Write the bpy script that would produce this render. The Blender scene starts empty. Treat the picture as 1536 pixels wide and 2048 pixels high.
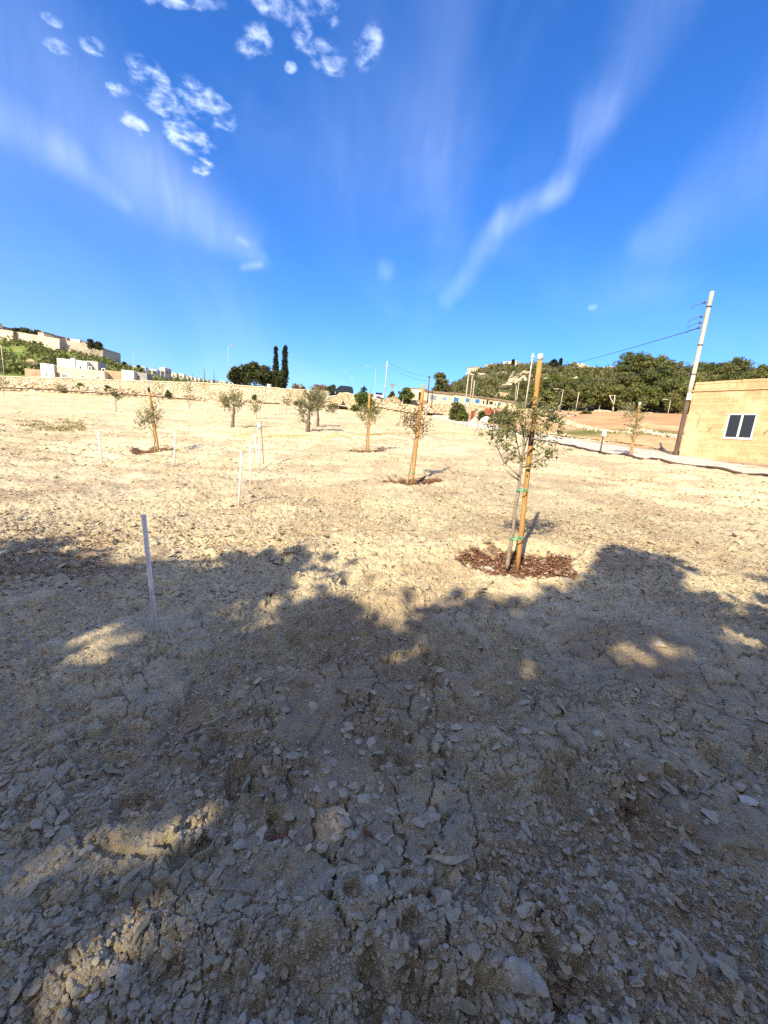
import bpy, math, random
import numpy as np
from mathutils import Vector
R = math.radians
rng = np.random.default_rng(7)
random.seed(7)
SC = bpy.context.scene
COL = SC.collection

# ------------------------------------------------------------------ camera
FPX = 769.0
PITCH, ROLL, EYE = R(11.0), R(4.8), 1.5
CAM = np.array([0.0, 0.0, EYE])
_f = np.array([0, math.cos(PITCH), -math.sin(PITCH)])
_r0 = np.array([1.0, 0, 0])
_u0 = np.array([0, math.sin(PITCH), math.cos(PITCH)])
_r = _r0 * math.cos(ROLL) + _u0 * math.sin(ROLL)
_u = _u0 * math.cos(ROLL) - _r0 * math.sin(ROLL)

def ray(px, py):
    return _f + (px - 768) / FPX * _r - (py - 1024) / FPX * _u

def at(px, py, d):
    return CAM + d * ray(px, py)

def project(P):
    P = np.atleast_2d(P) - CAM
    d = P @ _f
    dd = np.where(np.abs(d) < 1e-4, 1e-4, d)
    return 768 + FPX * (P @ _r) / dd, 1024 - FPX * (P @ _u) / dd, d

cd = bpy.data.cameras.new('camera')
cam = bpy.data.objects.new('camera', cd)
COL.objects.link(cam)
cd.sensor_fit = 'HORIZONTAL'
cd.sensor_width = 36
cd.lens = 36 * FPX / 1536
cd.clip_start, cd.clip_end = 0.05, 8000
from mathutils import Matrix
M = Matrix(((_r[0], _u[0], -_f[0], 0), (_r[1], _u[1], -_f[1], 0), (_r[2], _u[2], -_f[2], EYE), (0, 0, 0, 1)))
cam.matrix_world = M
SC.camera = cam

# ------------------------------------------------------------------ noise
def _hash(ix, iy, s):
    h = (ix.astype(np.int64) * 374761393 + iy.astype(np.int64) * 668265263 + s * 2147483647) & 0xFFFFFFFF
    h = ((h ^ (h >> 13)) * 1274126177) & 0xFFFFFFFF
    h = (h ^ (h >> 16)) * 2246822519 & 0xFFFFFFFF
    return ((h ^ (h >> 15)) & 0xFFFFFF) / float(0x1000000)

def vnoise(x, y, s=0):
    ix, iy = np.floor(x), np.floor(y)
    fx, fy = x - ix, y - iy
    ux, uy = fx * fx * fx * (fx * (fx * 6 - 15) + 10), fy * fy * fy * (fy * (fy * 6 - 15) + 10)
    a, b = _hash(ix, iy, s), _hash(ix + 1, iy, s)
    c, d = _hash(ix, iy + 1, s), _hash(ix + 1, iy + 1, s)
    return (a + (b - a) * ux + (c - a) * uy + (a - b - c + d) * ux * uy) * 2 - 1

def fbm(x, y, o=4, s=0, g=0.5):
    t, a = 0, 1.0
    for i in range(o):
        t = t + a * vnoise(x + 17.3 * i, y - 9.1 * i, s + i)
        x, y, a = x * 2.03, y * 2.03, a * g
    return t

def voronoi(x, y, s=0):
    ix, iy = np.floor(x), np.floor(y)
    f1 = np.full(x.shape, 9.0); f2 = np.full(x.shape, 9.0); cid = np.zeros(x.shape)
    for dx in (-1, 0, 1):
        for dy in (-1, 0, 1):
            cx, cy = ix + dx, iy + dy
            jx, jy = cx + _hash(cx, cy, s), cy + _hash(cx, cy, s + 11)
            d = np.hypot(x - jx, y - jy)
            c = _hash(cx, cy, s + 23)
            n = d < f1
            f2 = np.where(n, f1, np.minimum(f2, d))
            cid = np.where(n, c, cid)
            f1 = np.where(n, d, f1)
    return f1, f2, cid

def sstep(a, b, x):
    t = np.clip((x - a) / (b - a), 0, 1)
    return t * t * (3 - 2 * t)

# ------------------------------------------------------------------ terrain
ANCH = [(1037, 1130, 4.26), (313, 1277, 2.95), (822, 965, 8.9), (735, 906, 14.5), (315, 902, 13.8), (1262, 914, 16.1),
        (478, 1010, 6.8), (501, 968, 9.1), (519, 937, 10.6), (204, 927, 11.2), (349, 929, 11.6),
        (69, 816, 42), (137, 817, 42), (222, 818, 42), (318, 821, 42), (411, 825, 42), (491, 828, 43), (594, 831, 44), (678, 837, 45),
        (465, 854, 25), (615, 862, 24), (0, 781, 60), (150, 786, 61), (300, 796, 62), (480, 804, 64), (640, 813, 66), (720, 822, 64),
        (870, 836, 58), (950, 856, 38), (1000, 866, 31), (1100, 886, 23), (1205, 906, 18), (1400, 935, 14.5), (1536, 957, 12.8), (1358, 914, 17.3),
        (1150, 886, 27), (1200, 866, 34), (1300, 850, 45), (1200, 830, 58), (1350, 832, 58), (1250, 822, 72), (1390, 842, 52), (1100, 835, 60),
        (1000, 846, 52)]
_ap = np.array([at(*a) for a in ANCH])
_ex = []
for X in (-9, -4.5, 0, 4.5, 9):
    for Y in (-12, -5, 0, 1.8):
        _ex.append((X, Y, 0.0 + 0.01 * max(Y, 0) + (0.02 * X if X > 0 else 0.0)))
_ap = np.vstack([_ap, np.array(_ex), [(-120, 40, 1.0), (-60, 10, 0.3), (60, 10, 3.2), (110, 60, 13), (30, -20, 0.5), (-30, -20, 0)]])
_S = 30.0
def _tps_k(a, b):
    r = np.hypot(a[:, None, 0] - b[None, :, 0], a[:, None, 1] - b[None, :, 1]) / _S
    return np.where(r > 1e-9, r * r * np.log(r + 1e-12), 0)
_n = len(_ap)
_K = _tps_k(_ap, _ap) + np.eye(_n) * 0.012
_Pm = np.c_[np.ones(_n), _ap[:, :2] / _S]
_A = np.block([[_K, _Pm], [_Pm.T, np.zeros((3, 3))]])
_W = np.linalg.solve(_A, np.r_[_ap[:, 2], np.zeros(3)])

# the retaining wall along the far edge of the field: px, y of top, y of foot, depth
WALL = [(-160, 741, 772, 60), (0, 753, 783, 60), (80, 756, 785, 60.5), (150, 757, 787, 61), (230, 761, 791, 61.5), (300, 763, 797, 62), (380, 766, 801, 63),
        (430, 768, 803, 63.5), (500, 773, 805, 64), (570, 778, 808, 65), (620, 781, 812, 66), (655, 783.5, 815, 67)]
WALLN = [(655, 793, 815, 67), (672, 791.5, 816, 67), (677, 786, 817, 67), (700, 788, 819, 66.5), (735, 793, 822, 66), (760, 801, 825, 65), (800, 807, 829, 63.5), (838, 813, 832, 61.5)]
_wl = np.array([at(a, c, d) for a, b, c, d in WALL + WALLN])
_wt = np.array([at(a, b, d) for a, b, c, d in WALL + WALLN])
_waz = np.arctan2(_wl[:, 0], _wl[:, 1]); _wr = np.hypot(_wl[:, 0], _wl[:, 1])
for _i in range(1, len(_waz)):
    _waz[_i] = max(_waz[_i], _waz[_i - 1] + 1e-5)
_road_z = np.interp(_waz, [_waz[0], _waz[11], _waz[-1]], [_wt[0, 2] - 0.9, _wt[11, 2] - 1.1, _wt[-1, 2] - 0.8])

def terrain(x, y):
    x = np.asarray(x, float); y = np.asarray(y, float)
    sh = x.shape
    q = np.c_[x.ravel(), y.ravel()]
    rad = np.hypot(q[:, 0], q[:, 1])
    sc = np.minimum(1, 95 / np.maximum(rad, 1e-6))
    qq = q * sc[:, None]
    z = np.empty(len(q))
    for i in range(0, len(q), 100000):
        c = qq[i:i + 100000]
        z[i:i + 100000] = _tps_k(c, _ap) @ _W[:_n] + np.c_[np.ones(len(c)), c / _S] @ _W[_n:]
    w = sstep(70, 170, rad)
    z = z * (1 - w) + np.clip(z, 3, 7.0) * w
    z = z * (1 - sstep(400, 2500, rad)) + 5.0 * sstep(400, 2500, rad)
    az = np.arctan2(q[:, 0], q[:, 1])
    wr = np.interp(az, _waz, _wr); rz = np.interp(az, _waz, _road_z)
    inside = (az > _waz[0] - 0.6) & (az < _waz[-1] + 0.02)
    k = sstep(0.35, 1.2, rad - wr) * inside * (q[:, 1] > 5)
    z = z * (1 - k) + np.where(k > 0, rz, 0) * k
    return z.reshape(sh)

def hit(px, py, tmax=110, zoff=0.0):
    d = ray(px, py)
    t = np.geomspace(0.6, tmax, 1500)
    P = CAM + t[:, None] * d
    g = P[:, 2] - terrain(P[:, 0], P[:, 1]) - zoff
    i = np.argmax(g < 0)
    if g[i] >= 0:
        return P[-1], tmax
    k = g[i - 1] / (g[i - 1] - g[i])
    tt = t[i - 1] + (t[i] - t[i - 1]) * k
    return CAM + tt * d, tt

# basins, footprints, the pit by the photographer's feet
BASIN = {}
def _mk_basin(name, px, py, rx, ry, dep):
    p, d = hit(px, py); BASIN[name] = (p[0], p[1], rx, ry, dep)
_mk_basin('main', 1036, 1126, 0.70, 0.50, 0.10)
_mk_basin('b2', 822, 962, 0.72, 0.55, 0.10)
_mk_basin('b3', 735, 904, 0.75, 0.7, 0.10)
_mk_basin('b4', 308, 902, 0.8, 0.7, 0.10)
HOLES = []
for hx, hy, hr, hd in [(600, 1285, .13, .05), (650, 1330, .06, .03), (778, 1335, .07, .04), (870, 1335, .11, .05), (870, 1378, .08, .05), (745, 1262, .06, .03), (835, 1268, .07, .03),
                       (715, 1165, .25, .07), (800, 1500, .13, .05), (790, 1535, .10, .05), (885, 1530, .10, .035), (1135, 1545, .10, .05), (1120, 1590, .09, .05), (275, 1605, .09, .05), (480, 1560, .09, .06),
                       (560, 1670, .07, .05), (365, 1705, .07, .06), (1435, 1505, .10, .04), (1250, 1610, .06, .03), (1000, 1420, .20, .02), (160, 1380, .16, .03), (580, 1970, .10, .04),
                       (530, 1285, .08, .04), (660, 1240, .1, .03), (1375, 1560, .09, .05), (1300, 1660, .12, .04), (440, 1480, .1, .03), (745, 2015, .07, .07), (850, 2015, .09, .07), (1110, 1965, .075, .07), (1165, 1990, .08, .06), (960, 2030, .06, .05)]:
    p, d = hit(hx, hy); HOLES.append((p[0], p[1], hr, hd))
MOUNDS = []
for hx, hy, hr, hd in [(645, 1172, .22, .07), (800, 1195, .25, .05), (1250, 1130, .5, .08), (250, 1265, .3, .05), (620, 1100, .35, .06), (540, 1215, .3, .03), (900, 1110, .3, .03), (1100, 1200, .4, .03)]:
    p, d = hit(hx, hy); MOUNDS.append((p[0], p[1], hr, hd))
_pit = np.array([hit(a, b)[0][:2] for a, b in [(-250, 2120), (300, 1990), (620, 1955), (760, 1965), (900, 1945), (1050, 1955), (1130, 1925), (1230, 1960), (1330, 1990), (1500, 2060), (1800, 2200)]])

def mulch_mask(x, y):
    m = np.zeros(np.shape(x))
    wx, wy = x + 0.10 * vnoise(x * 5, y * 5, 61), y + 0.10 * vnoise(x * 5, y * 5, 62)
    for cx, cy, rx, ry, dep in BASIN.values():
        d = np.hypot((wx - cx) / rx, (wy - cy) / ry)
        m = np.maximum(m, 1 - sstep(0.85, 1.05, d))
    return m

def detail(x, y):
    """fine relief of the dried clay: swells, crust plates with cracks, crumbs, footprints, basins"""
    rad = np.hypot(x, y)
    fade = 1 - sstep(14, 60, rad)
    nf = 1 - sstep(6.5, 11, rad)
    h = 0.045 * fbm(x / 1.5, y / 1.5, 3, 1) + 0.020 * fbm(x / .42, y / .42, 3, 5)
    wx, wy = x + 0.026 * fbm(x / .10, y / .10, 4, 71, .6), y + 0.026 * fbm(x / .10, y / .10, 4, 73, .6)
    crust = sstep(-0.06, 0.06, fbm(x / .8 + 3, y / .8, 5, 31, 0.62) + 0.04)
    f1, f2, c1 = voronoi(wx / .16, wy / .16, 41)
    e1 = sstep(0.0, 0.075 + .04 * vnoise(x / .2, y / .2, 49), f2 - f1)
    g1, g2, c2 = voronoi(wx / .062, wy / .062, 43)
    e2 = sstep(0.0, 0.16, g2 - g1)
    crk = sstep(-.1, .35, fbm(x / .33, y / .33, 2, 47))
    crk2 = sstep(.05, .4, vnoise(x / .3, y / .3, 48))
    med = 0.010 * np.abs(fbm(wx / .09, wy / .09, 3, 58)) - .004
    plate = med + 0.022 - 0.040 * (1 - e1) * crk - 0.020 * (1 - e2) * crk2 + 0.020 * (c1 - .5) * e1 + .008 * (c2 - .5) * crk2
    k1, k2, c3 = voronoi(wx / .055 + 7, wy / .055, 51)
    q1, q2, c4 = voronoi(x / .027 + 3, y / .027, 53)
    crumb = 0.055 * np.clip(0.6 - k1, 0, 1) * (0.2 + 1.4 * c3) + 0.022 * np.clip(0.6 - q1, 0, 1) * (.1 + 1.2 * c4) - 0.020
    micro = 0.006 * np.abs(fbm(x / .030, y / .030, 3, 57, .65)) - .003
    h = h + nf * (crust * plate + (1 - crust) * crumb + micro)
    # clods further out
    a1, a2, c5 = voronoi(wx / .20, wy / .20, 81)
    h = h + fade * 0.055 * np.clip(0.45 - a1, 0, 1) * (c5 > .45) * (1 + 0.6 * sstep(6, 14, rad))
    # furrows and wheel tracks across the field
    fur = np.sin((y + 0.22 * x) * 2 * np.pi / 1.15 + 1.5 * fbm(x / 9, y / 9, 2, 91))
    h = h + 0.05 * fur * sstep(8, 13, rad) * (1 - sstep(45, 75, rad)) * (0.4 + 0.6 * sstep(-.3, .3, vnoise(x / 6, y / 3, 93)))
    for cx, cy, hr, hd in HOLES:
        d = np.hypot(x - cx + .035 * fbm(x * 14, y * 14, 3, 95), y - cy + .035 * fbm(x * 14, y * 14, 3, 96)) / hr
        h = h - hd * (1 - sstep(0.55, 1.05, d)) + 0.012 * np.exp(-((d - 1.25) / .25) ** 2)
    for cx, cy, hr, hd in MOUNDS:
        d = np.hypot(x - cx, y - cy) / hr
        h = h + hd * np.exp(-d * d * 1.2)
    for cx, cy, rx, ry, dep in BASIN.values():
        d = np.hypot((x - cx + .06 * vnoise(x * 6, y * 6, 61)) / rx, (y - cy + .06 * vnoise(x * 6, y * 6, 62)) / ry)
        h = h - dep * (1 - sstep(0.55, 1.08, d)) + 0.05 * np.exp(-((d - 1.2) / .16) ** 2) * (0.6 + .5 * vnoise(x * 4, y * 4, 63))
    ey = np.interp(x, _pit[:, 0], _pit[:, 1]) + 0.035 * fbm(x / .10, x * 0 + 3.3, 3, 97)
    pit = sstep(0.0, 0.05, ey - y) * (rad < 3)
    lip = np.exp(-((y - ey - .10) / .09) ** 2) * (rad < 3)
    h = h + 0.045 * lip * sstep(-1.2, -.2, x)
    return h

def gz(x, y):
    x = np.atleast_1d(np.asarray(x, float)); y = np.atleast_1d(np.asarray(y, float))
    return terrain(x, y) + detail(x, y)

def ghit(px, py, tmax=110):
    """ray through a pixel of the photograph down to the ground with its relief"""
    p, t = hit(px, py, tmax)
    z = gz(p[0], p[1])[0]
    return np.array([p[0], p[1], z]), t

# ------------------------------------------------------------------ mesh building
WLOC = {}
def set_props(o, label=None, cat=None, group=None, kind=None):
    if label: o['label'] = label
    if cat: o['category'] = cat
    if group: o['group'] = group
    if kind: o['kind'] = kind
    return o

def thing(name, label, cat, loc, group=None):
    o = bpy.data.objects.new(name, None); COL.objects.link(o)
    o.location = tuple(float(v) for v in loc); o.empty_display_size = 0.2
    WLOC[o.name] = np.array(loc, float)
    return set_props(o, label, cat, group)

class MB:
    def __init__(s):
        s.v, s.f, s.n = [], [], 0
    def add(s, v, f):
        v = np.asarray(v, float).reshape(-1, 3)
        for a in ([f] if isinstance(f, np.ndarray) else f):
            a = np.asarray(a, np.int64)
            if a.ndim == 1: a = a[None, :]
            s.f.append(a + s.n)
        s.v.append(v); s.n += len(v)
        return s
    def box(s, c, size, ax=None, bev=0.0):
        c = np.asarray(c, float); h = np.asarray(size, float) / 2
        ax = np.eye(3) if ax is None else np.asarray(ax, float)
        if bev > 0:
            b = min(bev, h.min() * .9)
            pts, idx = [], {}
            for sx in (-1, 1):
                for sy in (-1, 1):
                    for sz in (-1, 1):
                        for k in range(3):
                            p = np.array([sx * (h[0] - b * (k != 0)), sy * (h[1] - b * (k != 1)), sz * (h[2] - b * (k != 2))])
                            idx[(sx, sy, sz, k)] = len(pts); pts.append(p)
            fs = []
            for k in range(3):
                o1, o2 = (k + 1) % 3, (k + 2) % 3
                for sg in (-1, 1):
                    q = []
                    for a, b2 in ((-1, -1), (1, -1), (1, 1), (-1, 1)):
                        t = [0, 0, 0]; t[k] = sg; t[o1] = a; t[o2] = b2
                        q.append(idx[(t[0], t[1], t[2], k)])
                    fs.append(q if sg > 0 else q[::-1])
            for k in range(3):
                o1, o2 = (k + 1) % 3, (k + 2) % 3
                for a in (-1, 1):
                    for b2 in (-1, 1):
                        t0 = [0, 0, 0]; t0[o1] = a; t0[o2] = b2
                        t0[k] = -1; t1 = list(t0); t1[k] = 1
                        q = [idx[(*t0, o1)], idx[(*t1, o1)], idx[(*t1, o2)], idx[(*t0, o2)]]
                        fs.append(q if a * b2 < 0 else q[::-1])
            s.add(np.array(pts) @ ax + c, [np.array(fs)])
            tri = []
            for sx in (-1, 1):
                for sy in (-1, 1):
                    for sz in (-1, 1):
                        q = [idx[(sx, sy, sz, k)] for k in range(3)]
                        tri.append(q if sx * sy * sz > 0 else q[::-1])
            s.f.append(np.array(tri) + s.n - len(pts))
            return s
        v = np.array([[x, y, z] for x in (-1, 1) for y in (-1, 1) for z in (-1, 1)]) * h
        f = np.array([[0, 1, 3, 2], [4, 6, 7, 5], [0, 4, 5, 1], [2, 3, 7, 6], [0, 2, 6, 4], [1, 5, 7, 3]])
        return s.add(v @ ax + c, f)
    def tube(s, pts, rad, n=8, cap=True):
        pts = np.asarray(pts, float); m = len(pts)
        rad = np.full(m, rad, float) if np.isscalar(rad) else np.asarray(rad, float)
        if len(rad) != m: rad = np.interp(np.linspace(0, 1, m), np.linspace(0, 1, len(rad)), rad)
        T = np.gradient(pts, axis=0); T /= np.linalg.norm(T, axis=1)[:, None] + 1e-12
        up = np.array([0, 0, 1.0]) if abs(T[0, 2]) < .9 else np.array([1.0, 0, 0])
        A = np.cross(T, up); A /= np.linalg.norm(A, axis=1)[:, None] + 1e-12
        B = np.cross(T, A)
        th = np.arange(n) * 2 * np.pi / n
        ring = (A[:, None] * np.cos(th)[None, :, None] + B[:, None] * np.sin(th)[None, :, None]) * rad[:, None, None] + pts[:, None]
        i = np.arange(m - 1)[:, None] * n; j = np.arange(n)[None]; j2 = (j + 1) % n
        q = np.stack([i + j, i + n + j, i + n + j2, i + j2], -1).reshape(-1, 4)
        fs = [q]
        if cap:
            fs += [np.arange(n)[None], (np.arange(n) + (m - 1) * n)[::-1][None]]
        return s.add(ring.reshape(-1, 3), fs)
    def prism(s, prof, axis_o, ax, w):
        """closed outline prof (list of (a, b)) in the plane of ax[0], ax[2], pushed w along ax[1], centred"""
        prof = np.asarray(prof, float); n = len(prof); ax = np.asarray(ax, float)
        o = np.asarray(axis_o, float)
        p = prof[:, :1] * ax[0] + prof[:, 1:] * ax[2] + o
        v = np.vstack([p - ax[1] * w / 2, p + ax[1] * w / 2])
        i = np.arange(n); j = (i + 1) % n
        return s.add(v, [np.stack([i, j, j + n, i + n], -1), i[::-1][None], (i + n)[None]])
    def blob(s, c, r, seed=0, sub=2, amp=.25, sc=(1, 1, 1)):
        v, f = ico(sub)
        g = np.random.default_rng(seed); k = g.normal(size=(6, 3)) * 1.6; ph = g.uniform(0, 6.3, 6)
        d = 1 + amp * np.sin(v @ k.T + ph).mean(1) * 1.6
        return s.add(v * d[:, None] * r * np.asarray(sc) + np.asarray(c), f)
    def crag(s, c, r, seed=0, sub=3, cuts=11, sc=(1, 1, 1), rough=.05):
        """an angular broken stone: a ball cut by random planes"""
        v, f = ico(sub); v = chip(v, np.random.default_rng(seed), cuts, rough)
        return s.add(v * r * np.asarray(sc) + np.asarray(c), f)
    def cards(s, P, D, Nn, L, W, bend=0.0):
        P, D, Nn = (np.asarray(a, float) for a in (P, D, Nn))
        D = D / (np.linalg.norm(D, axis=1)[:, None] + 1e-9)
        S = np.cross(D, Nn); S /= np.linalg.norm(S, axis=1)[:, None] + 1e-9
        U = np.cross(S, D)
        L = np.broadcast_to(L, (len(P),))[:, None]; W = np.broadcast_to(W, (len(P),))[:, None]
        v = np.stack([P, P + D * L * .45 + S * W / 2 + U * L * bend, P + D * L - U * L * bend * .5, P + D * L * .45 - S * W / 2 + U * L * bend], 1)
        i = np.arange(len(P))[:, None] * 4
        return s.add(v.reshape(-1, 3), i + np.arange(4)[None])
    def mesh(s, name, origin, smooth):
        v = np.vstack(s.v) - origin
        me = bpy.data.meshes.new(name)
        tot = np.concatenate([np.full(len(a), a.shape[1]) for a in s.f])
        loops = np.concatenate([a.ravel() for a in s.f])
        me.vertices.add(len(v)); me.vertices.foreach_set('co', v.astype(np.float32).ravel())
        me.loops.add(len(loops)); me.loops.foreach_set('vertex_index', loops.astype(np.int32))
        me.polygons.add(len(tot))
        me.polygons.foreach_set('loop_start', np.r_[0, np.cumsum(tot)[:-1]].astype(np.int32))
        me.polygons.foreach_set('loop_total', tot.astype(np.int32))
        me.polygons.foreach_set('use_smooth', np.full(len(tot), bool(smooth)))
        me.update(calc_edges=True)
        return me
    def build(s, name, m, parent=None, smooth=False, origin=None, **kw):
        if parent is not None: o0 = WLOC[parent.name]
        elif origin is not None: o0 = np.asarray(origin, float)
        else: o0 = np.zeros(3)
        me = s.mesh(name, o0, smooth)
        me.materials.append(m)
        o = bpy.data.objects.new(name, me); COL.objects.link(o)
        if parent is not None: o.parent = parent
        else: o.location = tuple(o0)
        WLOC[o.name] = o0
        return set_props(o, **kw)

_icos = {}
def ico(sub):
    if sub in _icos: return _icos[sub]
    t = (1 + 5 ** .5) / 2
    v = np.array([(-1, t, 0), (1, t, 0), (-1, -t, 0), (1, -t, 0), (0, -1, t), (0, 1, t), (0, -1, -t), (0, 1, -t), (t, 0, -1), (t, 0, 1), (-t, 0, -1), (-t, 0, 1)], float)
    f = [(0, 11, 5), (0, 5, 1), (0, 1, 7), (0, 7, 10), (0, 10, 11), (1, 5, 9), (5, 11, 4), (11, 10, 2), (10, 7, 6), (7, 1, 8), (3, 9, 4), (3, 4, 2), (3, 2, 6), (3, 6, 8), (3, 8, 9), (4, 9, 5), (2, 4, 11), (6, 2, 10), (8, 6, 7), (9, 8, 1)]
    v = list(v / np.linalg.norm(v[0]))
    for _ in range(sub):
        c, nf = {}, []
        def mid(a, b):
            k = (min(a, b), max(a, b))
            if k not in c:
                m = v[a] + v[b]; v.append(m / np.linalg.norm(m)); c[k] = len(v) - 1
            return c[k]
        for a, b, d in f:
            x, y, z = mid(a, b), mid(b, d), mid(d, a)
            nf += [(a, x, z), (b, y, x), (d, z, y), (x, y, z)]
        f = nf
    _icos[sub] = (np.array(v), np.array(f))
    return _icos[sub]

def chip(v, g, cuts=10, rough=.05):
    v = v.copy()
    for _ in range(cuts):
        n = g.normal(size=3); n /= np.linalg.norm(n); h = g.uniform(.5, .88)
        o = np.maximum(v @ n - h, 0); v -= o[:, None] * n * .94
    if rough:
        k = g.normal(size=(8, 3)) * 6; ph = g.uniform(0, 6.3, 8)
        v *= (1 + rough * np.sin(v @ k.T + ph).mean(1) * 1.8)[:, None]
    return v

def rocks(P, r, seed, flat=.6, sub=0, n_proto=14, amp=.35):
    """many small stones as one vertex/face pair"""
    g = np.random.default_rng(seed); v0, f0 = ico(sub)
    protos = []
    for i in range(n_proto):
        k = g.normal(size=(5, 3)) * 1.8; ph = g.uniform(0, 6.3, 5)
        d = 1 + amp * np.sin(v0 @ k.T + ph).mean(1) * 2
        protos.append(chip(v0 * d[:, None], g, 7, 0) * 1.15 * np.array([1, g.uniform(.6, 1), g.uniform(.6, 1)]))
    protos = np.array(protos)
    N = len(P); pick = g.integers(0, n_proto, N)
    a = g.uniform(0, 2 * np.pi, N); ca, sa = np.cos(a), np.sin(a)
    V = protos[pick] * np.asarray(r)[:, None, None]
    V[:, :, 2] *= flat
    t = g.normal(size=N) * .35
    V2 = np.empty_like(V)
    V2[:, :, 0] = V[:, :, 0] * ca[:, None] - V[:, :, 1] * sa[:, None]
    V2[:, :, 1] = V[:, :, 0] * sa[:, None] + V[:, :, 1] * ca[:, None]
    V2[:, :, 2] = V[:, :, 2] + V[:, :, 0] * t[:, None]
    V2 += np.asarray(P)[:, None]
    F = f0[None] + (np.arange(N) * len(v0))[:, None, None]
    return V2.reshape(-1, 3), F.reshape(-1, 3)

def copy_tree(root, loc, rz=0.0, s=1.0, label=None, sz=None):
    r = root.copy(); COL.objects.link(r)
    r.location = tuple(float(v) for v in loc); r.rotation_euler = (0, 0, rz); r.scale = (s, s, s if sz is None else sz)
    if label: r['label'] = label
    WLOC[r.name] = np.array(loc, float)
    for ch in root.children:
        c = ch.copy(); COL.objects.link(c); c.parent = r
        for g in ch.children:
            d = g.copy(); COL.objects.link(d); d.parent = c
    return r

# ------------------------------------------------------------------ materials
def new_mat(name):
    m = bpy.data.materials.new(name); m.use_nodes = True
    nt = m.node_tree; nt.nodes.clear()
    out = nt.nodes.new('ShaderNodeOutputMaterial'); b = nt.nodes.new('ShaderNodeBsdfPrincipled')
    nt.links.new(b.outputs[0], out.inputs[0])
    b.inputs['Specular IOR Level'].default_value = .25
    return m, nt, b

def nd(nt, t, **kw):
    n = nt.nodes.new(t)
    for k, v in kw.items():
        if k.startswith('i_'): n.inputs[k[2:].replace('_', ' ')].default_value = v
        else: setattr(n, k, v)
    return n

def mix(nt, fac, a, b, mode='MIX'):
    n = nt.nodes.new('ShaderNodeMix'); n.data_type = 'RGBA'; n.blend_type = mode
    for s, v in ((0, fac), (6, a), (7, b)):
        if hasattr(v, 'is_linked'): nt.links.new(v, n.inputs[s])
        elif s == 0: n.inputs[0].default_value = v
        else: n.inputs[s].default_value = (*v, 1) if len(v) == 3 else v
    return n.outputs[2]

def ramp(nt, fac, a, b):
    n = nt.nodes.new('ShaderNodeMapRange'); n.interpolation_type = 'SMOOTHSTEP'
    n.inputs[1].default_value = a; n.inputs[2].default_value = b
    nt.links.new(fac, n.inputs[0]); return n.outputs[0]

def noise(nt, scale, detail=4, rough=.6, vec=None, dist=0):
    n = nt.nodes.new('ShaderNodeTexNoise')
    n.inputs['Scale'].default_value = scale; n.inputs['Detail'].default_value = detail; n.inputs['Roughness'].default_value = rough
    n.inputs['Distortion'].default_value = dist
    if vec is None:
        vec = nt.nodes.new('ShaderNodeNewGeometry').outputs['Position']
    nt.links.new(vec, n.inputs['Vector'])
    return n.outputs[0]

def bump(nt, b, h, strength=.5, dist=.02):
    n = nt.nodes.new('ShaderNodeBump'); n.inputs['Strength'].default_value = strength; n.inputs['Distance'].default_value = dist
    nt.links.new(h, n.inputs['Height']); nt.links.new(n.outputs[0], b.inputs['Normal'])

def simple(name, c1, c2=None, scale=4, rough=.85, bmp=.3, bdist=.01, lo=.35, hi=.65, spec=.25, metal=0, objspace=False):
    m, nt, b = new_mat(name)
    vec = None
    if objspace: vec = nt.nodes.new('ShaderNodeTexCoord').outputs['Object']
    n = noise(nt, scale, 5, .65, vec)
    c = mix(nt, ramp(nt, n, lo, hi), c1, c2 or tuple(x * .7 for x in c1))
    nt.links.new(c, b.inputs['Base Color'])
    b.inputs['Roughness'].default_value = rough; b.inputs['Specular IOR Level'].default_value = spec; b.inputs['Metallic'].default_value = metal
    if bmp: bump(nt, b, noise(nt, scale * 4, 4, .6, vec), bmp, bdist)
    return m

def leafmat(name, c1, c2, c3, scale=.5, trans=.35, rough=.6):
    m, nt, b = new_mat(name)
    oi = nt.nodes.new('ShaderNodeObjectInfo').outputs['Random']
    n = noise(nt, scale, 3, .6)
    isl = nt.nodes.new('ShaderNodeNewGeometry').outputs['Random Per Island']
    c = mix(nt, ramp(nt, n, .35, .65), c1, c2)
    c = mix(nt, ramp(nt, isl, .4, 1.0), c, c3)
    c = mix(nt, 1.0, c, mix(nt, oi, (.80, .84, .78), (1.22, 1.14, 1.0)), 'MULTIPLY')
    nt.links.new(c, b.inputs['Base Color']); b.inputs['Roughness'].default_value = rough
    b.inputs['Specular IOR Level'].default_value = .3
    tr = nt.nodes.new('ShaderNodeBsdfTranslucent'); nt.links.new(c, tr.inputs['Color'])
    ms = nt.nodes.new('ShaderNodeMixShader'); ms.inputs[0].default_value = trans
    out = [x for x in nt.nodes if x.type == 'OUTPUT_MATERIAL'][0]
    nt.links.new(b.outputs[0], ms.inputs[1]); nt.links.new(tr.outputs[0], ms.inputs[2]); nt.links.new(ms.outputs[0], out.inputs[0])
    return m

# ------------------------------------------------------------------ light and sky
SUN_EL = R(36.5)
SUNV = np.array([-0.45, -0.893, 0.0]); SUNV /= np.linalg.norm(SUNV)
SUNV = SUNV * math.cos(SUN_EL) + np.array([0, 0, math.sin(SUN_EL)])
ld = bpy.data.lights.new('sun', 'SUN'); lo = bpy.data.objects.new('sun', ld); COL.objects.link(lo)
ld.energy = 5.0; ld.angle = R(0.55); ld.color = (1.0, 0.84, 0.57)
lo.rotation_euler = Vector(tuple(SUNV)).to_track_quat('Z', 'Y').to_euler()
lo.location = (-20, -50, 40)

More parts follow.
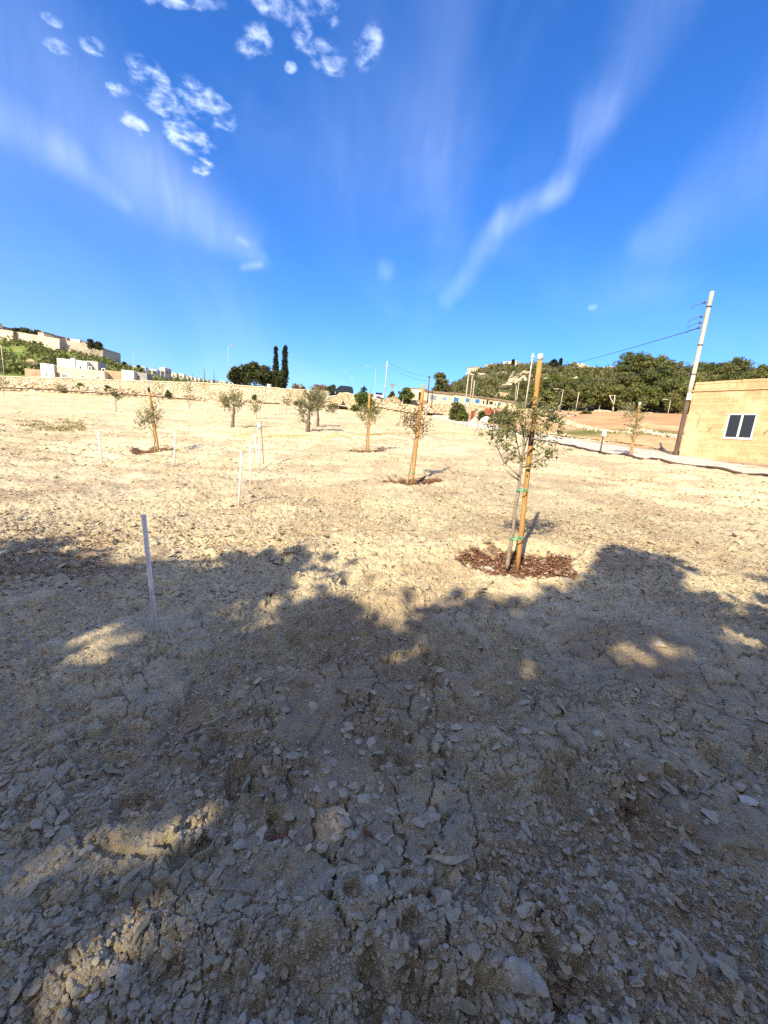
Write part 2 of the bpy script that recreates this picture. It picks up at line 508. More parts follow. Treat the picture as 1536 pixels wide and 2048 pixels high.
w = bpy.data.worlds.new('World'); SC.world = w; w.use_nodes = True
nt = w.node_tree; nt.nodes.clear()
wo = nt.nodes.new('ShaderNodeOutputWorld'); bg = nt.nodes.new('ShaderNodeBackground')
nt.links.new(bg.outputs[0], wo.inputs[0]); bg.inputs['Strength'].default_value = 0.135
sky = nt.nodes.new('ShaderNodeTexSky'); sky.sky_type = 'NISHITA'; sky.sun_disc = False
sky.sun_elevation = SUN_EL; sky.sun_rotation = math.atan2(SUNV[0], SUNV[1])
sky.air_density = 1.0; sky.dust_density = 1.5; sky.ozone_density = 5.0; sky.altitude = 60
hs = nt.nodes.new('ShaderNodeHueSaturation'); hs.inputs['Saturation'].default_value = 1.22; hs.inputs['Hue'].default_value = .501; hs.inputs['Value'].default_value = 1.0
nt.links.new(sky.outputs[0], hs.inputs['Color'])
tc = nt.nodes.new('ShaderNodeTexCoord')
sep = nt.nodes.new('ShaderNodeSeparateXYZ'); nt.links.new(tc.outputs['Generated'], sep.inputs[0])
def mth(op, a, b=None, c=None):
    n = nt.nodes.new('ShaderNodeMath'); n.operation = op
    for i, v in enumerate((a, b, c)):
        if v is None: continue
        if hasattr(v, 'is_linked'): nt.links.new(v, n.inputs[i])
        else: n.inputs[i].default_value = float(v)
    return n.outputs[0]
# a cloud sheet: direction projected on a flat layer overhead
zc = mth('MAXIMUM', sep.outputs[2], 0.04)
U = mth('DIVIDE', sep.outputs[0], zc); V = mth('DIVIDE', sep.outputs[1], zc)
def uv(px, py):
    d = ray(px, py); return d[0] / d[2], d[1] / d[2]
cmb = nt.nodes.new('ShaderNodeCombineXYZ'); nt.links.new(U, cmb.inputs[0]); nt.links.new(V, cmb.inputs[1])
def wnoise(scale, det, rough, dist=0.0, vec=None, sx=1, sy=1, rot=0):
    mp = nt.nodes.new('ShaderNodeMapping'); nt.links.new(vec or cmb.outputs[0], mp.inputs[0])
    mp.inputs['Scale'].default_value = (sx, sy, 1); mp.inputs['Rotation'].default_value = (0, 0, rot)
    return noise(nt, scale, det, rough, mp.outputs[0], dist)
def wr(f, a, b):
    return ramp(nt, f, a, b)
def ellipse(px, py, rx, ry, ang=0):
    """soft patch of the layer whose footprint covers these pixels of the photograph"""
    u0, v0 = uv(px, py); c, s = math.cos(R(ang)), math.sin(R(ang))
    a = np.array(uv(px + rx * c, py + rx * s)) - (u0, v0); b = np.array(uv(px - ry * s, py + ry * c)) - (u0, v0)
    Mi = np.linalg.inv(np.array([a, b]).T)
    du, dv = mth('SUBTRACT', U, u0), mth('SUBTRACT', V, v0)
    p = mth('ADD', mth('MULTIPLY', du, Mi[0, 0]), mth('MULTIPLY', dv, Mi[0, 1]))
    q = mth('ADD', mth('MULTIPLY', du, Mi[1, 0]), mth('MULTIPLY', dv, Mi[1, 1]))
    return mth('SUBTRACT', 1.0, mth('SQRT', mth('ADD', mth('MULTIPLY', p, p), mth('MULTIPLY', q, q))))
patches = [(370, 5, 90, 18, 5), (555, 15, 75, 26, 20), (640, 20, 55, 30, 30), (650, 115, 55, 30, 35), (735, 95, 32, 50, 15), (510, 85, 40, 38, 30), (600, 60, 30, 40, 0), (580, 135, 18, 15, 0),
           (105, 40, 30, 14, 25), (118, 95, 36, 15, 25), (185, 92, 34, 18, 35), (300, 160, 60, 34, 40), (330, 210, 60, 30, 35), (415, 215, 75, 36, 35), (375, 275, 60, 32, 25), (270, 250, 40, 18, 40), (405, 335, 20, 24, 60), (235, 180, 30, 16, 30), (750, 125, 14, 12, 0)]
ac = None
for p in patches:
    e = wr(ellipse(p[0], p[1], p[2] * 1.3, p[3] * 1.3, p[4]), 0.0, .6)
    ac = e if ac is None else mth('MAXIMUM', ac, e)
u1, v1 = uv(330, 200); u2, v2 = uv(372, 200)
sc_ = 1.0 / math.hypot(u2 - u1, v2 - v1)
puff = wnoise(sc_ * 1.45, 3, .5, .35)
puff2 = wnoise(sc_ * .45, 3, .5)
pf = mth('ADD', mth('MULTIPLY', puff, .75), mth('MULTIPLY', puff2, .25))
rag = wnoise(sc_ * 3.0, 5, .7, .9)
pf = mth('ADD', mth('MULTIPLY', pf, .80), mth('MULTIPLY', rag, .20))
ac = mth('MULTIPLY', wr(mth('ADD', pf, mth('MULTIPLY', ac, .14)), .53, .90), wr(ac, 0.0, 1.0))
# cirrus: streaks as distance from straight runs in azimuth and elevation
AZ = mth('ARCTAN2', sep.outputs[0], sep.outputs[1]); EL = mth('ARCSINE', sep.outputs[2])
def ae(px, py):
    d = ray(px, py); d = d / np.linalg.norm(d); return math.atan2(d[0], d[1]), math.asin(d[2])
aecmb = nt.nodes.new('ShaderNodeCombineXYZ'); nt.links.new(AZ, aecmb.inputs[0]); nt.links.new(EL, aecmb.inputs[1])
warp = mth('MULTIPLY', mth('SUBTRACT', wnoise(5, 3, .5, 0, aecmb.outputs[0]), .5), .10)
def streak(p, q, wp, wq, gain, tex=True):
    (a0, e0), (a1, e1) = ae(*p), ae(*q)
    L2 = (a1 - a0) ** 2 + (e1 - e0) ** 2
    da, de = mth('SUBTRACT', mth('ADD', AZ, warp), a0), mth('SUBTRACT', EL, e0)
    t = mth('DIVIDE', mth('ADD', mth('MULTIPLY', da, a1 - a0), mth('MULTIPLY', de, e1 - e0)), L2)
    n = nt.nodes.new('ShaderNodeClamp'); nt.links.new(t, n.inputs[0]); tcl = n.outputs[0]
    x = mth('SUBTRACT', da, mth('MULTIPLY', tcl, a1 - a0)); y = mth('SUBTRACT', de, mth('MULTIPLY', tcl, e1 - e0))
    d = mth('SQRT', mth('ADD', mth('MULTIPLY', x, x), mth('MULTIPLY', y, y)))
    wid = mth('ADD', mth('MULTIPLY', tcl, wq - wp), wp)
    g = wr(mth('DIVIDE', d, wid), 1.0, 0.0)
    return mth('MULTIPLY', g, gain)
parts = [streak((1330, -60), (1200, 240), .10, .06, .13), streak((1200, 230), (1110, 390), .05, .033, .20), streak((1120, 380), (1010, 445), .035, .04, .24), streak((1010, 440), (890, 600), .045, .03, .18),
         streak((905, 0), (880, 560), .10, .06, .06),
         streak((-40, 215), (130, 310), .05, .045, .17), streak((130, 310), (260, 415), .04, .02, .14), streak((40, 140), (500, 480), .20, .05, .12), streak((300, 350), (520, 520), .10, .03, .18),
         streak((1600, 270), (1300, 480), .16, .06, .14), streak((860, 330), (700, 330), .16, .2, .08), streak((495, 535), (522, 530), .014, .010, .25), streak((478, 478), (490, 486), .010, .010, .22), streak((770, 540), (780, 545), .03, .03, .2), streak((1195, 615), (1208, 613), .008, .008, .4)]
ci = parts[0]
for p in parts[1:]:
    ci = mth('ADD', ci, p)
fib = wnoise(7, 6, .62, .8, aecmb.outputs[0], 2.6, .7, R(-35))
ci = mth('MULTIPLY', ci, mth('ADD', mth('MULTIPLY', wr(fib, .3, .75), .26), .36))
veil = mth('MULTIPLY', wr(wnoise(2.2, 4, .55, .5, aecmb.outputs[0]), .42, .8), .10)
ci = mth('MINIMUM', mth('ADD', ci, veil), .8)
skyc = mix(nt, 1.0, hs.outputs[0], (.69, .82, 1.06), 'MULTIPLY')
c1 = mix(nt, ci, skyc, (5.2, 5.9, 7.4))
c2 = mix(nt, mth('MULTIPLY', ac, .74), c1, (5.4, 6.2, 7.9))
# unseen white veil added behind the camera to brighten and neutralise the shade
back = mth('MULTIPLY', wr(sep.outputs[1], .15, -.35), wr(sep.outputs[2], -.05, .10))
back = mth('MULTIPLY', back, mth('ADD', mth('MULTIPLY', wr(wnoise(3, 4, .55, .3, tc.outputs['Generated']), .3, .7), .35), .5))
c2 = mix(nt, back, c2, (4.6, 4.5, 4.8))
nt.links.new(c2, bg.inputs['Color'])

SC.view_settings.view_transform = 'Standard'; SC.view_settings.look = 'None'
SC.view_settings.exposure = 1.02; SC.view_settings.gamma = 1.0
SC.cycles.use_denoising = False; SC.cycles.sample_clamp_indirect = 4.0
w.cycles.sampling_method = 'MANUAL'; w.cycles.sample_map_resolution = 1024
SC.cycles.max_bounces = 6; SC.cycles.diffuse_bounces = 3; SC.cycles.transparent_max_bounces = 6

# ------------------------------------------------------------------ ground sheet
def ground_colour(x, y):
    """the colour of the soil itself, place by place"""
    n = len(x)
    base = np.tile(np.array([0.545, 0.475, 0.335]), (n, 1))
    t = fbm(x / 2.2, y / 2.2, 4, 201)[:, None]
    base = base * (1 + 0.16 * t)
    br = sstep(.05, .55, fbm(x / .9, y / .9, 4, 205))[:, None] * .55          # browner, crumbled soil
    base = base * (1 - br) + np.array([0.36, 0.28, 0.195]) * br
    az = np.arctan2(x, y); rad = np.hypot(x, y)
    far = sstep(15, 38, rad)[:, None]
    base = base * (1 - far * .35) + np.array([0.52, 0.40, 0.255]) * far * .35
    m = mulch_mask(x, y)[:, None]
    base = base * (1 - m) + np.array([0.15, 0.085, 0.055]) * m
    # ploughed red earth and grass beyond the path
    px, py, d = project(np.c_[x, y, terrain(x, y)])
    bx = np.interp(rad, [0, 12, 15, 18, 24, 31, 38, 58, 80], [99, 13.2, 13.0, 12.6, 12.2, 11.6, 11.3, 9.5, 8]) + .3 * fbm(x / 2, y / 2, 2, 211)
    rt = (sstep(0, 1.0, x - bx) * (rad < 130))[:, None]
    red = np.array([0.43, 0.26, 0.15]) * (1 + .18 * fbm(x / 3, y / 3, 4, 213))[:, None]
    straw = np.array([0.46, 0.36, 0.21]) * (1 + .2 * fbm(x / 1.2, y / 1.2, 3, 215))[:, None]
    s = sstep(-.1, .5, fbm(x / 5, y / 14, 3, 217))[:, None]
    red = red * (1 - s * .6) + straw * s * .6
    gr = (sstep(0, 1, 1 - np.abs((y - 0.10 * x - 34.0 - 1.5 * vnoise(x / 5, y / 5, 219)) / 5.5)) * sstep(17.0, 14.0, -x + 30) * (x > 11) * sstep(30, 25, x))[:, None]
    red = red * (1 - gr) + np.array([0.13, 0.14, 0.045]) * gr
    base = base * (1 - rt) + red * rt
    far2 = sstep(75, 110, rad)[:, None]
    base = base * (1 - far2) + np.array([0.16, 0.15, 0.08]) * far2
    return np.clip(base, .01, .9)

rad_near = np.concatenate([np.linspace(.35, .75, 40)[:-1]])
# rings follow the picture: even steps of angle below the eye, then even steps of distance
ang = np.linspace(math.atan2(1.5, .75), math.atan2(1.5, 11.0), 760)
rr = np.concatenate([rad_near, 1.5 / np.tan(ang)])
rr = np.concatenate([rr, np.geomspace(11.02, 90, 420)[1:], np.geomspace(92, 6000, 60)])
azs = np.concatenate([np.linspace(-math.pi, R(-62), 60)[:-1], np.linspace(R(-62), R(62), 900), np.linspace(R(62), math.pi, 60)[1:]])
RR, AA = np.meshgrid(rr, azs, indexing='ij')
GX, GY = RR * np.sin(AA), RR * np.cos(AA)
gx, gy = GX.ravel(), GY.ravel()
GZ = terrain(gx, gy)
det = np.zeros_like(GZ)
nearm = RR.ravel() < 90
det[nearm] = detail(gx[nearm], gy[nearm])
GZ = GZ + det
mb = MB()
nr, na = RR.shape
i = np.arange(nr - 1)[:, None] * na; j = np.arange(na - 1)[None]
mb.add(np.c_[gx, gy, GZ], np.stack([i + j, i + j + 1, i + na + j + 1, i + na + j], -1).reshape(-1, 4))
cc = np.array([[0, 0, float(gz(0, 0)[0])]]); mb.add(cc, [])
b0 = mb.n - 1
mb.f.append(np.stack([np.full(na - 1, b0), np.arange(1, na), np.arange(na - 1)], -1))

m, gnt, b = new_mat('dry_clay_soil')
at_ = nd(gnt, 'ShaderNodeAttribute', attribute_name='soil')
n1 = noise(gnt, 9, 5, .65); n2 = noise(gnt, 55, 4, .7); n3 = noise(gnt, 260, 3, .7)
c = mix(gnt, ramp(gnt, n1, .3, .72), (.80, .80, .82), (1.14, 1.12, 1.06))
c = mix(gnt, 1.0, at_.outputs['Color'], c, 'MULTIPLY')
c = mix(gnt, ramp(gnt, n2, .50, .75), c, mix(gnt, 1.0, c, (.72, .70, .68), 'MULTIPLY'))
c = mix(gnt, ramp(gnt, n3, .66, .80), c, mix(gnt, 1.0, c, (1.35, 1.33, 1.28), 'MULTIPLY'))
gnt.links.new(c, b.inputs['Base Color']); b.inputs['Roughness'].default_value = .95; b.inputs['Specular IOR Level'].default_value = .1
hb = mth
def gm(op, a, bb):
    n = gnt.nodes.new('ShaderNodeMath'); n.operation = op
    for k, v in enumerate((a, bb)):
        if hasattr(v, 'is_linked'): gnt.links.new(v, n.inputs[k])
        else: n.inputs[k].default_value = v
    return n.outputs[0]
bh = gm('ADD', gm('MULTIPLY', n2, .6), gm('MULTIPLY', n3, .25))
vor = gnt.nodes.new('ShaderNodeTexVoronoi'); vor.inputs['Scale'].default_value = 14; vor.feature = 'F1'
gnt.links.new(gnt.nodes.new('ShaderNodeNewGeometry').outputs['Position'], vor.inputs['Vector'])
bh = gm('ADD', bh, gm('MULTIPLY', vor.outputs['Distance'], .45))
bump(gnt, b, bh, 1.0, .035)
MAT_SOIL = m
ground = mb.build('ground', m, kind='structure', smooth=True)
ca = ground.data.color_attributes.new('soil', 'FLOAT_COLOR', 'POINT')
colr = np.ones((mb.n, 4)); colr[:-1, :3] = ground_colour(gx, gy); colr[-1, :3] = (.38, .32, .23)
ca.data.foreach_set('color', colr.astype(np.float32).ravel())

# ------------------------------------------------------------------ loose matter on the soil
def chips(P, L, W, seed, tilt=.5):
    g = np.random.default_rng(seed); n = len(P)
    a = g.uniform(0, 2 * np.pi, n)
    D = np.c_[np.cos(a), np.sin(a), g.normal(size=n) * tilt * .6]
    Nn = np.c_[g.normal(size=n) * tilt, g.normal(size=n) * tilt, np.ones(n)]
    return P, D, Nn, L, W

MAT_STONE = simple('pale_field_stone', (.46, .42, .34), (.30, .265, .21), 22, .95, .8, .006)
m, gnt, b = new_mat('clay_crumb')
isl = gnt.nodes.new('ShaderNodeNewGeometry').outputs['Random Per Island']
c = mix(gnt, ramp(gnt, isl, .0, .9), (.36, .315, .235), (.47, .41, .305))
c = mix(gnt, ramp(gnt, isl, .992, .995), c, (.54, .51, .46))
n_ = noise(gnt, 60, 4, .7)
c = mix(gnt, ramp(gnt, n_, .35, .7), mix(gnt, 1.0, c, (.8, .79, .77), 'MULTIPLY'), c)
gnt.links.new(c, b.inputs['Base Color']); b.inputs['Roughness'].default_value = .95; b.inputs['Specular IOR Level'].default_value = .1
bump(gnt, b, noise(gnt, 180, 3, .7), .5, .004)
MAT_CRUMB = m

def sample_px(n, x0, x1, y0, y1, g):
    """points on the ground, spread evenly over a part of the field of view"""
    px, py = g.uniform(x0, x1, n), g.uniform(y0, y1, n)
    d = _f[None] + ((px - 768) / FPX)[:, None] * _r - ((py - 1024) / FPX)[:, None] * _u
    t = -CAM[2] / d[:, 2]
    for _ in range(12):
        P = CAM + t[:, None] * d
        t = np.clip(t + 0.8 * (P[:, 2] - terrain(P[:, 0], P[:, 1])) / (-d[:, 2] + .05), .3, 100)
    P = CAM + t[:, None] * d
    return P[:, 0], P[:, 1]

# crumbs and pebbles: thick on the crumbled soil, thin on the crust
g = np.random.default_rng(21)
x1, y1 = sample_px(52000, -60, 1596, 1150, 2120, g)
cr = sstep(-.06, .06, fbm(x1 / .8 + 3, y1 / .8, 5, 31, .62) + .04)
lowp = project(np.c_[x1, y1, terrain(x1, y1)])[1] > 1830
keep = g.uniform(size=len(x1)) < np.where((cr > .5) & ~lowp, .07, np.where(lowp, .62, .85))
x1, y1 = x1[keep], y1[keep]
dd = np.hypot(x1, y1)
r1 = np.clip(g.lognormal(-5.35, .5, len(x1)), .0022, .018) * (.85 + .08 * dd)
r1[mulch_mask(x1, y1) > .3] *= .4
v, f = rocks(np.c_[x1, y1, gz(x1, y1) + r1 * .18], r1, 3, .62, 1)
MB().add(v, f).build('pebbles', MAT_CRUMB, smooth=False, kind='stuff')
# flakes of broken crust
x2, y2 = sample_px(2600, -60, 1596, 1080, 2100, g)
k = (fbm(x2 / .6, y2 / .6, 3, 301) > -.05) & (mulch_mask(x2, y2) < .2)
x2, y2 = x2[k], y2[k]
r2 = np.clip(g.lognormal(-4.25, .45, len(x2)), .007, .034) * (.9 + .06 * np.hypot(x2, y2))
v, f = rocks(np.c_[x2, y2, gz(x2, y2) + r2 * .10], r2, 5, .30, 1, 18, .45)
MB().add(v, f).build('soil_flakes', MAT_CRUMB, kind='stuff')
# clods over the sunlit field
x3, y3 = sample_px(30000, -80, 1620, 800, 1200, g)
rd = np.hypot(x3, y3)
pp = np.clip((rd / 14) ** .0 * .9, 0, 1) * (0.35 + .65 * sstep(-.3, .4, fbm(x3 / 2.2, y3 / 1.4, 3, 305)))
k = (g.uniform(size=len(x3)) < pp) & (rd > 3.0) & (rd < 62) & (mulch_mask(x3, y3) < .2)
bx = np.interp(rd, [0, 12, 15, 18, 24, 31, 38, 58, 80], [99, 13.2, 13.0, 12.6, 12.2, 11.6, 11.3, 9.5, 8])
k &= (x3 < bx - .2)
az3 = np.arctan2(x3, y3); k &= rd < np.interp(az3, _waz, _wr, left=60, right=80) - .5
x3, y3, rd = x3[k], y3[k], rd[k]
r3 = np.clip(g.lognormal(-3.7, .5, len(x3)), .010, .10) * (.55 + .028 * rd)
v, f = rocks(np.c_[x3, y3, gz(x3, y3) + r3 * .12], r3, 9, .55, 0, 18, .4)
MB().add(v, f).build('soil_clods', MAT_CRUMB, kind='stuff')
# dry brown straw and leaf scraps blown over the field
m, gnt, b = new_mat('dry_scraps')
isl = gnt.nodes.new('ShaderNodeNewGeometry').outputs['Random Per Island']
gnt.links.new(mix(gnt, isl, (.09, .05, .028), (.34, .24, .13)), b.inputs['Base Color']); b.inputs['Roughness'].default_value = .9
MAT_SCRAP = m
x4, y4 = sample_px(30000, -60, 1596, 815, 2060, g)
x4b, y4b = sample_px(32000, -60, 1596, 815, 1160, g); x4, y4 = np.r_[x4, x4b], np.r_[y4, y4b]
rd = np.hypot(x4, y4)
k = (rd < 45) & (g.uniform(size=len(x4)) < np.where(rd < 4.2, .13, 1)) & (g.uniform(size=len(x4)) < .25 + .75 * sstep(0, .5, fbm(x4 / 1.6, y4 / 1.1, 3, 311)))
bx = np.interp(rd, [0, 12, 15, 18, 24, 31, 38, 58, 80], [99, 13.2, 13.0, 12.6, 12.2, 11.6, 11.3, 9.5, 8]); k &= x4 < bx - .2
x4, y4, rd = x4[k], y4[k], rd[k]
L = g.uniform(.014, .05, len(x4)) * (.7 + .13 * rd)
MB().cards(*chips(np.c_[x4, y4, gz(x4, y4) + .008 + .002 * rd], L, L * g.uniform(.15, .4, len(x4)), 31, .45)).build('straw_scraps', MAT_SCRAP, kind='stuff')

# mulch in the planting basins
m, gnt, b = new_mat('bark_mulch')
isl = gnt.nodes.new('ShaderNodeNewGeometry').outputs['Random Per Island']
c = mix(gnt, isl, (.12, .06, .04), (.29, .165, .105))
c = mix(gnt, ramp(gnt, isl, .86, .95), c, (.44, .34, .25))
gnt.links.new(c, b.inputs['Base Color']); b.inputs['Roughness'].default_value = .9
MAT_MULCH = m
mm = MB()
for nm, (cx, cy, rx, ry, dep) in BASIN.items():
    n = 3400 if nm == 'main' else 800
    a = g.uniform(0, 2 * np.pi, n); q = np.sqrt(g.uniform(0, 1.05, n))
    xx, yy = cx + rx * 1.05 * q * np.cos(a), cy + ry * 1.05 * q * np.sin(a)
    k = mulch_mask(xx, yy) > g.uniform(0, .7, n); xx, yy = xx[k], yy[k]; n = len(xx)
    s = 1.0 if nm == 'main' else 1.7
    L = g.uniform(.02, .075, n) * s
    mm.cards(*chips(np.c_[xx, yy, gz(xx, yy) + g.uniform(.004, .022, n)], L, L * g.uniform(.2, .45, n), 41, .55))
mm.build('bark_mulch_chips', MAT_MULCH, kind='stuff')

# named stones
STONES = [(977, 1131, .10, .5, 'flat tan stone lying in the bark mulch left of the sapling'), (1086, 1240, .085, .75, 'round buff clod below the planting basin, in the tree shade'),
          (1035, 1975, .05, .8, 'largest grey stone at the very front edge of the dark hollow'), (1127, 1652, .014, .8, 'small white oval pebble on cracked clay beside a dried leaf'),
          (1045, 1520, .032, .45, 'flat grey stone on cracked clay right of a long dried leaf'), (1195, 1480, .03, .8, 'grey angular stone amid a spill of pebbles, shade side'),
          (740, 1800, .026, .75, 'round brown stone on bare clay, nearer the hollow'), (1285, 1475, .024, .7, 'pale tan oval pebble amid a spill of small pebbles'),
          (1135, 1168, .06, .6, 'pale stone at the right rim of the bark mulch basin'), (250, 1965, .028, .6, 'grey-green stone beside the sunlit streak at the front'),
          (1185, 1735, .022, .8, 'angular brown stone standing proud of crumbly clay'), (1070, 1880, .022, .85, 'whitish lump of stone above the dark hollow'),
          (120, 1870, .024, .7, 'pale oval stone left of the sunlit streak'), (785, 1762, .016, .8, 'small round pale pebble on the bare clay lip'), (1245, 1822, .013, .8, 'tiny white angular pebble on dark crumbly clay'),
          (845, 1920, .018, .8, 'grey round pebble lodged in the face of the hollow'), (1320, 1300, .05, .5, 'flat tan clod in a patch of dappled sun')]
for k, (px, py, r, fl, lab) in enumerate(STONES):
    p, d = ghit(px, py)
    MB().crag(p + (0, 0, r * fl * .25), r, 500 + k, 4, 13, (1.15, .85, fl), .06).build('stone', MAT_STONE, None, False, origin=p, label=lab, cat='stone', group='loose stones on the clay')

# dead eucalyptus leaves and twigs
MAT_LEAF_TAN = simple('dead_leaf_tan', (.42, .36, .24), (.29, .23, .14), 40, .6, .2, .002)
MAT_LEAF_BROWN = simple('dead_leaf_brown', (.17, .085, .045), (.10, .05, .03), 40, .6, .2, .002)
MAT_LEAF_OLIVE = simple('dead_leaf_olive', (.31, .28, .17), (.23, .20, .12), 40, .6, .2, .002)
def curved_leaf(name, px, py, qx, qy, wid, curve, mt, lab):
    a, _ = ghit(px, py); bq, _ = ghit(qx, qy)
    a = a + (0, 0, .012); bq = bq + (0, 0, .014)
    T = bq - a; L = np.linalg.norm(T); T /= L
    S = np.cross(T, (0, 0, 1.0)); S /= np.linalg.norm(S)
    n = 11; mbb = MB(); pts = []
    for t in np.linspace(0, 1, n):
        c = a + T * L * t + S * curve * L * math.sin(math.pi * t) + np.array([0, 0, .014 * math.sin(math.pi * t) + .006 * math.sin(9 * t)])
        c[2] = max(c[2], gz(c[0], c[1])[0] + .005)
        wv = wid * (math.sin(math.pi * min(1, t * .93 + .05)) ** .8) + .0006
        pts += [c - S * wv / 2 + (0, 0, .25 * wv), c - (0, 0, .0), c + S * wv / 2 + (0, 0, .25 * wv)]
    pts = np.array(pts)
    low = pts - (0, 0, .0015)
    idx = []
    for i in range(n - 1):
        for kk in (0, 1):
            q = 3 * i + kk
            idx.append([q, q + 1, q + 4, q + 3])
    idx = np.array(idx)
    mbb.add(np.vstack([pts, low]), [idx, idx[:, ::-1] + len(pts)])
    mbb.build(name, mt, None, True, origin=a, label=lab, cat='leaf', group='dead leaves on the clay')
LV = [(118, 1448, 137, 1418, .022, -.35, MAT_LEAF_TAN, 'pale crescent leaf curled on dark clay'), (133, 1490, 172, 1464, .014, .12, MAT_LEAF_TAN, 'thin straight tan leaf on the dark clay below the crescent leaf'),
      (208, 1518, 247, 1540, .026, .12, MAT_LEAF_OLIVE, 'short olive-tan leaf lying alone on dark clay'), (256, 1612, 305, 1606, .022, .15, MAT_LEAF_BROWN, 'reddish brown leaf in a small hollow of the clay'),
      (368, 1468, 405, 1437, .020, .2, MAT_LEAF_BROWN, 'dark curled leaf arching over a lump of cracked clay'), (402, 1441, 452, 1434, .016, .10, MAT_LEAF_TAN, 'tan leaf crossing the end of a dark curled leaf'),
      (466, 1606, 480, 1570, .022, .1, MAT_LEAF_BROWN, 'brown leaf standing in a deep crack of the clay'), (484, 1590, 494, 1538, .017, .1, MAT_LEAF_OLIVE, 'olive leaf leaning beside a brown leaf in a clay crack'),
      (538, 1680, 585, 1668, .030, .1, MAT_LEAF_BROWN, 'rust-brown leaf half under clods, left of another'), (722, 1670, 745, 1690, .024, .1, MAT_LEAF_BROWN, 'small rust-brown leaf wedged between clods, mid shade'),
      (768, 1578, 792, 1598, .024, -.25, MAT_LEAF_OLIVE, 'short yellow-green leaf at the edge of a dug hollow'), (850, 1735, 938, 1748, .026, .14, MAT_LEAF_TAN, 'long arched tan leaf on bare clay'),
      (1046, 1640, 1061, 1686, .024, .08, MAT_LEAF_TAN, 'long upright tan leaf on cracked clay'), (1112, 1400, 1132, 1440, .024, .05, MAT_LEAF_TAN, 'straight grey-tan leaf among pebbles'),
      (1074, 1462, 1083, 1442, .026, .05, MAT_LEAF_TAN, 'short broad whitish leaf among pebbles'), (1240, 1610, 1282, 1612, .034, .1, MAT_LEAF_BROWN, 'crumpled dark brown leaf on pebbly clay'),
      (264, 1923, 308, 1842, .019, .04, MAT_LEAF_OLIVE, 'long straight grey-green leaf beside the sunlit streak'), (240, 1812, 292, 1752, .022, -.16, MAT_LEAF_TAN, 'curved tan leaf at the head of the sunlit streak'),
      (680, 1788, 722, 1784, .022, -.2, MAT_LEAF_TAN, 'small boat-shaped tan leaf on bare clay'), (905, 2030, 962, 2034, .026, -.1, MAT_LEAF_OLIVE, 'yellowish leaf in the dark hollow at the front'),
      (1335, 1800, 1380, 1815, .022, .05, MAT_LEAF_OLIVE, 'olive leaf half buried in dark crumbly clay'), (1425, 1950, 1462, 1995, .024, .05, MAT_LEAF_TAN, 'grey leaf at the right of the dark crumbly clay'),
      (236, 1223, 250, 1226, .03, .1, MAT_LEAF_TAN, 'small tan leaf left of the nearest white stake'), (262, 1221, 284, 1224, .03, .1, MAT_LEAF_TAN, 'tan leaf just left of the nearest white stake'),
      (100, 1335, 124, 1327, .03, .1, MAT_LEAF_TAN, 'flat tan leaf in the tree shade at left'), (528, 1196, 552, 1198, .035, .1, MAT_LEAF_BROWN, 'reddish leaf beside a dappled patch of sun')]
for a in LV: curved_leaf('dead_leaf', *a)
MAT_TWIG = simple('grey_twig', (.38, .34, .28), (.26, .22, .17), 50, .85, .2, .002)
def twig(pxs, r, lab, forks=()):
    P = [ghit(*p)[0] + (0, 0, .015 + .012 * (i % 2)) for i, p in enumerate(pxs)]
    t = MB().tube(P, np.linspace(r, r * .5, len(P)), 6)
    for fk in forks:
        t.tube([ghit(*p)[0] + (0, 0, .02) for p in fk], [r * .6, r * .35], 5)
    t.build('twig', MAT_TWIG, None, True, origin=P[0], label=lab, cat='twig', group='dry twigs on the clay')
twig([(900, 1822), (918, 1800), (936, 1782)], .007, 'pale forked twig lying on the clay above the dark hollow', [[(928, 1792), (912, 1765), (902, 1752)]])
twig([(812, 1820), (835, 1815), (856, 1812)], .006, 'short tan twig on the clay left of the forked twig')
twig([(518, 1378), (540, 1364), (556, 1352)], .004, 'thin straw-coloured twig in the shade, left of its companion')
twig([(572, 1378), (590, 1372), (606, 1365)], .006, 'stout pale twig tip beside a straw-coloured twig')
twig([(585, 1338), (620, 1355), (660, 1372)], .0025, 'long hair-thin stalk lying across the shaded clay')
twig([(495, 1262), (478, 1285), (470, 1302)], .006, 'dark bent twig on broken clay right of the nearest white stake')
twig([(858, 1182), (859, 1196), (855, 1212)], .006, 'short upright dark stick in a clod left of the planting basin')
twig([(1040, 1100), (1060, 1107)], .004, 'thin dry stalk beside the wooden stake in the mulch')

# ------------------------------------------------------------------ saplings, stakes, canes
MAT_BARK = simple('sapling_bark', (.30, .25, .20), (.19, .155, .12), 40, .9, .4, .004)
MAT_OLDBARK = simple('old_olive_bark', (.20, .165, .13), (.09, .075, .06), 9, .95, .8, .03)
MAT_LEAF_MAIN = leafmat('sapling_leaf', (.19, .22, .095), (.27, .28, .13), (.34, .32, .16), 6, .4)
MAT_LEAF_DRY = leafmat('drying_leaf', (.19, .13, .08), (.16, .16, .08), (.32, .19, .12), 6, .35)
MAT_LEAF_OLV = leafmat('olive_leaf', (.21, .23, .125), (.27, .275, .16), (.34, .33, .20), 2, .35)
MAT_LEAF_GROWN = leafmat('grown_olive_leaf', (.14, .16, .085), (.19, .20, .115), (.26, .26, .15), 1.2, .3)
MAT_LEAF_OLD = leafmat('dark_olive_leaf', (.05, .065, .035), (.075, .09, .045), (.12, .125, .07), 2, .25)
m, gnt, b = new_mat('treated_pine')
tcn = gnt.nodes.new('ShaderNodeTexCoord').outputs['Object']
mp = gnt.nodes.new('ShaderNodeMapping'); gnt.links.new(tcn, mp.inputs[0]); mp.inputs['Scale'].default_value = (14, 14, 1.2)
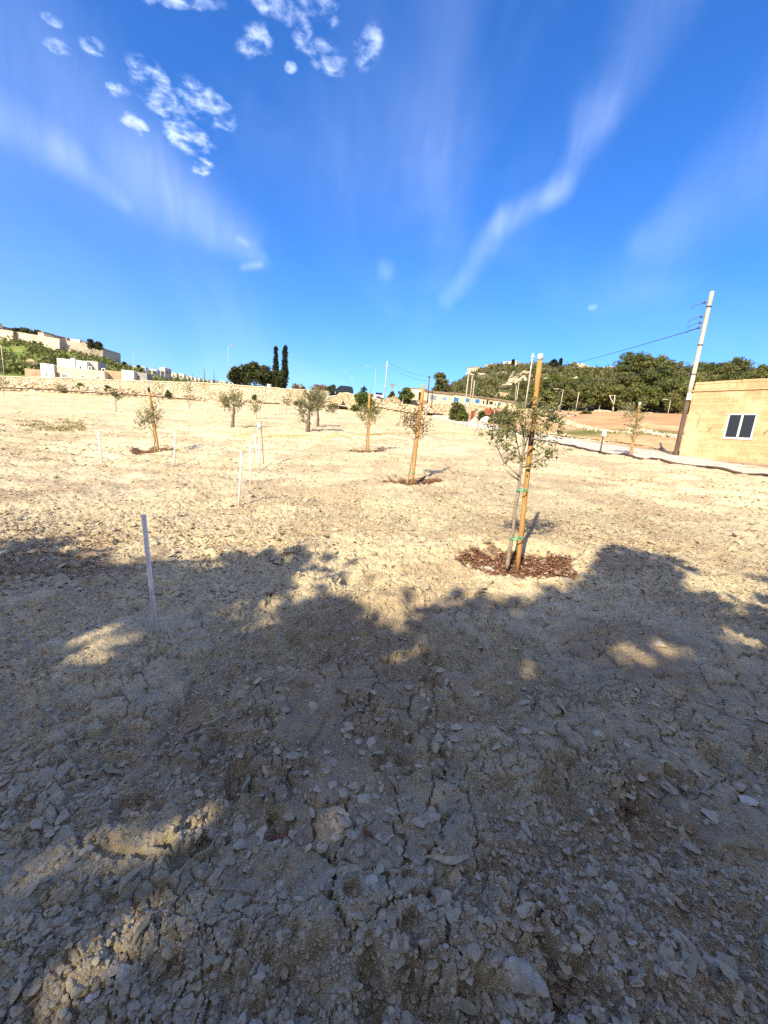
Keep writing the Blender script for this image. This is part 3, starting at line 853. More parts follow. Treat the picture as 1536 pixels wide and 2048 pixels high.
n_ = noise(gnt, 3, 5, .7, mp.outputs[0], .6); n2_ = noise(gnt, 5, 3, .6, tcn)
c = mix(gnt, ramp(gnt, n_, .3, .7), (.30, .155, .05), (.45, .27, .10))
c = mix(gnt, ramp(gnt, n2_, .60, .75), c, (.20, .085, .022))
gnt.links.new(c, b.inputs['Base Color']); b.inputs['Roughness'].default_value = .65
bump(gnt, b, n_, .3, .004)
MAT_STAKE = m
MAT_CAP = simple('white_paint_tip', (.82, .81, .78), (.72, .70, .66), 30, .6, .1)
MAT_STAIN = simple('tar_stain', (.035, .018, .014), (.06, .028, .02), 40, .5, .3)
MAT_TIE = simple('green_tie_tape', (.10, .40, .26), (.07, .33, .21), 30, .5, .1)
MAT_CANE = simple('white_plastic_tube', (.76, .76, .80), (.68, .67, .70), 8, .4, .05, spec=.4)

def Qv(px, py, py0, d0, dd=0.0):
    """a point standing above a foot at image row py0 and depth d0"""
    d = d0 - .19 * (py0 - py) * d0 / FPX
    return at(px, py, d + dd)

def sapling(name, label, trunk, d0, crowns, ntw, nlf, L, W, mt, bark, r0, group=None, seed=1, upward=.5, limbs=None, cat='tree', droop=.0, root=None):
    """trunk: pixels from foot to tip; crowns: (px, py, rx, ry, weight) patches of foliage"""
    g = np.random.default_rng(seed)
    py0 = trunk[0][1]
    T = np.array([Qv(a, bq, py0, d0) for a, bq in trunk])
    base = T[0].copy()
    rt = thing(name, label, cat, base, group)
    tb = MB(); T[0, 2] -= .06
    k = np.linspace(0, 1, len(T)); kk = np.linspace(0, 1, len(T) * 4)
    TS = np.stack([np.interp(kk, k, T[:, i]) for i in range(3)], 1)
    TS[1:-1] = (TS[:-2] + TS[1:-1] * 2 + TS[2:]) / 4
    wob = r0 * .25
    TS[2:] += g.normal(size=(len(TS) - 2, 3)) * wob
    tb.tube(TS, r0 * (1.25 - kk * .75) * (1 + .06 * g.normal(size=len(kk))), 9)
    tb.build('trunk', bark, rt, True)
    bb, lf = MB(), MB()
    wts = np.array([c[4] for c in crowns], float); wts /= wts.sum()
    px_m = d0 / FPX
    LP, LD = [], []
    for lm in (limbs or []):
        P = np.array([Qv(a, bq, py0, d0, (g.uniform(-.1, .1) if i else 0)) for i, (a, bq) in enumerate(lm)])
        bb.tube(P, np.linspace(r0 * .5, r0 * .22, len(P)), 6)
    anchors = [np.array([Qv(a, bq, py0, d0) for a, bq in lm]) for lm in (limbs or [])]
    for i in range(ntw):
        c = crowns[g.choice(len(crowns), p=wts)]
        th, q = g.uniform(0, 2 * np.pi), math.sqrt(g.uniform(0, 1)) * (1 if g.uniform() < .75 else 1.45)
        px, py = c[0] + c[2] * q * math.cos(th), c[1] + c[3] * q * math.sin(th)
        dep = g.uniform(-1, 1) * c[2] * px_m * .8 * math.sqrt(max(.1, 1 - min(1, q * q)))
        E = Qv(px, py, py0, d0, dep)
        best = TS[int(len(TS) * .35):]
        cand = [best] + anchors
        allp = np.vstack(cand)
        below = allp[allp[:, 2] < E[2] + .02 + .3 * L]
        if len(below) == 0: below = allp
        dist = np.linalg.norm(below - E, axis=1) + .6 * np.abs(below[:, 2] - (E[2] - .25 * np.linalg.norm(below - E, axis=1)))
        S = below[np.argmin(dist)]
        mid = (S + E) / 2 + g.normal(size=3) * .06 * np.linalg.norm(E - S) + np.array([0, 0, -.04 * np.linalg.norm(E - S)])
        ts = np.linspace(0, 1, 6)[:, None]
        C = (1 - ts) ** 2 * S + 2 * ts * (1 - ts) * mid + ts ** 2 * E
        bb.tube(C, np.linspace(r0 * .20, r0 * .05, 6), 5, False)
        if len(anchors) < 40: anchors.append(C[2:4])
        # leaves along the outer part, spraying around the shoot
        dirv = C[-1] - C[-3]; dirv /= np.linalg.norm(dirv) + 1e-9
        dirv = dirv * .6 + np.array([0, 0, upward]) + g.normal(size=3) * .25; dirv /= np.linalg.norm(dirv)
        sl = L * g.uniform(2.0, 3.6)
        tip = E + dirv * sl
        bb.tube([E, (E + tip) / 2 + g.normal(size=3) * L * .15, tip], [r0 * .05, r0 * .04, r0 * .025], 4, False)
        u = g.uniform(-.35, 1.02, nlf)[:, None]
        P = E + dirv * sl * u + np.where(u < 0, 0, 0)
        R_ = g.normal(size=(nlf, 3)); R_ -= (R_ @ dirv)[:, None] * dirv; R_ /= np.linalg.norm(R_, axis=1)[:, None] + 1e-9
        D = dirv * g.uniform(.2, 1.0, nlf)[:, None] + R_ * g.uniform(.5, 1.0, nlf)[:, None] + np.array([0, 0, -droop]) * g.uniform(.3, 1, nlf)[:, None]
        LP.append(P); LD.append(D)
    LP, LD = np.vstack(LP), np.vstack(LD)
    n = len(LP); Ls = L * g.uniform(.65, 1.2, n)
    lf.cards(LP, LD, g.normal(size=(n, 3)) + np.array([0, 0, .7]), Ls, W * g.uniform(.8, 1.2, n), .06)
    bb.build('branches', bark, rt, True)
    lf.build('foliage', mt, rt)
    return rt

def post(name, label, foot, top, d0, r, mt, cap=None, stain=None, group=None, cat='stake', dd=0.0, n=12, square=False):
    py0 = foot[1]
    A, B = Qv(*foot, py0, d0, dd), Qv(*top, py0, d0, dd)
    rt = thing(name, label, cat, A, group)
    u = (B - A) / np.linalg.norm(B - A); L = np.linalg.norm(B - A)
    ts = np.linspace(0, 1, 9)[:, None]
    P = A - u * .1 + (B - A + u * .1) * ts
    rr_ = np.full(9, r); rr_[-1] *= .93
    MB().tube(P, rr_, n).build('shaft', mt, rt, True)
    if cap: MB().tube([B - u * cap, B - u * .01, B + u * .006], [r * 1.04, r * 1.06, r * .8], n).build('tip', MAT_CAP, rt, True, label='white painted tip')
    if stain:
        q0, q1 = stain
        pts = [A + (B - A) * t for t in np.linspace(q0, q1, 6)]
        MB().tube(pts, [r * 1.015, r * 1.03, r * 1.03, r * 1.03, r * 1.03, r * 1.01], n, False).build('stain', MAT_STAIN, rt, True, label='dark tarry stain round the shaft')
    return rt

d_main = ghit(1036, 1130)[1]
post('tree_stake', 'tall orange-brown stake with white tip beside the nearest sapling', (1035, 1133), (1081, 709), d_main, .027, MAT_STAKE, .055, (.595, .665), 'wooden stakes beside saplings', dd=.07)
crownM = [(1003, 893, 20, 22, 1.1), (985, 868, 10, 14, .45), (1018, 918, 22, 12, .5), (1032, 842, 24, 20, 1.5), (1040, 872, 18, 18, .8), (1062, 832, 26, 12, 1.2), (1092, 848, 20, 16, .9), (1108, 836, 12, 12, .5), (1098, 890, 10, 22, .6), (1078, 925, 12, 10, .5), (1015, 850, 14, 14, .6), (1070, 860, 16, 12, .4)]
limbsM = [[(1041, 955), (1022, 937), (1008, 925), (995, 895), (986, 868)], [(1040, 962), (1022, 950), (1010, 937)], [(1044, 930), (1036, 895), (1030, 865), (1024, 845)], [(1046, 912), (1062, 898), (1078, 872), (1092, 850)], [(1045, 935), (1062, 928), (1082, 918), (1096, 905), (1100, 880)], [(1048, 900), (1058, 865), (1064, 835)], [(1048, 880), (1044, 850), (1042, 832)]]
sapling('sapling', 'nearest sapling, green lance leaves, in a mulch basin beside its stake', [(1015, 1127), (1023, 1080), (1031, 1022), (1038, 968), (1043, 925), (1048, 880), (1051, 845)], d_main, crownM, 98, 13, .070, .019, MAT_LEAF_MAIN, MAT_BARK, .019, 'young trees', 11, .35, limbsM, droop=.45)
def tie(px0, py, px1, d0, py0, rz, lab, n=3):
    A, B = Qv(px0, py, py0, d0), Qv(px1, py + 2, py0, d0)
    c = (A + B) / 2; ax = (B - A); L = np.linalg.norm(ax) / 2; ax /= np.linalg.norm(ax)
    bk = np.cross(ax, (0, 0, 1.0))
    t = MB(); th = np.linspace(0, 2 * np.pi, 25)
    for q in range(2):
        ring = [c + ax * (L + .006) * math.cos(a) + bk * .050 * math.sin(a) + np.array([0, 0, .012 * q - .012 + .008 * math.cos(a + q)]) for a in th]
        t.tube(ring, .0042, 6, False)
    t.tube([c + ax * L * .8 - bk * .04, c + ax * L * 1.5 - bk * .05 + np.array([0, 0, .02])], [.005, .003], 5)
    t.build('tree_tie', MAT_TIE, None, True, origin=c, label=lab, cat='tie', group='green ties')
tie(1035, 978, 1052, d_main, 1130, 0, 'upper green tie binding the nearest sapling to its stake')
tie(1021, 1074, 1043, d_main, 1130, 0, 'lower green tie binding the nearest sapling to its stake')

d2 = ghit(822, 965)[1]
post('tree_stake', 'tan stake beside the sapling with browning leaves, middle of the field', (824, 966), (847, 770), d2, .036, MAT_STAKE, None, None, 'wooden stakes beside saplings', dd=.02)
sapling('sapling', 'sapling with browning leaves in a mulch basin, middle of the field', [(814, 965), (820, 940), (826, 905), (829, 880), (832, 858), (836, 838)], d2, [(820, 848, 10, 14, .7), (838, 842, 12, 16, 1.2), (846, 862, 8, 10, .5), (832, 826, 10, 10, .6), (815, 840, 6, 8, .3)], 56, 11, .085, .024, MAT_LEAF_DRY, MAT_BARK, .020, 'young trees', 12, .3, [[(829, 880), (820, 873), (812, 864)], [(829, 878), (840, 868), (848, 852)]], droop=.6)
tie(818, 943, 830, d2, 965, 0, 'thin green tie low on the browning sapling', 1)
d3 = ghit(735, 906)[1]
post('tree_stake', 'slim stake beside the upright sapling, left of the browning one', (736, 907), (739, 786), d3, .038, MAT_STAKE, None, None, 'wooden stakes beside saplings', dd=.02)
sapling('sapling', 'upright green sapling with slim stake, left of the browning sapling', [(731, 905), (733, 880), (734, 858), (736, 840)], d3, [(738, 835, 13, 16, 1), (727, 830, 6, 10, .4), (748, 830, 6, 9, .5)], 58, 10, .12, .030, MAT_LEAF_MAIN, MAT_BARK, .024, 'young trees', 13, .6)
d4 = ghit(313, 902)[1]
post('tree_stake', 'leaning orange stake beside the sapling in the left of the field', (317, 903), (297, 775), d4, .038, MAT_STAKE, None, (.93, 1.0), 'wooden stakes beside saplings', dd=.02)
sapling('sapling', 'sapling with leaning orange stake and patchy mulch, left field', [(311, 903), (309, 880), (307, 858), (303, 840)], d4, [(300, 842, 13, 14, 1), (290, 850, 8, 8, .4), (305, 828, 9, 12, .5)], 60, 10, .12, .030, MAT_LEAF_OLV, MAT_BARK, .026, 'young trees', 14, .55, [[(308, 866), (300, 856), (292, 848)]])
d5 = ghit(1260, 914)[1]
post('tree_stake', 'tan stake with pale tip beside the sapling at the path edge', (1262, 914), (1280, 805), d5, .045, MAT_STAKE, .10, None, 'wooden stakes beside saplings', dd=.02)
sapling('sapling', 'grey-green sapling with tan stake at the kerb of the path', [(1259, 914), (1263, 890), (1266, 870), (1270, 848)], d5, [(1266, 842, 14, 22, 1), (1274, 835, 9, 14, .5), (1257, 828, 8, 12, .4), (1270, 868, 10, 14, .5)], 70, 10, .13, .03, MAT_LEAF_OLV, MAT_BARK, .028, 'young trees', 15, .6)

# older olives out in the field
def olive(label, trunk, crowns, r0, seed, mt=None, ntw=90, d=None, L=.15):
    d = d or ghit(*trunk[0])[1]
    return sapling('olive_tree', label, trunk, d, crowns, ntw, 14, L, .045, mt or MAT_LEAF_GROWN, MAT_OLDBARK, r0, 'olive trees in the field', seed, .5)
olive('silvery windswept olive with crooked trunk, leftmost of the grown olives', [(465, 855), (466, 836), (469, 822), (466, 808)], [(466, 806, 16, 14, 1), (455, 815, 10, 12, .5), (478, 812, 8, 10, .35), (470, 794, 12, 7, .5), (446, 806, 8, 8, .3)], .10, 31, ntw=80)
olive('bushy olive with thick pale trunk, in front of its twin', [(615, 863), (616, 840), (618, 825), (622, 808)], [(622, 804, 20, 16, 1.4), (610, 820, 12, 14, .7), (632, 795, 12, 10, .6), (611, 838, 7, 8, .3)], .115, 32, ntw=115)
olive('second bushy olive standing behind the thick-trunked olive', [(635, 853), (636, 838), (635, 822), (633, 808)], [(637, 806, 14, 14, 1), (644, 798, 9, 10, .5), (630, 820, 8, 10, .4)], .10, 33, ntw=70)
sm = [('small round olive before the stone wall, far left', [(233, 825), (232, 812), (231, 800)], [(229, 790, 9, 8, 1), (236, 795, 7, 6, .6)]),
      ('wispy young tree before the wall at far left edge', [(8, 792), (7, 780), (6, 768)], [(6, 764, 6, 9, 1)]),
      ('bushy small olive before the wall, behind the leaning stake', [(318, 806), (317, 795), (316, 785)], [(316, 778, 12, 9, 1), (309, 783, 6, 5, .4)]),
      ('dark-topped sapling before the wall, right of the bushy small olive', [(379, 818), (378, 806), (376, 792)], [(376, 778, 7, 8, 1), (380, 800, 6, 8, .4)]),
      ('low grey-green olive beside the windswept olive', [(436, 811), (434, 802), (433, 797)], [(432, 791, 13, 7, 1), (443, 797, 8, 6, .5)]),
      ('thin yellowing sapling right of the windswept olive', [(513, 838), (513, 828), (512, 820)], [(511, 817, 8, 6, 1)]),
      ('thin sapling by the wall, left of the bushy olive', [(573, 828), (573, 816), (573, 806)], [(573, 804, 5, 7, 1)]),
      ('bare dark-leaved sapling right of the twin olives', [(664, 838), (663, 828), (665, 822)], [(664, 822, 8, 6, 1)]),
      ('slim sapling left of the shrub by the wall', [(118, 786), (118, 778), (118, 772)], [(118, 774, 5, 6, 1)])]
for i, (lab, tr, cr) in enumerate(sm):
    d = ghit(*tr[0])[1]
    sapling('sapling', lab, tr, d, cr, 26, 11, .20, .065, [MAT_LEAF_OLD, MAT_LEAF_OLV, MAT_LEAF_OLV, MAT_LEAF_OLD, MAT_LEAF_OLV, MAT_LEAF_MAIN, MAT_LEAF_OLD, MAT_LEAF_OLD, MAT_LEAF_OLV][i], MAT_BARK, .045 if len(cr) > 1 else .03, 'young trees', 40 + i, .5)

# thin dark stake of the young tree by the browning sapling
def cane(foot, top, label, r=.014, mt=None, name='marker_cane', cat='marker', hdr=True, group='white marker canes'):
    p, d = ghit(*foot)
    A, B = Qv(*foot, foot[1], d), Qv(*top, foot[1], d)
    u = (B - A) / np.linalg.norm(B - A)
    mbx = MB().tube([A - u * .08, A + (B - A) * .5, B - u * .004, B], [r, r, r, r * .82], 10)
    return mbx.build(name, mt or MAT_CANE, None, True, origin=A, label=label, cat=cat, group=group)
cane((313, 1277), (287, 1029), 'nearest white cane, tall in the foreground tree shade', .0155)
cane((478, 1010), (483, 903), 'slightly right-leaning white cane, nearest of the bunched canes', .0165)
cane((501, 968), (500, 888), 'upright white cane, second of the bunched canes', .017)
cane((519, 937), (508, 868), 'left-leaning white cane, third of the bunched canes', .018)
cane((520, 931), (519, 855), 'white cane with a bottle upturned over its top', .02)
cane((527, 926), (522, 842), 'thin rust-brown rod behind the cane with the bottle', .012, simple('rusty_rod', (.22, .14, .08), (.15, .09, .05), 20), 'rod', 'rod', group=None)
cane((204, 927), (196, 864), 'left-leaning white cane, left of the leaning orange stake', .022)
cane((349, 929), (350, 867), 'upright white cane right of the leaning orange stake', .022)
far = [(69, 816, 66, 796, 'far white cane, leftmost of the far row'), (137, 817, 137, 797, 'far white cane, second from the left of the far row'), (222, 818, 221, 801, 'far white cane just left of the small round olive'), (260, 820, 260, 802, 'far white cane left of the leaning orange stake top'),
       (318, 822, 317, 806, 'far white cane below the bushy small olive'), (372, 823, 370, 806, 'far white cane left of the dark-topped sapling'), (411, 825, 411, 808, 'far white cane between dark-topped sapling and low olive'), (491, 829, 490, 812, 'far white cane right of the windswept olive'),
       (525, 829, 525, 812, 'far white cane right of the thin yellowing sapling'), (555, 831, 554, 813, 'far white cane left of the thin sapling by the wall'), (594, 831, 593, 816, 'far white cane just left of the bushy olive'), (640, 838, 640, 822, 'far white cane behind the twin olive trunk'),
       (679, 838, 678, 820, 'far white cane right of the bare dark-leaved sapling'), (716, 822, 715, 810, 'far white cane against the green bush')]
for a in far: cane(a[:2], a[2:4], a[4], .024)
cane((799, 848), (806, 798), 'thin dark stake with a wisp of leaves, behind the browning sapling', .04, MAT_BARK, 'tree_stake', 'stake', group='wooden stakes beside saplings')
cane((725, 822), (726, 786), 'thin pale stake before the green bush by the wall', .035, MAT_CANE, 'tree_stake', 'stake', group='wooden stakes beside saplings')
# the bottle over one cane
p, d = ghit(520, 931); B = Qv(519, 850, 931, d)
MAT_PLAST = simple('milky_plastic', (.62, .74, .78), (.55, .66, .70), 20, .3, .05, spec=.5)
bt = thing('plastic_bottle', 'milky blue bottle upturned on a white cane', 'bottle', B)
MB().tube([B + (0, 0, -.11), B + (0, 0, -.04), B + (0, 0, .03), B + (0, 0, .05), B + (0, 0, .06)], [.055, .06, .058, .045, .02], 14).build('body', MAT_PLAST, bt, True)
MB().tube([B + (0, 0, -.19), B + (0, 0, -.14), B + (0, 0, -.11)], [.02, .022, .052], 12, False).build('neck', MAT_PLAST, bt, True)

# yellow hoses over the field
MAT_HOSE = simple('yellow_hose', (.48, .40, .04), (.40, .32, .05), 10, .5, .1)
def onground(pxs, r, mt, name, label, cat, lift=0.0, n=6, sag=0, group=None, dens=4):
    P = []
    for (a, bq), (c, e) in zip(pxs[:-1], pxs[1:]):
        for t in np.linspace(0, 1, dens + 1)[:-1]:
            p, d = ghit(a + (c - a) * t, bq + (e - bq) * t); P.append(p)
    P.append(ghit(*pxs[-1])[0]); P = np.array(P); P[:, 2] += r * .8 + lift
    return MB().tube(P, r, n).build(name, mt, None, True, origin=P[0], label=label, cat=cat, group=group)
onground([(466, 872), (540, 872), (620, 874), (690, 872), (740, 871), (800, 866), (870, 862)], .016, MAT_HOSE, 'hose', 'yellow hose lying across the field, farther of two', 'hose', .03, group='yellow hoses')
onground([(470, 875), (560, 876), (640, 878), (720, 874), (770, 870), (830, 868), (900, 866), (990, 872)], .016, MAT_HOSE, 'hose', 'yellow hose lying across the field, nearer of two', 'hose', .03, group='yellow hoses')
# weeds in the left of the field
g = np.random.default_rng(77)
wx, wy = sample_px(700, -20, 170, 838, 866, g)
k = (fbm(wx / 2.5, wy / 1.4, 3, 401) > .02); wx, wy = wx[k], wy[k]
n = len(wx); P = np.repeat(np.c_[wx, wy, gz(wx, wy)], 4, 0)
P[:, :2] += g.normal(size=(len(P), 2)) * .08
D = np.c_[g.normal(size=len(P)) * .6, g.normal(size=len(P)) * .6, g.uniform(.5, 1, len(P))]
MAT_WEED = leafmat('weeds', (.20, .21, .09), (.27, .25, .12), (.40, .33, .19), 1.5, .3)
MB().cards(P, D, g.normal(size=(len(P), 3)), .16, .035).build('weeds', MAT_WEED, kind='stuff')

# ------------------------------------------------------------------ the path
pn = [(862, 834), (905, 846), (950, 856), (1000, 866), (1050, 876), (1100, 886), (1150, 896), (1205, 907), (1262, 915), (1300, 921), (1350, 929), (1400, 936), (1470, 947), (1540, 958), (1640, 974)]
pf = [(872, 828), (915, 837), (962, 847), (1012, 856), (1060, 866), (1112, 874), (1160, 883), (1215, 891), (1270, 899), (1308, 904), (1356, 913), (1405, 919), (1473, 929), (1540, 938), (1640, 953)]
nearP = np.array([hit(*a)[0] for a in pn]); farP = np.array([hit(*a)[0] for a in pf])
def dens(P, k=6):
    t = np.linspace(0, len(P) - 1, (len(P) - 1) * k + 1)
    return np.stack([np.interp(t, np.arange(len(P)), P[:, i]) for i in range(3)], 1)
nearP, farP = dens(nearP), dens(farP)
wob = .05 * fbm(np.arange(len(nearP)) / 3.0, np.zeros(len(nearP)), 3, 501)
nearP[:, 0] += wob
ks = np.linspace(0, 1, 7)[:, None, None]
strip = nearP[None] * (1 - ks) + farP[None] * ks
strip[..., 2] = np.maximum(strip[..., 2], terrain(strip[..., 0], strip[..., 1])) + .09 + .012 * vnoise(strip[..., 0] * 1.3, strip[..., 1] * 1.3, 503)
lowN = strip[0].copy(); lowN[:, 2] -= .45; lowF = strip[-1].copy(); lowF[:, 2] -= .4
rows = np.concatenate([lowN[None], strip, lowF[None]])
nr_, nc_ = rows.shape[:2]
ii = np.arange(nr_ - 1)[:, None] * nc_; jj = np.arange(nc_ - 1)[None]
m, gnt, b = new_mat('pale_concrete')
n1 = noise(gnt, 1.6, 5, .65); n2 = noise(gnt, 14, 4, .7)
c = mix(gnt, ramp(gnt, n1, .3, .7), (.50, .475, .44), (.43, .38, .33))
c = mix(gnt, ramp(gnt, n2, .55, .75), c, (.36, .30, .24))
gnt.links.new(c, b.inputs['Base Color']); b.inputs['Roughness'].default_value = .9; bump(gnt, b, n2, .4, .01)
MAT_CONC = m
MB().add(rows.reshape(-1, 3), np.stack([ii + jj, ii + jj + 1, ii + nc_ + jj + 1, ii + nc_ + jj], -1).reshape(-1, 4)).build('path', m, kind='structure')

# ------------------------------------------------------------------ walls
def stone_mat(name, c1, c2, mortar, sc, jw=.08, zs=1.6):
    m, gnt, b = new_mat(name)
    pos = gnt.nodes.new('ShaderNodeNewGeometry').outputs['Position']
    mp = gnt.nodes.new('ShaderNodeMapping'); gnt.links.new(pos, mp.inputs[0]); mp.inputs['Scale'].default_value = (1, 1, zs)
    v1 = gnt.nodes.new('ShaderNodeTexVoronoi'); v1.inputs['Scale'].default_value = sc; gnt.links.new(mp.outputs[0], v1.inputs['Vector'])
    v2 = gnt.nodes.new('ShaderNodeTexVoronoi'); v2.feature = 'DISTANCE_TO_EDGE'; v2.inputs['Scale'].default_value = sc; gnt.links.new(mp.outputs[0], v2.inputs['Vector'])
    sx = gnt.nodes.new('ShaderNodeSeparateColor'); gnt.links.new(v1.outputs['Color'], sx.inputs[0])
    c = mix(gnt, sx.outputs[0], c1, c2)
    n = noise(gnt, .6, 4, .6); c = mix(gnt, ramp(gnt, n, .45, .75), c, mix(gnt, 1.0, c, (.72, .66, .58), 'MULTIPLY'))
    c = mix(gnt, ramp(gnt, v2.outputs[0], 0, jw), mortar, c)
    gnt.links.new(c, b.inputs['Base Color']); b.inputs['Roughness'].default_value = .92
    bump(gnt, b, ramp(gnt, v2.outputs[0], 0, jw * 2), .8, .12)
    return m
MAT_RUBBLE = stone_mat('lime_rubble', (.55, .48, .35), (.68, .62, .48), (.42, .34, .24), 3.3, .06)
MAT_BLOCK = stone_mat('big_lime_blocks', (.46, .38, .28), (.60, .53, .41), (.20, .14, .09), 1.25, .07, 1.9)
MAT_RUBBLE2 = stone_mat('tan_rubble', (.46, .36, .25), (.60, .50, .37), (.24, .17, .11), 2.2, .07)
MAT_COPING = simple('pale_coping', (.66, .62, .54), (.56, .50, .40), 3, .9, .2)
MAT_FORT = simple('weathered_rampart', (.47, .41, .32), (.34, .29, .23), .12, .95, .3, .3)

def wall(name, label, line, mt, sx=1.5, sz=2.6, amp=.12, th=.55, cols=6, rows_=18, sink=.5, cap=False, wave=.06, cat='wall', seed=0, lift=0.0):
    """line: (px, y of top, y of foot, depth) along the wall"""
    L = np.array(line, float)
    k = np.linspace(0, len(L) - 1, (len(L) - 1) * cols * 6 + 1)
    LL = np.stack([np.interp(k, np.arange(len(L)), L[:, i]) for i in range(4)], 1)
    foot = np.array([at(a, c, d) for a, bq, c, d in LL]); top = np.array([at(a, bq, d) for a, bq, c, d in LL])
    top[:, :2] = foot[:, :2]
    foot[:, 2] -= sink
    s = np.r_[0, np.cumsum(np.linalg.norm(np.diff(foot[:, :2], axis=0), axis=1))]
    top[:, 2] += wave * vnoise(s * .9, s * 0 + seed, 601)
    tan = np.gradient(foot[:, :2], axis=0); tan /= np.linalg.norm(tan, axis=1)[:, None]
    nrm = np.c_[tan[:, 1], -tan[:, 0], np.zeros(len(tan))]
    nrm *= np.sign(-(nrm * foot).sum(1))[:, None]
    t = np.linspace(0, 1, rows_)[:, None]
    S = np.broadcast_to(s[None], (rows_, len(s)))
    Z = foot[None, :, 2] * (1 - t) + top[None, :, 2] * t
    f1, f2, ci_ = voronoi(S * sx + seed, Z * sz, 603 + seed)
    rel = amp * (sstep(0, .3, f2 - f1) * (.5 + ci_) - .5)
    P = np.empty((rows_, len(s), 3)); P[:] = foot[None]; P[..., 2] = Z
    P += nrm[None] * (rel + .12 * (1 - t))[..., None]
    back = P[-1] - nrm * th; backlow = back.copy(); backlow[:, 2] = foot[:, 2]
    R3 = np.concatenate([P, back[None], backlow[None]])
    a_, b_ = R3.shape[:2]; i = np.arange(a_ - 1)[:, None] * b_; j = np.arange(b_ - 1)[None]
    mbx = MB().add(R3.reshape(-1, 3), np.stack([i + j, i + j + 1, i + b_ + j + 1, i + b_ + j], -1).reshape(-1, 4))
    for e in (0, b_ - 1):
        col = np.arange(a_) * b_ + e
        mbx.f.append(col[None] if e else col[::-1][None])
    o0 = foot[len(foot) // 2]
    if cap:
        rt = thing(name, label, cat, o0)
        mbx.build('masonry', mt, rt)
        C = MB(); q = top + nrm * .10; q2 = top - nrm * (th + .05)
        ring = np.stack([q + (0, 0, -.03), q + (0, 0, .07), q2 + (0, 0, .07), q2 + (0, 0, -.03)], 1)
        n_ = len(q); i = np.arange(n_ - 1)[:, None] * 4; j = np.arange(4)[None]; j2 = (j + 1) % 4
        C.add(ring.reshape(-1, 3), np.stack([i + j, i + j2, i + 4 + j2, i + 4 + j], -1).reshape(-1, 4))
        C.build('coping', MAT_COPING, rt)
        return rt
    return mbx.build(name, mt, None, origin=o0, label=label, cat=cat)

wall('rubble_wall', 'long pale rubble retaining wall along the far side of the field', WALL, MAT_RUBBLE, 3.0, 4.0, .09, .6, 6, 20, .4, True)
LT = [(-160, 752, 772, 59.4), (0, 763, 784, 59.4), (120, 768, 787, 60.2), (230, 777, 792, 61), (300, 783, 798, 61.5), (380, 791, 802, 62.5), (430, 797, 804, 63), (500, 801, 806, 63.5)]
wall('block_wall', 'low wall of big limestone blocks at the foot of the rubble wall', LT, MAT_BLOCK, 1.1, 1.9, .18, .5, 6, 12, .3, wave=.12, seed=3)
wall('rubble_wall', 'tan wall with a gateway step below the dark car', WALLN[:6], MAT_RUBBLE2, 1.6, 2.4, .10, .5, 6, 16, .4, True, seed=5)
wall('pitched_wall', 'sloping bank wall of upright pale stones right of the green bush', [(752, 801, 820, 65.0), (780, 804, 825, 64), (810, 809, 829, 63), (842, 814, 832, 62)], MAT_RUBBLE, 1.5, 1.6, .28, .9, 8, 14, .4, wave=.2, seed=7)
wall('rubble_wall', 'tan rubble bank wall between the white car and the low house', [(764, 796, 814, 70.5), (790, 794.5, 815, 70), (815, 799, 815, 69.5), (852, 806, 818, 68.8)], MAT_RUBBLE2, 1.5, 2.0, .2, .8, 8, 10, .6, wave=.25, seed=15)
RW = [(838, 805, 832, 67), (880, 808, 836, 64), (930, 811, 840, 60), (1000, 815, 846, 57), (1050, 819, 848, 56), (1100, 823, 846, 57), (1160, 828, 840, 60)]
wall('rubble_wall', 'tan rubble terrace wall below the low house with blue windows', RW, MAT_RUBBLE2, 1.5, 2.2, .16, .6, 8, 14, .6, wave=.15, seed=9)
wall('field_wall', 'whitish dry stone wall at the foot of the pine wood', [(1186, 821, 829, 73), (1240, 823, 831, 71), (1300, 826, 833, 68), (1350, 829, 836, 66), (1400, 835, 843, 62)], MAT_RUBBLE, 2.2, 3, .15, .6, 8, 8, .4, wave=.2, seed=11)
# tumbled stone lines on the terraces
def stone_line(label, pxs, n, r, seed, spread=.5):
    g = np.random.default_rng(seed); P = np.array([hit(*a)[0] for a in pxs]); Pd = dens(P, 10)
    q = Pd[g.integers(0, len(Pd), n)] + np.c_[g.normal(size=(n, 2)) * spread, np.zeros(n)]
    q[:, 2] = gz(q[:, 0], q[:, 1]) + r * .3
    v, f = rocks(q, g.uniform(.4, 1.2, n) * r, seed, .75, 1)
    MB().add(v, f).build('stone_row', MAT_RUBBLE, None, origin=P[0], label=label, cat='stone row', kind='stuff')
stone_line('row of white stones along the upper edge of the grass strip', [(1125, 845), (1160, 853), (1195, 860), (1240, 866)], 260, .16, 51)
stone_line('scattered pale stones beside the concrete path', [(1110, 868), (1160, 880), (1210, 886)], 130, .10, 52, .35)
stone_line('tumbled pale stones on the red field left of the ochre house', [(1250, 858), (1300, 866), (1330, 873), (1362, 877)], 90, .22, 53, .4)
stone_line('stones heaped at the top of the red field', [(1095, 838), (1115, 842), (1130, 848)], 160, .2, 54, .7)
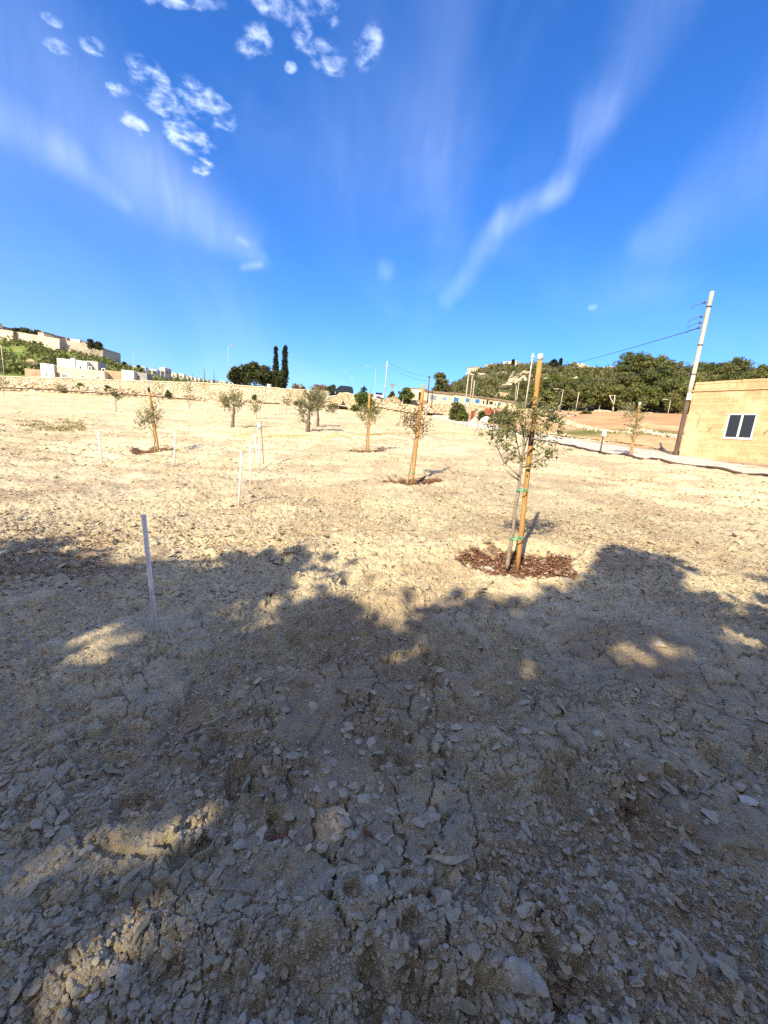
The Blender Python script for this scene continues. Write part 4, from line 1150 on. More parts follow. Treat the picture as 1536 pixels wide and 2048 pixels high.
# black pipe along the walls
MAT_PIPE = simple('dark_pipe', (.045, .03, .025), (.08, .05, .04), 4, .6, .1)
def span(pts, r, mt, name, label, cat, group=None, n=8, k=8, sag=0):
    P = []
    for (a, bq) in zip(pts[:-1], pts[1:]):
        A, B = at(*a), at(*bq)
        for t in np.linspace(0, 1, k + 1)[:-1]:
            P.append(A + (B - A) * t - np.array([0, 0, sag * 4 * t * (1 - t)]))
    P.append(at(*pts[-1]))
    return MB().tube(P, r, n).build(name, mt, None, True, origin=P[0], label=label, cat=cat, group=group)
span([(-160, 766, 58.8), (0, 775.5, 58.8), (100, 779, 59), (160, 784, 59.5), (240, 788.5, 60), (290, 791, 60.5), (370, 798, 61.5), (440, 807, 62.3), (500, 806, 63), (560, 807, 63.8)], .085, MAT_PIPE, 'pipe_or_shadow_tube', 'black pipe running along the big block wall', 'pipe')
span([(742, 812, 62), (775, 818, 60.5), (810, 824, 59), (842, 830, 57.5)], .085, MAT_PIPE, 'pipe_or_shadow_tube', 'black pipe along the foot of the sloping bank wall', 'pipe')
# road behind the wall
MAT_ROAD = simple('asphalt', (.055, .053, .05), (.04, .04, .04), 3, .9, .3)
az_ = np.linspace(_waz[0] - .3, _waz[-1] + .06, 60)
rw_ = np.interp(az_, _waz, _wr); rz_ = np.interp(az_, _waz, _road_z) + .02
qa = np.c_[np.sin(az_) * (rw_ + 1.8), np.cos(az_) * (rw_ + 1.8), rz_]; qb = np.c_[np.sin(az_) * (rw_ + 9), np.cos(az_) * (rw_ + 9), rz_ + .06]
j = np.arange(59)
MB().add(np.vstack([qa, qb]), np.stack([j, j + 1, j + 61, j + 60], -1)).build('road', MAT_ROAD, kind='structure')

# ------------------------------------------------------------------ boxes seen at an angle
class Frame:
    def __init__(s, A, B, flip=1):
        s.o = np.array(A, float); d = np.array(B, float) - s.o; s.len = math.hypot(d[0], d[1])
        s.u = np.array([d[0], d[1], 0]) / s.len; s.z = np.array([0, 0, 1.0]); s.n = np.cross(s.z, s.u)
        if s.n @ (s.o - CAM) < 0: s.n = -s.n
        s.ax = np.array([s.u, s.n, s.z])
    def p(s, u, n, z): return s.o + s.u * u + s.n * n + s.z * z
    def box(s, mb, u0, u1, n0, n1, z0, z1, bev=0.0):
        return mb.box(s.p((u0 + u1) / 2, (n0 + n1) / 2, (z0 + z1) / 2), (abs(u1 - u0), abs(n1 - n0), abs(z1 - z0)), s.ax, bev)
    def px(s, px, py, n=0.0):
        d = ray(px, py); o = s.o + s.n * n
        t = ((o - CAM) @ s.n) / (d @ s.n); P = CAM + t * d - s.o
        return P @ s.u, P @ s.z

def brick_mat(name, fr, block, block2, mortar, bw, bh, off=(0, 0), pale_top=None, msz=.014, stain=True):
    m, gnt, b = new_mat(name)
    pos = gnt.nodes.new('ShaderNodeNewGeometry').outputs['Position']
    def dot(v, o):
        n = gnt.nodes.new('ShaderNodeVectorMath'); n.operation = 'DOT_PRODUCT'; gnt.links.new(pos, n.inputs[0]); n.inputs[1].default_value = tuple(v)
        a = gnt.nodes.new('ShaderNodeMath'); a.operation = 'ADD'; gnt.links.new(n.outputs['Value'], a.inputs[0]); a.inputs[1].default_value = o
        return a.outputs[0]
    cu, cz = dot(fr.u + fr.n, -float(fr.o @ (fr.u + fr.n)) + off[0] + 50), dot(fr.z, -float(fr.o[2]) + off[1] + 50 * bh)
    cb = gnt.nodes.new('ShaderNodeCombineXYZ'); gnt.links.new(cu, cb.inputs[0]); gnt.links.new(cz, cb.inputs[1])
    wn = gnt.nodes.new('ShaderNodeTexNoise'); wn.inputs['Scale'].default_value = 3.5; gnt.links.new(cb.outputs[0], wn.inputs['Vector'])
    vm = gnt.nodes.new('ShaderNodeVectorMath'); vm.operation = 'MULTIPLY_ADD'; gnt.links.new(wn.outputs['Color'], vm.inputs[0]); vm.inputs[1].default_value = (.045, .045, 0); gnt.links.new(cb.outputs[0], vm.inputs[2])
    br = gnt.nodes.new('ShaderNodeTexBrick'); gnt.links.new(vm.outputs[0], br.inputs['Vector'])
    br.inputs['Scale'].default_value = 1; br.inputs['Brick Width'].default_value = bw; br.inputs['Row Height'].default_value = bh
    br.inputs['Mortar Size'].default_value = msz; br.inputs['Mortar Smooth'].default_value = .35
    br.inputs['Color1'].default_value = (*block, 1); br.inputs['Color2'].default_value = (*block2, 1); br.inputs['Mortar'].default_value = (*mortar, 1)
    n = noise(gnt, 1.1, 5, .65, cb.outputs[0]); n2 = noise(gnt, 9, 4, .7, cb.outputs[0])
    c = mix(gnt, ramp(gnt, n, .42, .66), br.outputs['Color'], mortar)
    c = mix(gnt, ramp(gnt, n2, .3, .75), c, mix(gnt, 1.0, c, (.84, .80, .74), 'MULTIPLY'))
    if stain:
        mp = gnt.nodes.new('ShaderNodeMapping'); gnt.links.new(cb.outputs[0], mp.inputs[0]); mp.inputs['Scale'].default_value = (2.2, .35, 1)
        n3 = noise(gnt, 1.6, 5, .7, mp.outputs[0])
        c = mix(gnt, ramp(gnt, n3, .60, .72), c, mix(gnt, 1.0, c, (.66, .52, .44), 'MULTIPLY'))
    gnt.links.new(c, b.inputs['Base Color']); b.inputs['Roughness'].default_value = .95; b.inputs['Specular IOR Level'].default_value = .1
    bn = gnt.nodes.new('ShaderNodeMath'); bn.operation = 'ADD'; gnt.links.new(br.outputs['Fac'], bn.inputs[0]); gnt.links.new(n2, bn.inputs[1])
    bump(gnt, b, bn.outputs[0], .5, .012)
    return m

MAT_GLASS, gnt, b = new_mat('dark_window_glass')
b.inputs['Base Color'].default_value = (.012, .015, .022, 1); b.inputs['Roughness'].default_value = .08; b.inputs['Specular IOR Level'].default_value = .5
MAT_ALU = simple('grey_alu_frame', (.50, .54, .56), (.45, .48, .50), 10, .45, .05, spec=.4)

# ------------------------------------------------------------------ the ochre block house
A, dA = hit(1357, 915)
A[2] -= .03
fr = Frame(A, A + np.array([.59, -.80, 0]))
H = fr.px(1397, 764)[1]
zc_ = fr.px(1386, 784)[1]
hs_ = thing('block_house', 'ochre limestone block house with a grey two-pane window', 'house', A)
mt = brick_mat('ochre_blocks', fr, (.49, .285, .165), (.53, .325, .195), (.60, .44, .29), .62, .268, (.1, .02))
uw0, zw1 = fr.px(1457, 827); uw1, zw0 = fr.px(1504, 878.5)
uw0b = fr.px(1447, 873)[0]; uw0 = (uw0 + uw0b) / 2 ; uw1 = (fr.px(1515, 829)[0] + uw1) / 2
LEN, DEP = 7.5, 6.0
mbx = MB()
# front wall with a true opening
for a0, a1, z0, z1 in [(0, uw0, -.8, zc_), (uw1, LEN, -.8, zc_), (uw0, uw1, -.8, zw0), (uw0, uw1, zw1, zc_)]:
    fr.box(mbx, a0, a1, 0, .23, z0, z1)
fr.box(mbx, 0, .23, .23, DEP, -.8, zc_); fr.box(mbx, LEN - .23, LEN, .23, DEP, -.8, zc_); fr.box(mbx, .23, LEN - .23, DEP - .23, DEP, -.8, zc_)
mbx.build('wall', mt, hs_)
pp = MB()
g = np.random.default_rng(3)
ul = -0.0
while ul < LEN:
    wl = g.uniform(.5, .95)
    fr.box(pp, ul, min(LEN, ul + wl - .006), -.0, .22, zc_ + .075, zc_ + .30 + g.uniform(-.006, .006), .012)
    ul += wl
ul = 0.0
while ul < LEN:
    wl = g.uniform(.5, .95)
    fr.box(pp, ul, min(LEN, ul + wl - .006), .004, .22, zc_ + .302, H + g.uniform(-.025, .02), .018)
    ul += wl
fr.box(pp, 0, .22, .225, DEP, zc_ + .075, H - .02); fr.box(pp, LEN - .22, LEN, .225, DEP, zc_ + .075, H - .02); fr.box(pp, .225, LEN - .225, DEP - .22, DEP, zc_ + .075, H - .02)
pp.build('parapet', mt, hs_)
fr.box(MB(), -.05, LEN + .05, -.05, DEP + .05, zc_ + .003, zc_ + .073, .01).build('roof', simple('roof_slab_edge', (.52, .38, .22), (.40, .28, .16), 3, .95, .3), hs_)
wn = MB(); fw = .055
fr.box(wn, uw0, uw1, .0, .07, zw0, zw0 + fw); fr.box(wn, uw0, uw1, .0, .07, zw1 - fw, zw1)
um = (uw0 + uw1) / 2
for a0, a1 in ((uw0, uw0 + fw), (uw1 - fw, uw1), (um - .035, um + .035)):
    fr.box(wn, a0, a1, -.008, .062, zw0 + fw, zw1 - fw)
win = wn.build('window', MAT_ALU, hs_)
for a0, a1 in ((uw0 + fw, um - .035), (um + .035, uw1 - fw)):
    fr.box(MB(), a0, a1, .03, .04, zw0 + fw, zw1 - fw).build('pane', MAT_GLASS, win)
fr.box(MB(), uw0 - .02, uw1 + .02, -.03, .0, zw0 - .035, zw0 - .003, .006).build('sill', MAT_ALU, win)
fr.box(MB(), .24, LEN - .24, 2.2, 2.3, -.4, zc_ - .02).build('inner_wall', simple('dim_plaster', (.25, .22, .18)), hs_)
for (px, py) in ((1418, 860), (1530, 865)):
    uu, zz = fr.px(px, py)
    MB().tube([fr.p(uu, 0, zz), fr.p(uu + .03, -.10, zz + .02), fr.p(uu + .10, -.16, zz + .07)], .014, 6).build('hook', MAT_PIPE, hs_)
fr.box(MB(), -.16, -.004, -.16, .02, zc_ - .36, zc_ - .06, .01).build('junction_box', MAT_ALU, hs_)
# pavement strip at the foot of the house
MAT_PAVE = simple('brown_kerb', (.30, .22, .17), (.22, .155, .12), 3, .9, .3)
fr.box(MB(), -.3, LEN, -.62, -.004, -.5, .035, .02).build('footing', MAT_PAVE, hs_)

# ------------------------------------------------------------------ poles, wires and lamps
MAT_POLE = simple('sun_bleached_pole', (.52, .47, .41), (.38, .33, .28), 2, .85, .3)
MAT_POLED = simple('dark_tarred_pole', (.075, .055, .045), (.12, .085, .07), 2, .8, .3)
MAT_METAL = simple('galvanised', (.36, .37, .38), (.31, .32, .33), 5, .5, .05, spec=.4)
MAT_CABLE = simple('cable', (.05, .05, .055), (.07, .07, .07), 3, .6, 0)
MAT_CERAM = simple('white_insulator', (.68, .66, .62), (.55, .52, .48), 20, .4, 0)
P0, dP = hit(1353, 914); P0 = fr.p(-.13, -.02, 0); P0[2] = A[2]
dP = (P0 - CAM) @ _f
Htop = (914 - 583) * dP / FPX * 1.0
# lengthen until the tip meets its row in the photograph
for _ in range(12):
    Htop *= 1 + (project(P0 + (0, 0, Htop))[1][0] - 583) / (914 - 583)
pl = thing('utility_pole', 'tall bleached utility pole with dark lower half at the house corner', 'pole', P0)
MB().tube([P0 + (0, 0, z) for z in np.linspace(-.3, 2.72, 6)], .088, 14).build('shaft', MAT_POLED, pl, True, label='dark tarred lower shaft')
MB().tube([P0 + (0, 0, z) for z in np.linspace(2.722, Htop, 10)], np.linspace(.086, .074, 10), 14).build('shaft', MAT_POLE, pl, True, label='bleached upper shaft')
for z in (Htop - .62, Htop - 2.15, Htop - 3.35, Htop - 4.4):
    MB().tube([P0 + (0, 0, z), P0 + (0, 0, z + .05)], .092, 14).build('band', MAT_CABLE, pl, True)
WL = -fr.u * .25 + np.array([-.6, .35, 0]); WL /= np.linalg.norm(WL)
for dz in (.42, .98, 1.22, 1.42):
    q = P0 + (0, 0, Htop - dz)
    ins = MB().tube([q, q + WL * .20, q + WL * .26 + (0, 0, .03)], .014, 6)
    ins.tube([q + WL * .18 + (0, 0, -.02), q + WL * .18 + (0, 0, .07)], [.045, .03], 10)
    ins.tube([q + WL * .24, q + WL * .52 + (0, 0, -.07), q + WL * .60 + (0, 0, -.17)], .012, 5)
    ins.build('insulator', MAT_CABLE, pl, True)
q = P0 + (0, 0, Htop - 2.95)
MB().tube([q + WL * .06 + (0, 0, .1), q + WL * .2, q + WL * .16 + (0, 0, -.5)], .02, 6).build('bracket', MAT_METAL, pl, True)

def wire(A, B, sag, r, label, group='overhead wires', k=24):
    t = np.linspace(0, 1, k + 1)[:, None]
    P = A + (B - A) * t - np.array([0, 0, 1.0]) * sag * 4 * t * (1 - t)
    MB().tube(P, r, 5, False).build('wire', MAT_CABLE, None, True, origin=A, label=label, cat='wire', group=group)
wire(P0 + (0, 0, Htop - 1.42) + WL * .2, at(1060, 742, 68), .35, .018, 'upper wire from the tall pole at the house, towards the distant pole')
wire(q + WL * .2, at(1062, 766, 68), .45, .020, 'lower wire from the tall pole at the house, across the pine wood')

def pole(label, foot, top, d, r, mt, cross=None, group='wooden poles', arm=None):
    A, B = at(foot[0], foot[1], d), at(top[0], top[1], d - .19 * (foot[1] - top[1]) * d / FPX)
    rt = thing('utility_pole', label, 'pole', A, group)
    MB().tube([A - (0, 0, .5), A + (B - A) * .5, B], [r, r * .9, r * .8], 9).build('shaft', mt, rt, True)
    if cross:
        cc = MB()
        for t, wdt in cross:
            c = A + (B - A) * t
            cc.box(c + (0, -.1, 0), (wdt, .1, .1))
            for sx in (-.45, -.2, .2, .45):
                cc.tube([c + (sx * wdt, -.1, .04), c + (sx * wdt, -.1, .2)], [.03, .045], 6)
        cc.build('crossarm', mt, rt)
    return A, B
def lamp(label, foot, head, top, d, mt=None, r=.052):
    """street lamp: upright pole, thin arm and a flat head"""
    mt = mt or MAT_METAL
    dt = d - .19 * (foot[1] - top[1]) * d / FPX
    A, B, Hd = at(foot[0], foot[1], d), at(top[0], top[1], dt), at(head[0], head[1], dt)
    rt = thing('street_lamp', label, 'street lamp', A, 'street lamps')
    MB().tube([A - (0, 0, 1.2), A + (B - A) * .5, B], [r, r * .8, r * .55], 9).build('post', mt, rt, True)
    v = Hd - B; L = np.linalg.norm(v); v /= L
    MB().tube([B, B + v * L * .5 + (0, 0, .05), Hd - v * .3], r * .4, 6).build('arm', mt, rt, True)
    s = np.cross(v, (0, 0, 1.0)); s /= np.linalg.norm(s)
    MB().box(Hd, (.85, .28, .13), np.array([v, s, np.cross(v, s)]), .04).build('head', mt, rt)
lamp('street lamp behind the white houses, tall thin post at left', (268, 762), (288, 702), (267, 705), 95)
lamp('street lamp just left of the dark carob trees', (456, 770), (466, 691), (457, 692), 78)
lamp('street lamp with raised head behind the dark car', (706, 782), (690, 743), (703, 750), 110, r=.06)
lamp('street lamp between the dark car and the wooden pole', (750, 800), (734, 732), (751, 738), 90, r=.06)
lamp('street lamp with short arm before the pine wood, right of the big stake', (1118, 826), (1113, 778), (1127, 779), 66, MAT_POLE, r=.06)
lamp('street lamp at the right end of the pine wood, near the ochre house', (1336, 828), (1330, 799), (1341, 800), 66, MAT_POLE, r=.06)
A1, B1 = pole('leaning pole above the white car, wires on its top', (768, 798), (775, 722), 78, .11, MAT_POLE, [(.86, .7)])
A2, B2 = pole('dark pole before the low house with blue windows', (855, 809), (859, 751), 69, .12, MAT_POLED, [(.93, .5)])
wire(B1 + (0, 0, -.1), B2 + (0, 0, -.2), .5, .022, 'upper wire sagging between the leaning pole and the dark pole')
wire(B1 + (0, 0, -.8), B2 + (0, 0, -.9), .6, .022, 'lower wire sagging between the leaning pole and the dark pole')
A3, B3 = pole('slim pale pole with crossarm rising from the flowering shrubs', (928, 829), (938, 742), 54, .075, MAT_POLE, [(.93, .9)])
A4, B4 = pole('slim pale pole behind the crossarm pole', (940, 806), (945, 748), 66, .075, MAT_POLE, [(.97, .6)])
A5, B5 = pole('shorter pale pole right of the crossarm pole', (944, 808), (949, 761), 66, .075, MAT_POLE)
A6, B6 = pole('thick pale pole left of the nearest wooden stake', (1050, 818), (1066, 707), 58, .115, MAT_POLE, [(.94, .5)])
A7, B7 = pole('pale pole at the right end of the low house', (1032, 808), (1038, 765), 74, .08, MAT_POLE)
pole('thinner pale pole close beside the end of the low house', (1030, 808), (1033, 770), 75, .06, MAT_POLE)
pole('short pale pole before the pine wood, among dead branches', (1151, 822), (1158, 784), 70, .07, MAT_POLE)
pole('wooden pole at the far left edge, above the wall', (9, 752), (2, 690), 66, .075, MAT_POLE)
pole('dark wooden pole left of two beyond the rubble wall', (410, 769), (408, 738), 120, .12, MAT_POLED)
pole('dark wooden pole right of two beyond the rubble wall', (429, 770), (428, 742), 130, .10, MAT_POLED)
pole('thin dark pole left of the white car', (741, 796), (742, 772), 88, .05, MAT_POLED)
pole('pale broken post at the top of the red field', (1117, 816), (1119, 811), 64, .1, MAT_POLE)
wire(B3 + (0, 0, -.3), B6 + (0, 0, -2.4), .5, .022, 'upper wire from the crossarm pole towards the thick pale pole')
wire(B3 + (0, 0, -2.4), B6 + (0, 0, -4.0), .5, .022, 'lower wire from the crossarm pole towards the thick pale pole')
# forked dead trunk
rt_ = at(1226, 826, 68)
fk = thing('dead_tree', 'bare forked trunk joined by a bar, before the pines', 'dead tree', rt_)
F = lambda a, bq, d=67: at(a, bq, d)
MB().tube([rt_ - (0, 0, .4), F(1226, 815), F(1227, 808)], [.17, .14, .12], 9).tube([F(1227, 809), F(1223, 800), F(1219, 791)], [.10, .08, .06], 7).tube([F(1227, 809), F(1229, 800), F(1230, 790)], [.10, .08, .07], 7).build('trunk', MAT_POLE, fk, True)
MB().tube([F(1218, 791.5), F(1230.5, 790.5)], .05, 6).build('bar', MAT_POLE, fk, True)

# marker post with white plate by the path
p, d = hit(1200, 906, zoff=.09)
sg = thing('marker_post', 'dark post with a small white plate beside the concrete path', 'post', p)
T_ = Qv(1207, 868, 906, d)
MB().tube([p - (0, 0, .2), T_], .032, 8).build('post', MAT_POLED, sg, True)
MB().box(T_ + (0.01, -.03, .03), (.17, .03, .24), None, .006).build('plate', MAT_CAP, sg)
# short posts of the path fence
for i, (fx, fy, tx, ty, lab) in enumerate([(879, 839, 880, 830, 'thin fence post by the path, nearest the two people'), (909, 851, 909, 839, 'thin fence post by the path, second after the people'), (925, 854, 927, 838, 'dark fence post by the path below the crossarm pole'), (933, 855, 934, 843, 'thin fence post by the path just right of the dark one'),
        (955, 862, 957, 840, 'tall thin fence post by the path before the white boulders'), (984, 871, 990, 815, 'tallest tan pole by the path, left of the nearest sapling')]):
    cane((fx, fy), (tx, ty), lab, .03, MAT_BARK, 'fence_post', 'post', group='posts along the path')
# bent pipe end on the path
MAT_RUST = simple('brown_pipe', (.24, .16, .12), (.16, .10, .08), 6, .7, .2)
Bp = [hit(1319, 897)[0] + (0, 0, .30), hit(1322, 902)[0] + (0, 0, .16), hit(1330, 908)[0] + (0, 0, .12), hit(1342, 913)[0] + (0, 0, .13)]
MB().tube(dens(np.array(Bp), 5), .07, 10).build('bent_pipe', MAT_RUST, None, True, origin=Bp[0], label='bent brown pipe end lying on the path by the pole', cat='pipe')
# thin black hose beyond the path
onground([(1100, 870), (1160, 879), (1230, 885), (1285, 893)], .03, MAT_PIPE, 'water_hose', 'thin black hose along the far side of the path', 'hose', .05)

# dark tube added in place of the shadow line under the near kerb
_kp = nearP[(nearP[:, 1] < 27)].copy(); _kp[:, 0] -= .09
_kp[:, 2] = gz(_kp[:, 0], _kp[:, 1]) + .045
MB().tube(_kp, .05, 8).build('pipe_or_shadow_tube', MAT_PIPE, None, True, origin=_kp[0], label='dark tube standing for the shadow line along the near kerb of the concrete path', cat='pipe')

# ------------------------------------------------------------------ hills
def hill(name, foot, ridge, mt, bulge=.15, amp=2.0, nu=160, nv=40, back=.9, seed=0, fs=25.0):
    k = np.linspace(0, 1, nu)
    def poly(L):
        L = np.array(L, float); x = (L[:, 0] - L[0, 0]) / (L[-1, 0] - L[0, 0])
        q = np.stack([np.interp(k, x, L[:, i]) for i in range(3)], 1)
        return np.array([at(*r) for r in q])
    Fp, Rp = poly(foot), poly(ridge)
    t = np.linspace(0, 1, nv)
    P = np.empty((nv, nu, 3))
    for a, tt in enumerate(t):
        P[a] = Fp * (1 - tt) + Rp * tt
        P[a, :, 2] += bulge * (Rp[:, 2] - Fp[:, 2]) * math.sin(math.pi * tt)
    nz = fbm(P[..., 0] / fs, P[..., 1] / fs + P[..., 2] / fs, 5, 700 + seed)
    P[..., 2] += amp * nz * np.sin(np.pi * np.clip(t, 0, 1))[:, None] ** .5
    bk = Rp.copy(); dirn = Rp - Fp; dirn[:, 2] = 0; dirn /= np.linalg.norm(dirn, axis=1)[:, None]
    b1 = Rp + dirn * 30 * back; b2 = Rp + dirn * 90 * back; b2[:, 2] -= (Rp[:, 2] - Fp[:, 2]) * 1.0
    lowf = Fp.copy(); lowf[:, 2] -= 6
    Q = np.concatenate([lowf[None], P, b1[None], b2[None]])
    a_, b_ = Q.shape[:2]; i = np.arange(a_ - 1)[:, None] * b_; j = np.arange(b_ - 1)[None]
    MB().add(Q.reshape(-1, 3), np.stack([i + j, i + j + 1, i + b_ + j + 1, i + b_ + j], -1).reshape(-1, 4)).build(name, mt, smooth=True, kind='structure')
    def pt(u, v):
        a = np.clip(v * (nv - 1), 0, nv - 1.001); b = np.clip(u * (nu - 1), 0, nu - 1.001)
        i0, j0 = a.astype(int), b.astype(int); fa, fb = (a - i0)[:, None], (b - j0)[:, None]
        return (P[i0, j0] * (1 - fa) + P[i0 + 1, j0] * fa) * (1 - fb) + (P[i0, j0 + 1] * (1 - fa) + P[i0 + 1, j0 + 1] * fa) * fb
    return pt, P
def hill_mat(name, g1, g2, earth, rock, sc, rockamt=.62):
    m, gnt, b = new_mat(name)
    n1, n2, n3 = noise(gnt, sc, 6, .65), noise(gnt, sc * 4, 5, .65), noise(gnt, sc * 1.7, 5, .6, None, .5)
    c = mix(gnt, ramp(gnt, n2, .35, .65), g1, g2)
    c = mix(gnt, ramp(gnt, n1, .52, .66), c, earth)
    c = mix(gnt, ramp(gnt, n3, rockamt, rockamt + .04), c, rock)
    gnt.links.new(c, b.inputs['Base Color']); b.inputs['Roughness'].default_value = .95; b.inputs['Specular IOR Level'].default_value = .1
    bump(gnt, b, n2, .8, 1.0)
    return m
MAT_HILLR = hill_mat('scrub_hillside', (.055, .065, .028), (.10, .10, .045), (.24, .19, .11), (.46, .39, .30), .045, .65)
MAT_HILLL = hill_mat('green_hillside', (.10, .145, .035), (.16, .20, .055), (.24, .22, .08), (.40, .34, .25), .02, .66)
hr_, hrP = hill('hill', [(860, 806, 112), (950, 806, 102), (1030, 815, 94), (1100, 824, 86), (1190, 826, 80), (1370, 836, 72), (1540, 852, 60), (1680, 866, 55)],
     [(860, 797, 215), (885, 786, 215), (905, 774, 212), (925, 760, 210), (945, 748, 208), (965, 741, 205), (985, 736, 200), (1010, 733, 196), (1040, 730, 190), (1075, 731, 185), (1100, 731, 180), (1130, 733, 176), (1180, 741, 170), (1240, 745, 160), (1290, 750, 150), (1340, 752, 142), (1400, 750, 135), (1460, 752, 128), (1540, 756, 120), (1680, 760, 110)], MAT_HILLR, .02, 1.6, 200, 44, seed=1, fs=16)
hl_, hlP = hill('hill', [(-320, 742, 125), (-100, 752, 125), (0, 760, 125), (100, 766, 130), (200, 772, 140), (300, 776, 160), (460, 784, 200)],
     [(-320, 640, 420), (-100, 668, 410), (0, 682, 405), (76, 686, 402), (112, 699, 400), (140, 702, 405), (180, 714, 415), (210, 720, 420), (232, 727, 430), (250, 734, 440), (275, 743, 460), (300, 752, 480), (340, 762, 520), (400, 770, 560), (460, 776, 600)], MAT_HILLL, -.12, 3.0, 160, 44, seed=2, fs=40)
ht_, htP = hill('hill', [(200, 775, 620), (300, 775, 640), (400, 778, 680), (500, 782, 720), (560, 786, 740)], [(200, 735, 760), (250, 738, 770), (300, 748, 790), (340, 752, 800), (380, 757, 820), (420, 765, 850), (460, 769, 880), (500, 773, 900), (560, 778, 920)],
     hill_mat('far_hillside', (.09, .10, .05), (.13, .13, .07), (.26, .22, .15), (.42, .37, .28), .012), .0, 3, 80, 20, seed=3, fs=60)

# scrub as ground cover on both hillsides
def scrub(pt, n, per, rad, L, W, mt, seed, keep=None, flat=.6):
    g = np.random.default_rng(seed)
    u, v = g.uniform(0, 1, n), g.uniform(0.02, 1, n)
    if keep is not None:
        k = keep(u, v, g); u, v = u[k], v[k]
    C = pt(u, v); n = len(C); R_ = rad * g.uniform(.4, 1.25, n)
    X = g.normal(size=(n, per, 3)); X /= np.linalg.norm(X, axis=2)[..., None]; X *= g.uniform(.45, 1, (n, per))[..., None]
    X[..., 2] = np.abs(X[..., 2]) * flat * 1.5
    P = (C[:, None] + X * R_[:, None, None]).reshape(-1, 3)
    D = X.reshape(-1, 3) + g.normal(size=(n * per, 3)) * .5
    N_ = X.reshape(-1, 3) + g.normal(size=(n * per, 3)) * .4
    MB().cards(P, D, N_, L * g.uniform(.6, 1.3, n * per), W * g.uniform(.6, 1.3, n * per)).build('hillside_scrub', mt, kind='stuff')
MAT_SCRUBR = leafmat('scrub_leaf', (.070, .085, .030), (.12, .125, .050), (.17, .16, .08), .12, .25)
MAT_SCRUBL = leafmat('green_scrub_leaf', (.060, .095, .025), (.12, .15, .042), (.18, .19, .07), .05, .25)
scrub(hr_, 2700, 26, 2.0, 1.0, .55, MAT_SCRUBR, 801, lambda u, v, g: (fbm(u * 22, v * 9, 4, 803) > -.34 + .18 * (u < .38) * (v > .25)))
scrub(hl_, 1900, 26, 5.0, 2.6, 1.5, MAT_SCRUBL, 805, lambda u, v, g: (fbm(u * 18, v * 9, 4, 807) > -.15) & (v > .15))
scrub(ht_, 260, 14, 7, 4, 2.4, MAT_SCRUBL, 809)

# ------------------------------------------------------------------ trees
MAT_PINEBARK = simple('pine_bark', (.26, .21, .17), (.15, .115, .09), 3, .95, .6, .04)
MAT_PINE = leafmat('pine_needles', (.055, .078, .022), (.115, .145, .040), (.18, .19, .07), .30, .25)
MAT_PINE2 = leafmat('pine_needles_pale', (.070, .085, .030), (.145, .155, .055), (.21, .20, .09), .30, .25)
MAT_DARK = leafmat('carob_leaf', (.028, .045, .014), (.060, .078, .025), (.09, .10, .04), .35, .2)
MAT_CYP = leafmat('cypress_leaf', (.016, .024, .012), (.032, .042, .020), (.05, .06, .03), .4, .15)
MAT_BUSH = leafmat('bright_bush_leaf', (.045, .085, .015), (.085, .125, .028), (.12, .15, .045), 1.2, .25)
def clump_cards(mb, C, R_, per, L, W, g, flat=.75, up=.25):
    n = len(C)
    X = g.normal(size=(n, per, 3)); X /= np.linalg.norm(X, axis=2)[..., None]
    Q = X * g.uniform(.55, 1.05, (n, per))[..., None] * np.array([1, 1, flat])
    P = (C[:, None] + Q * np.asarray(R_)[:, None, None]).reshape(-1, 3)
    D = (X * .6 + g.normal(size=X.shape) * .6 + np.array([0, 0, up])).reshape(-1, 3)
    N_ = (X + g.normal(size=X.shape) * .32 + np.array([0, 0, .25])).reshape(-1, 3)
    mb.cards(P, D, N_, L * g.uniform(.6, 1.3, n * per), W * g.uniform(.6, 1.3, n * per))
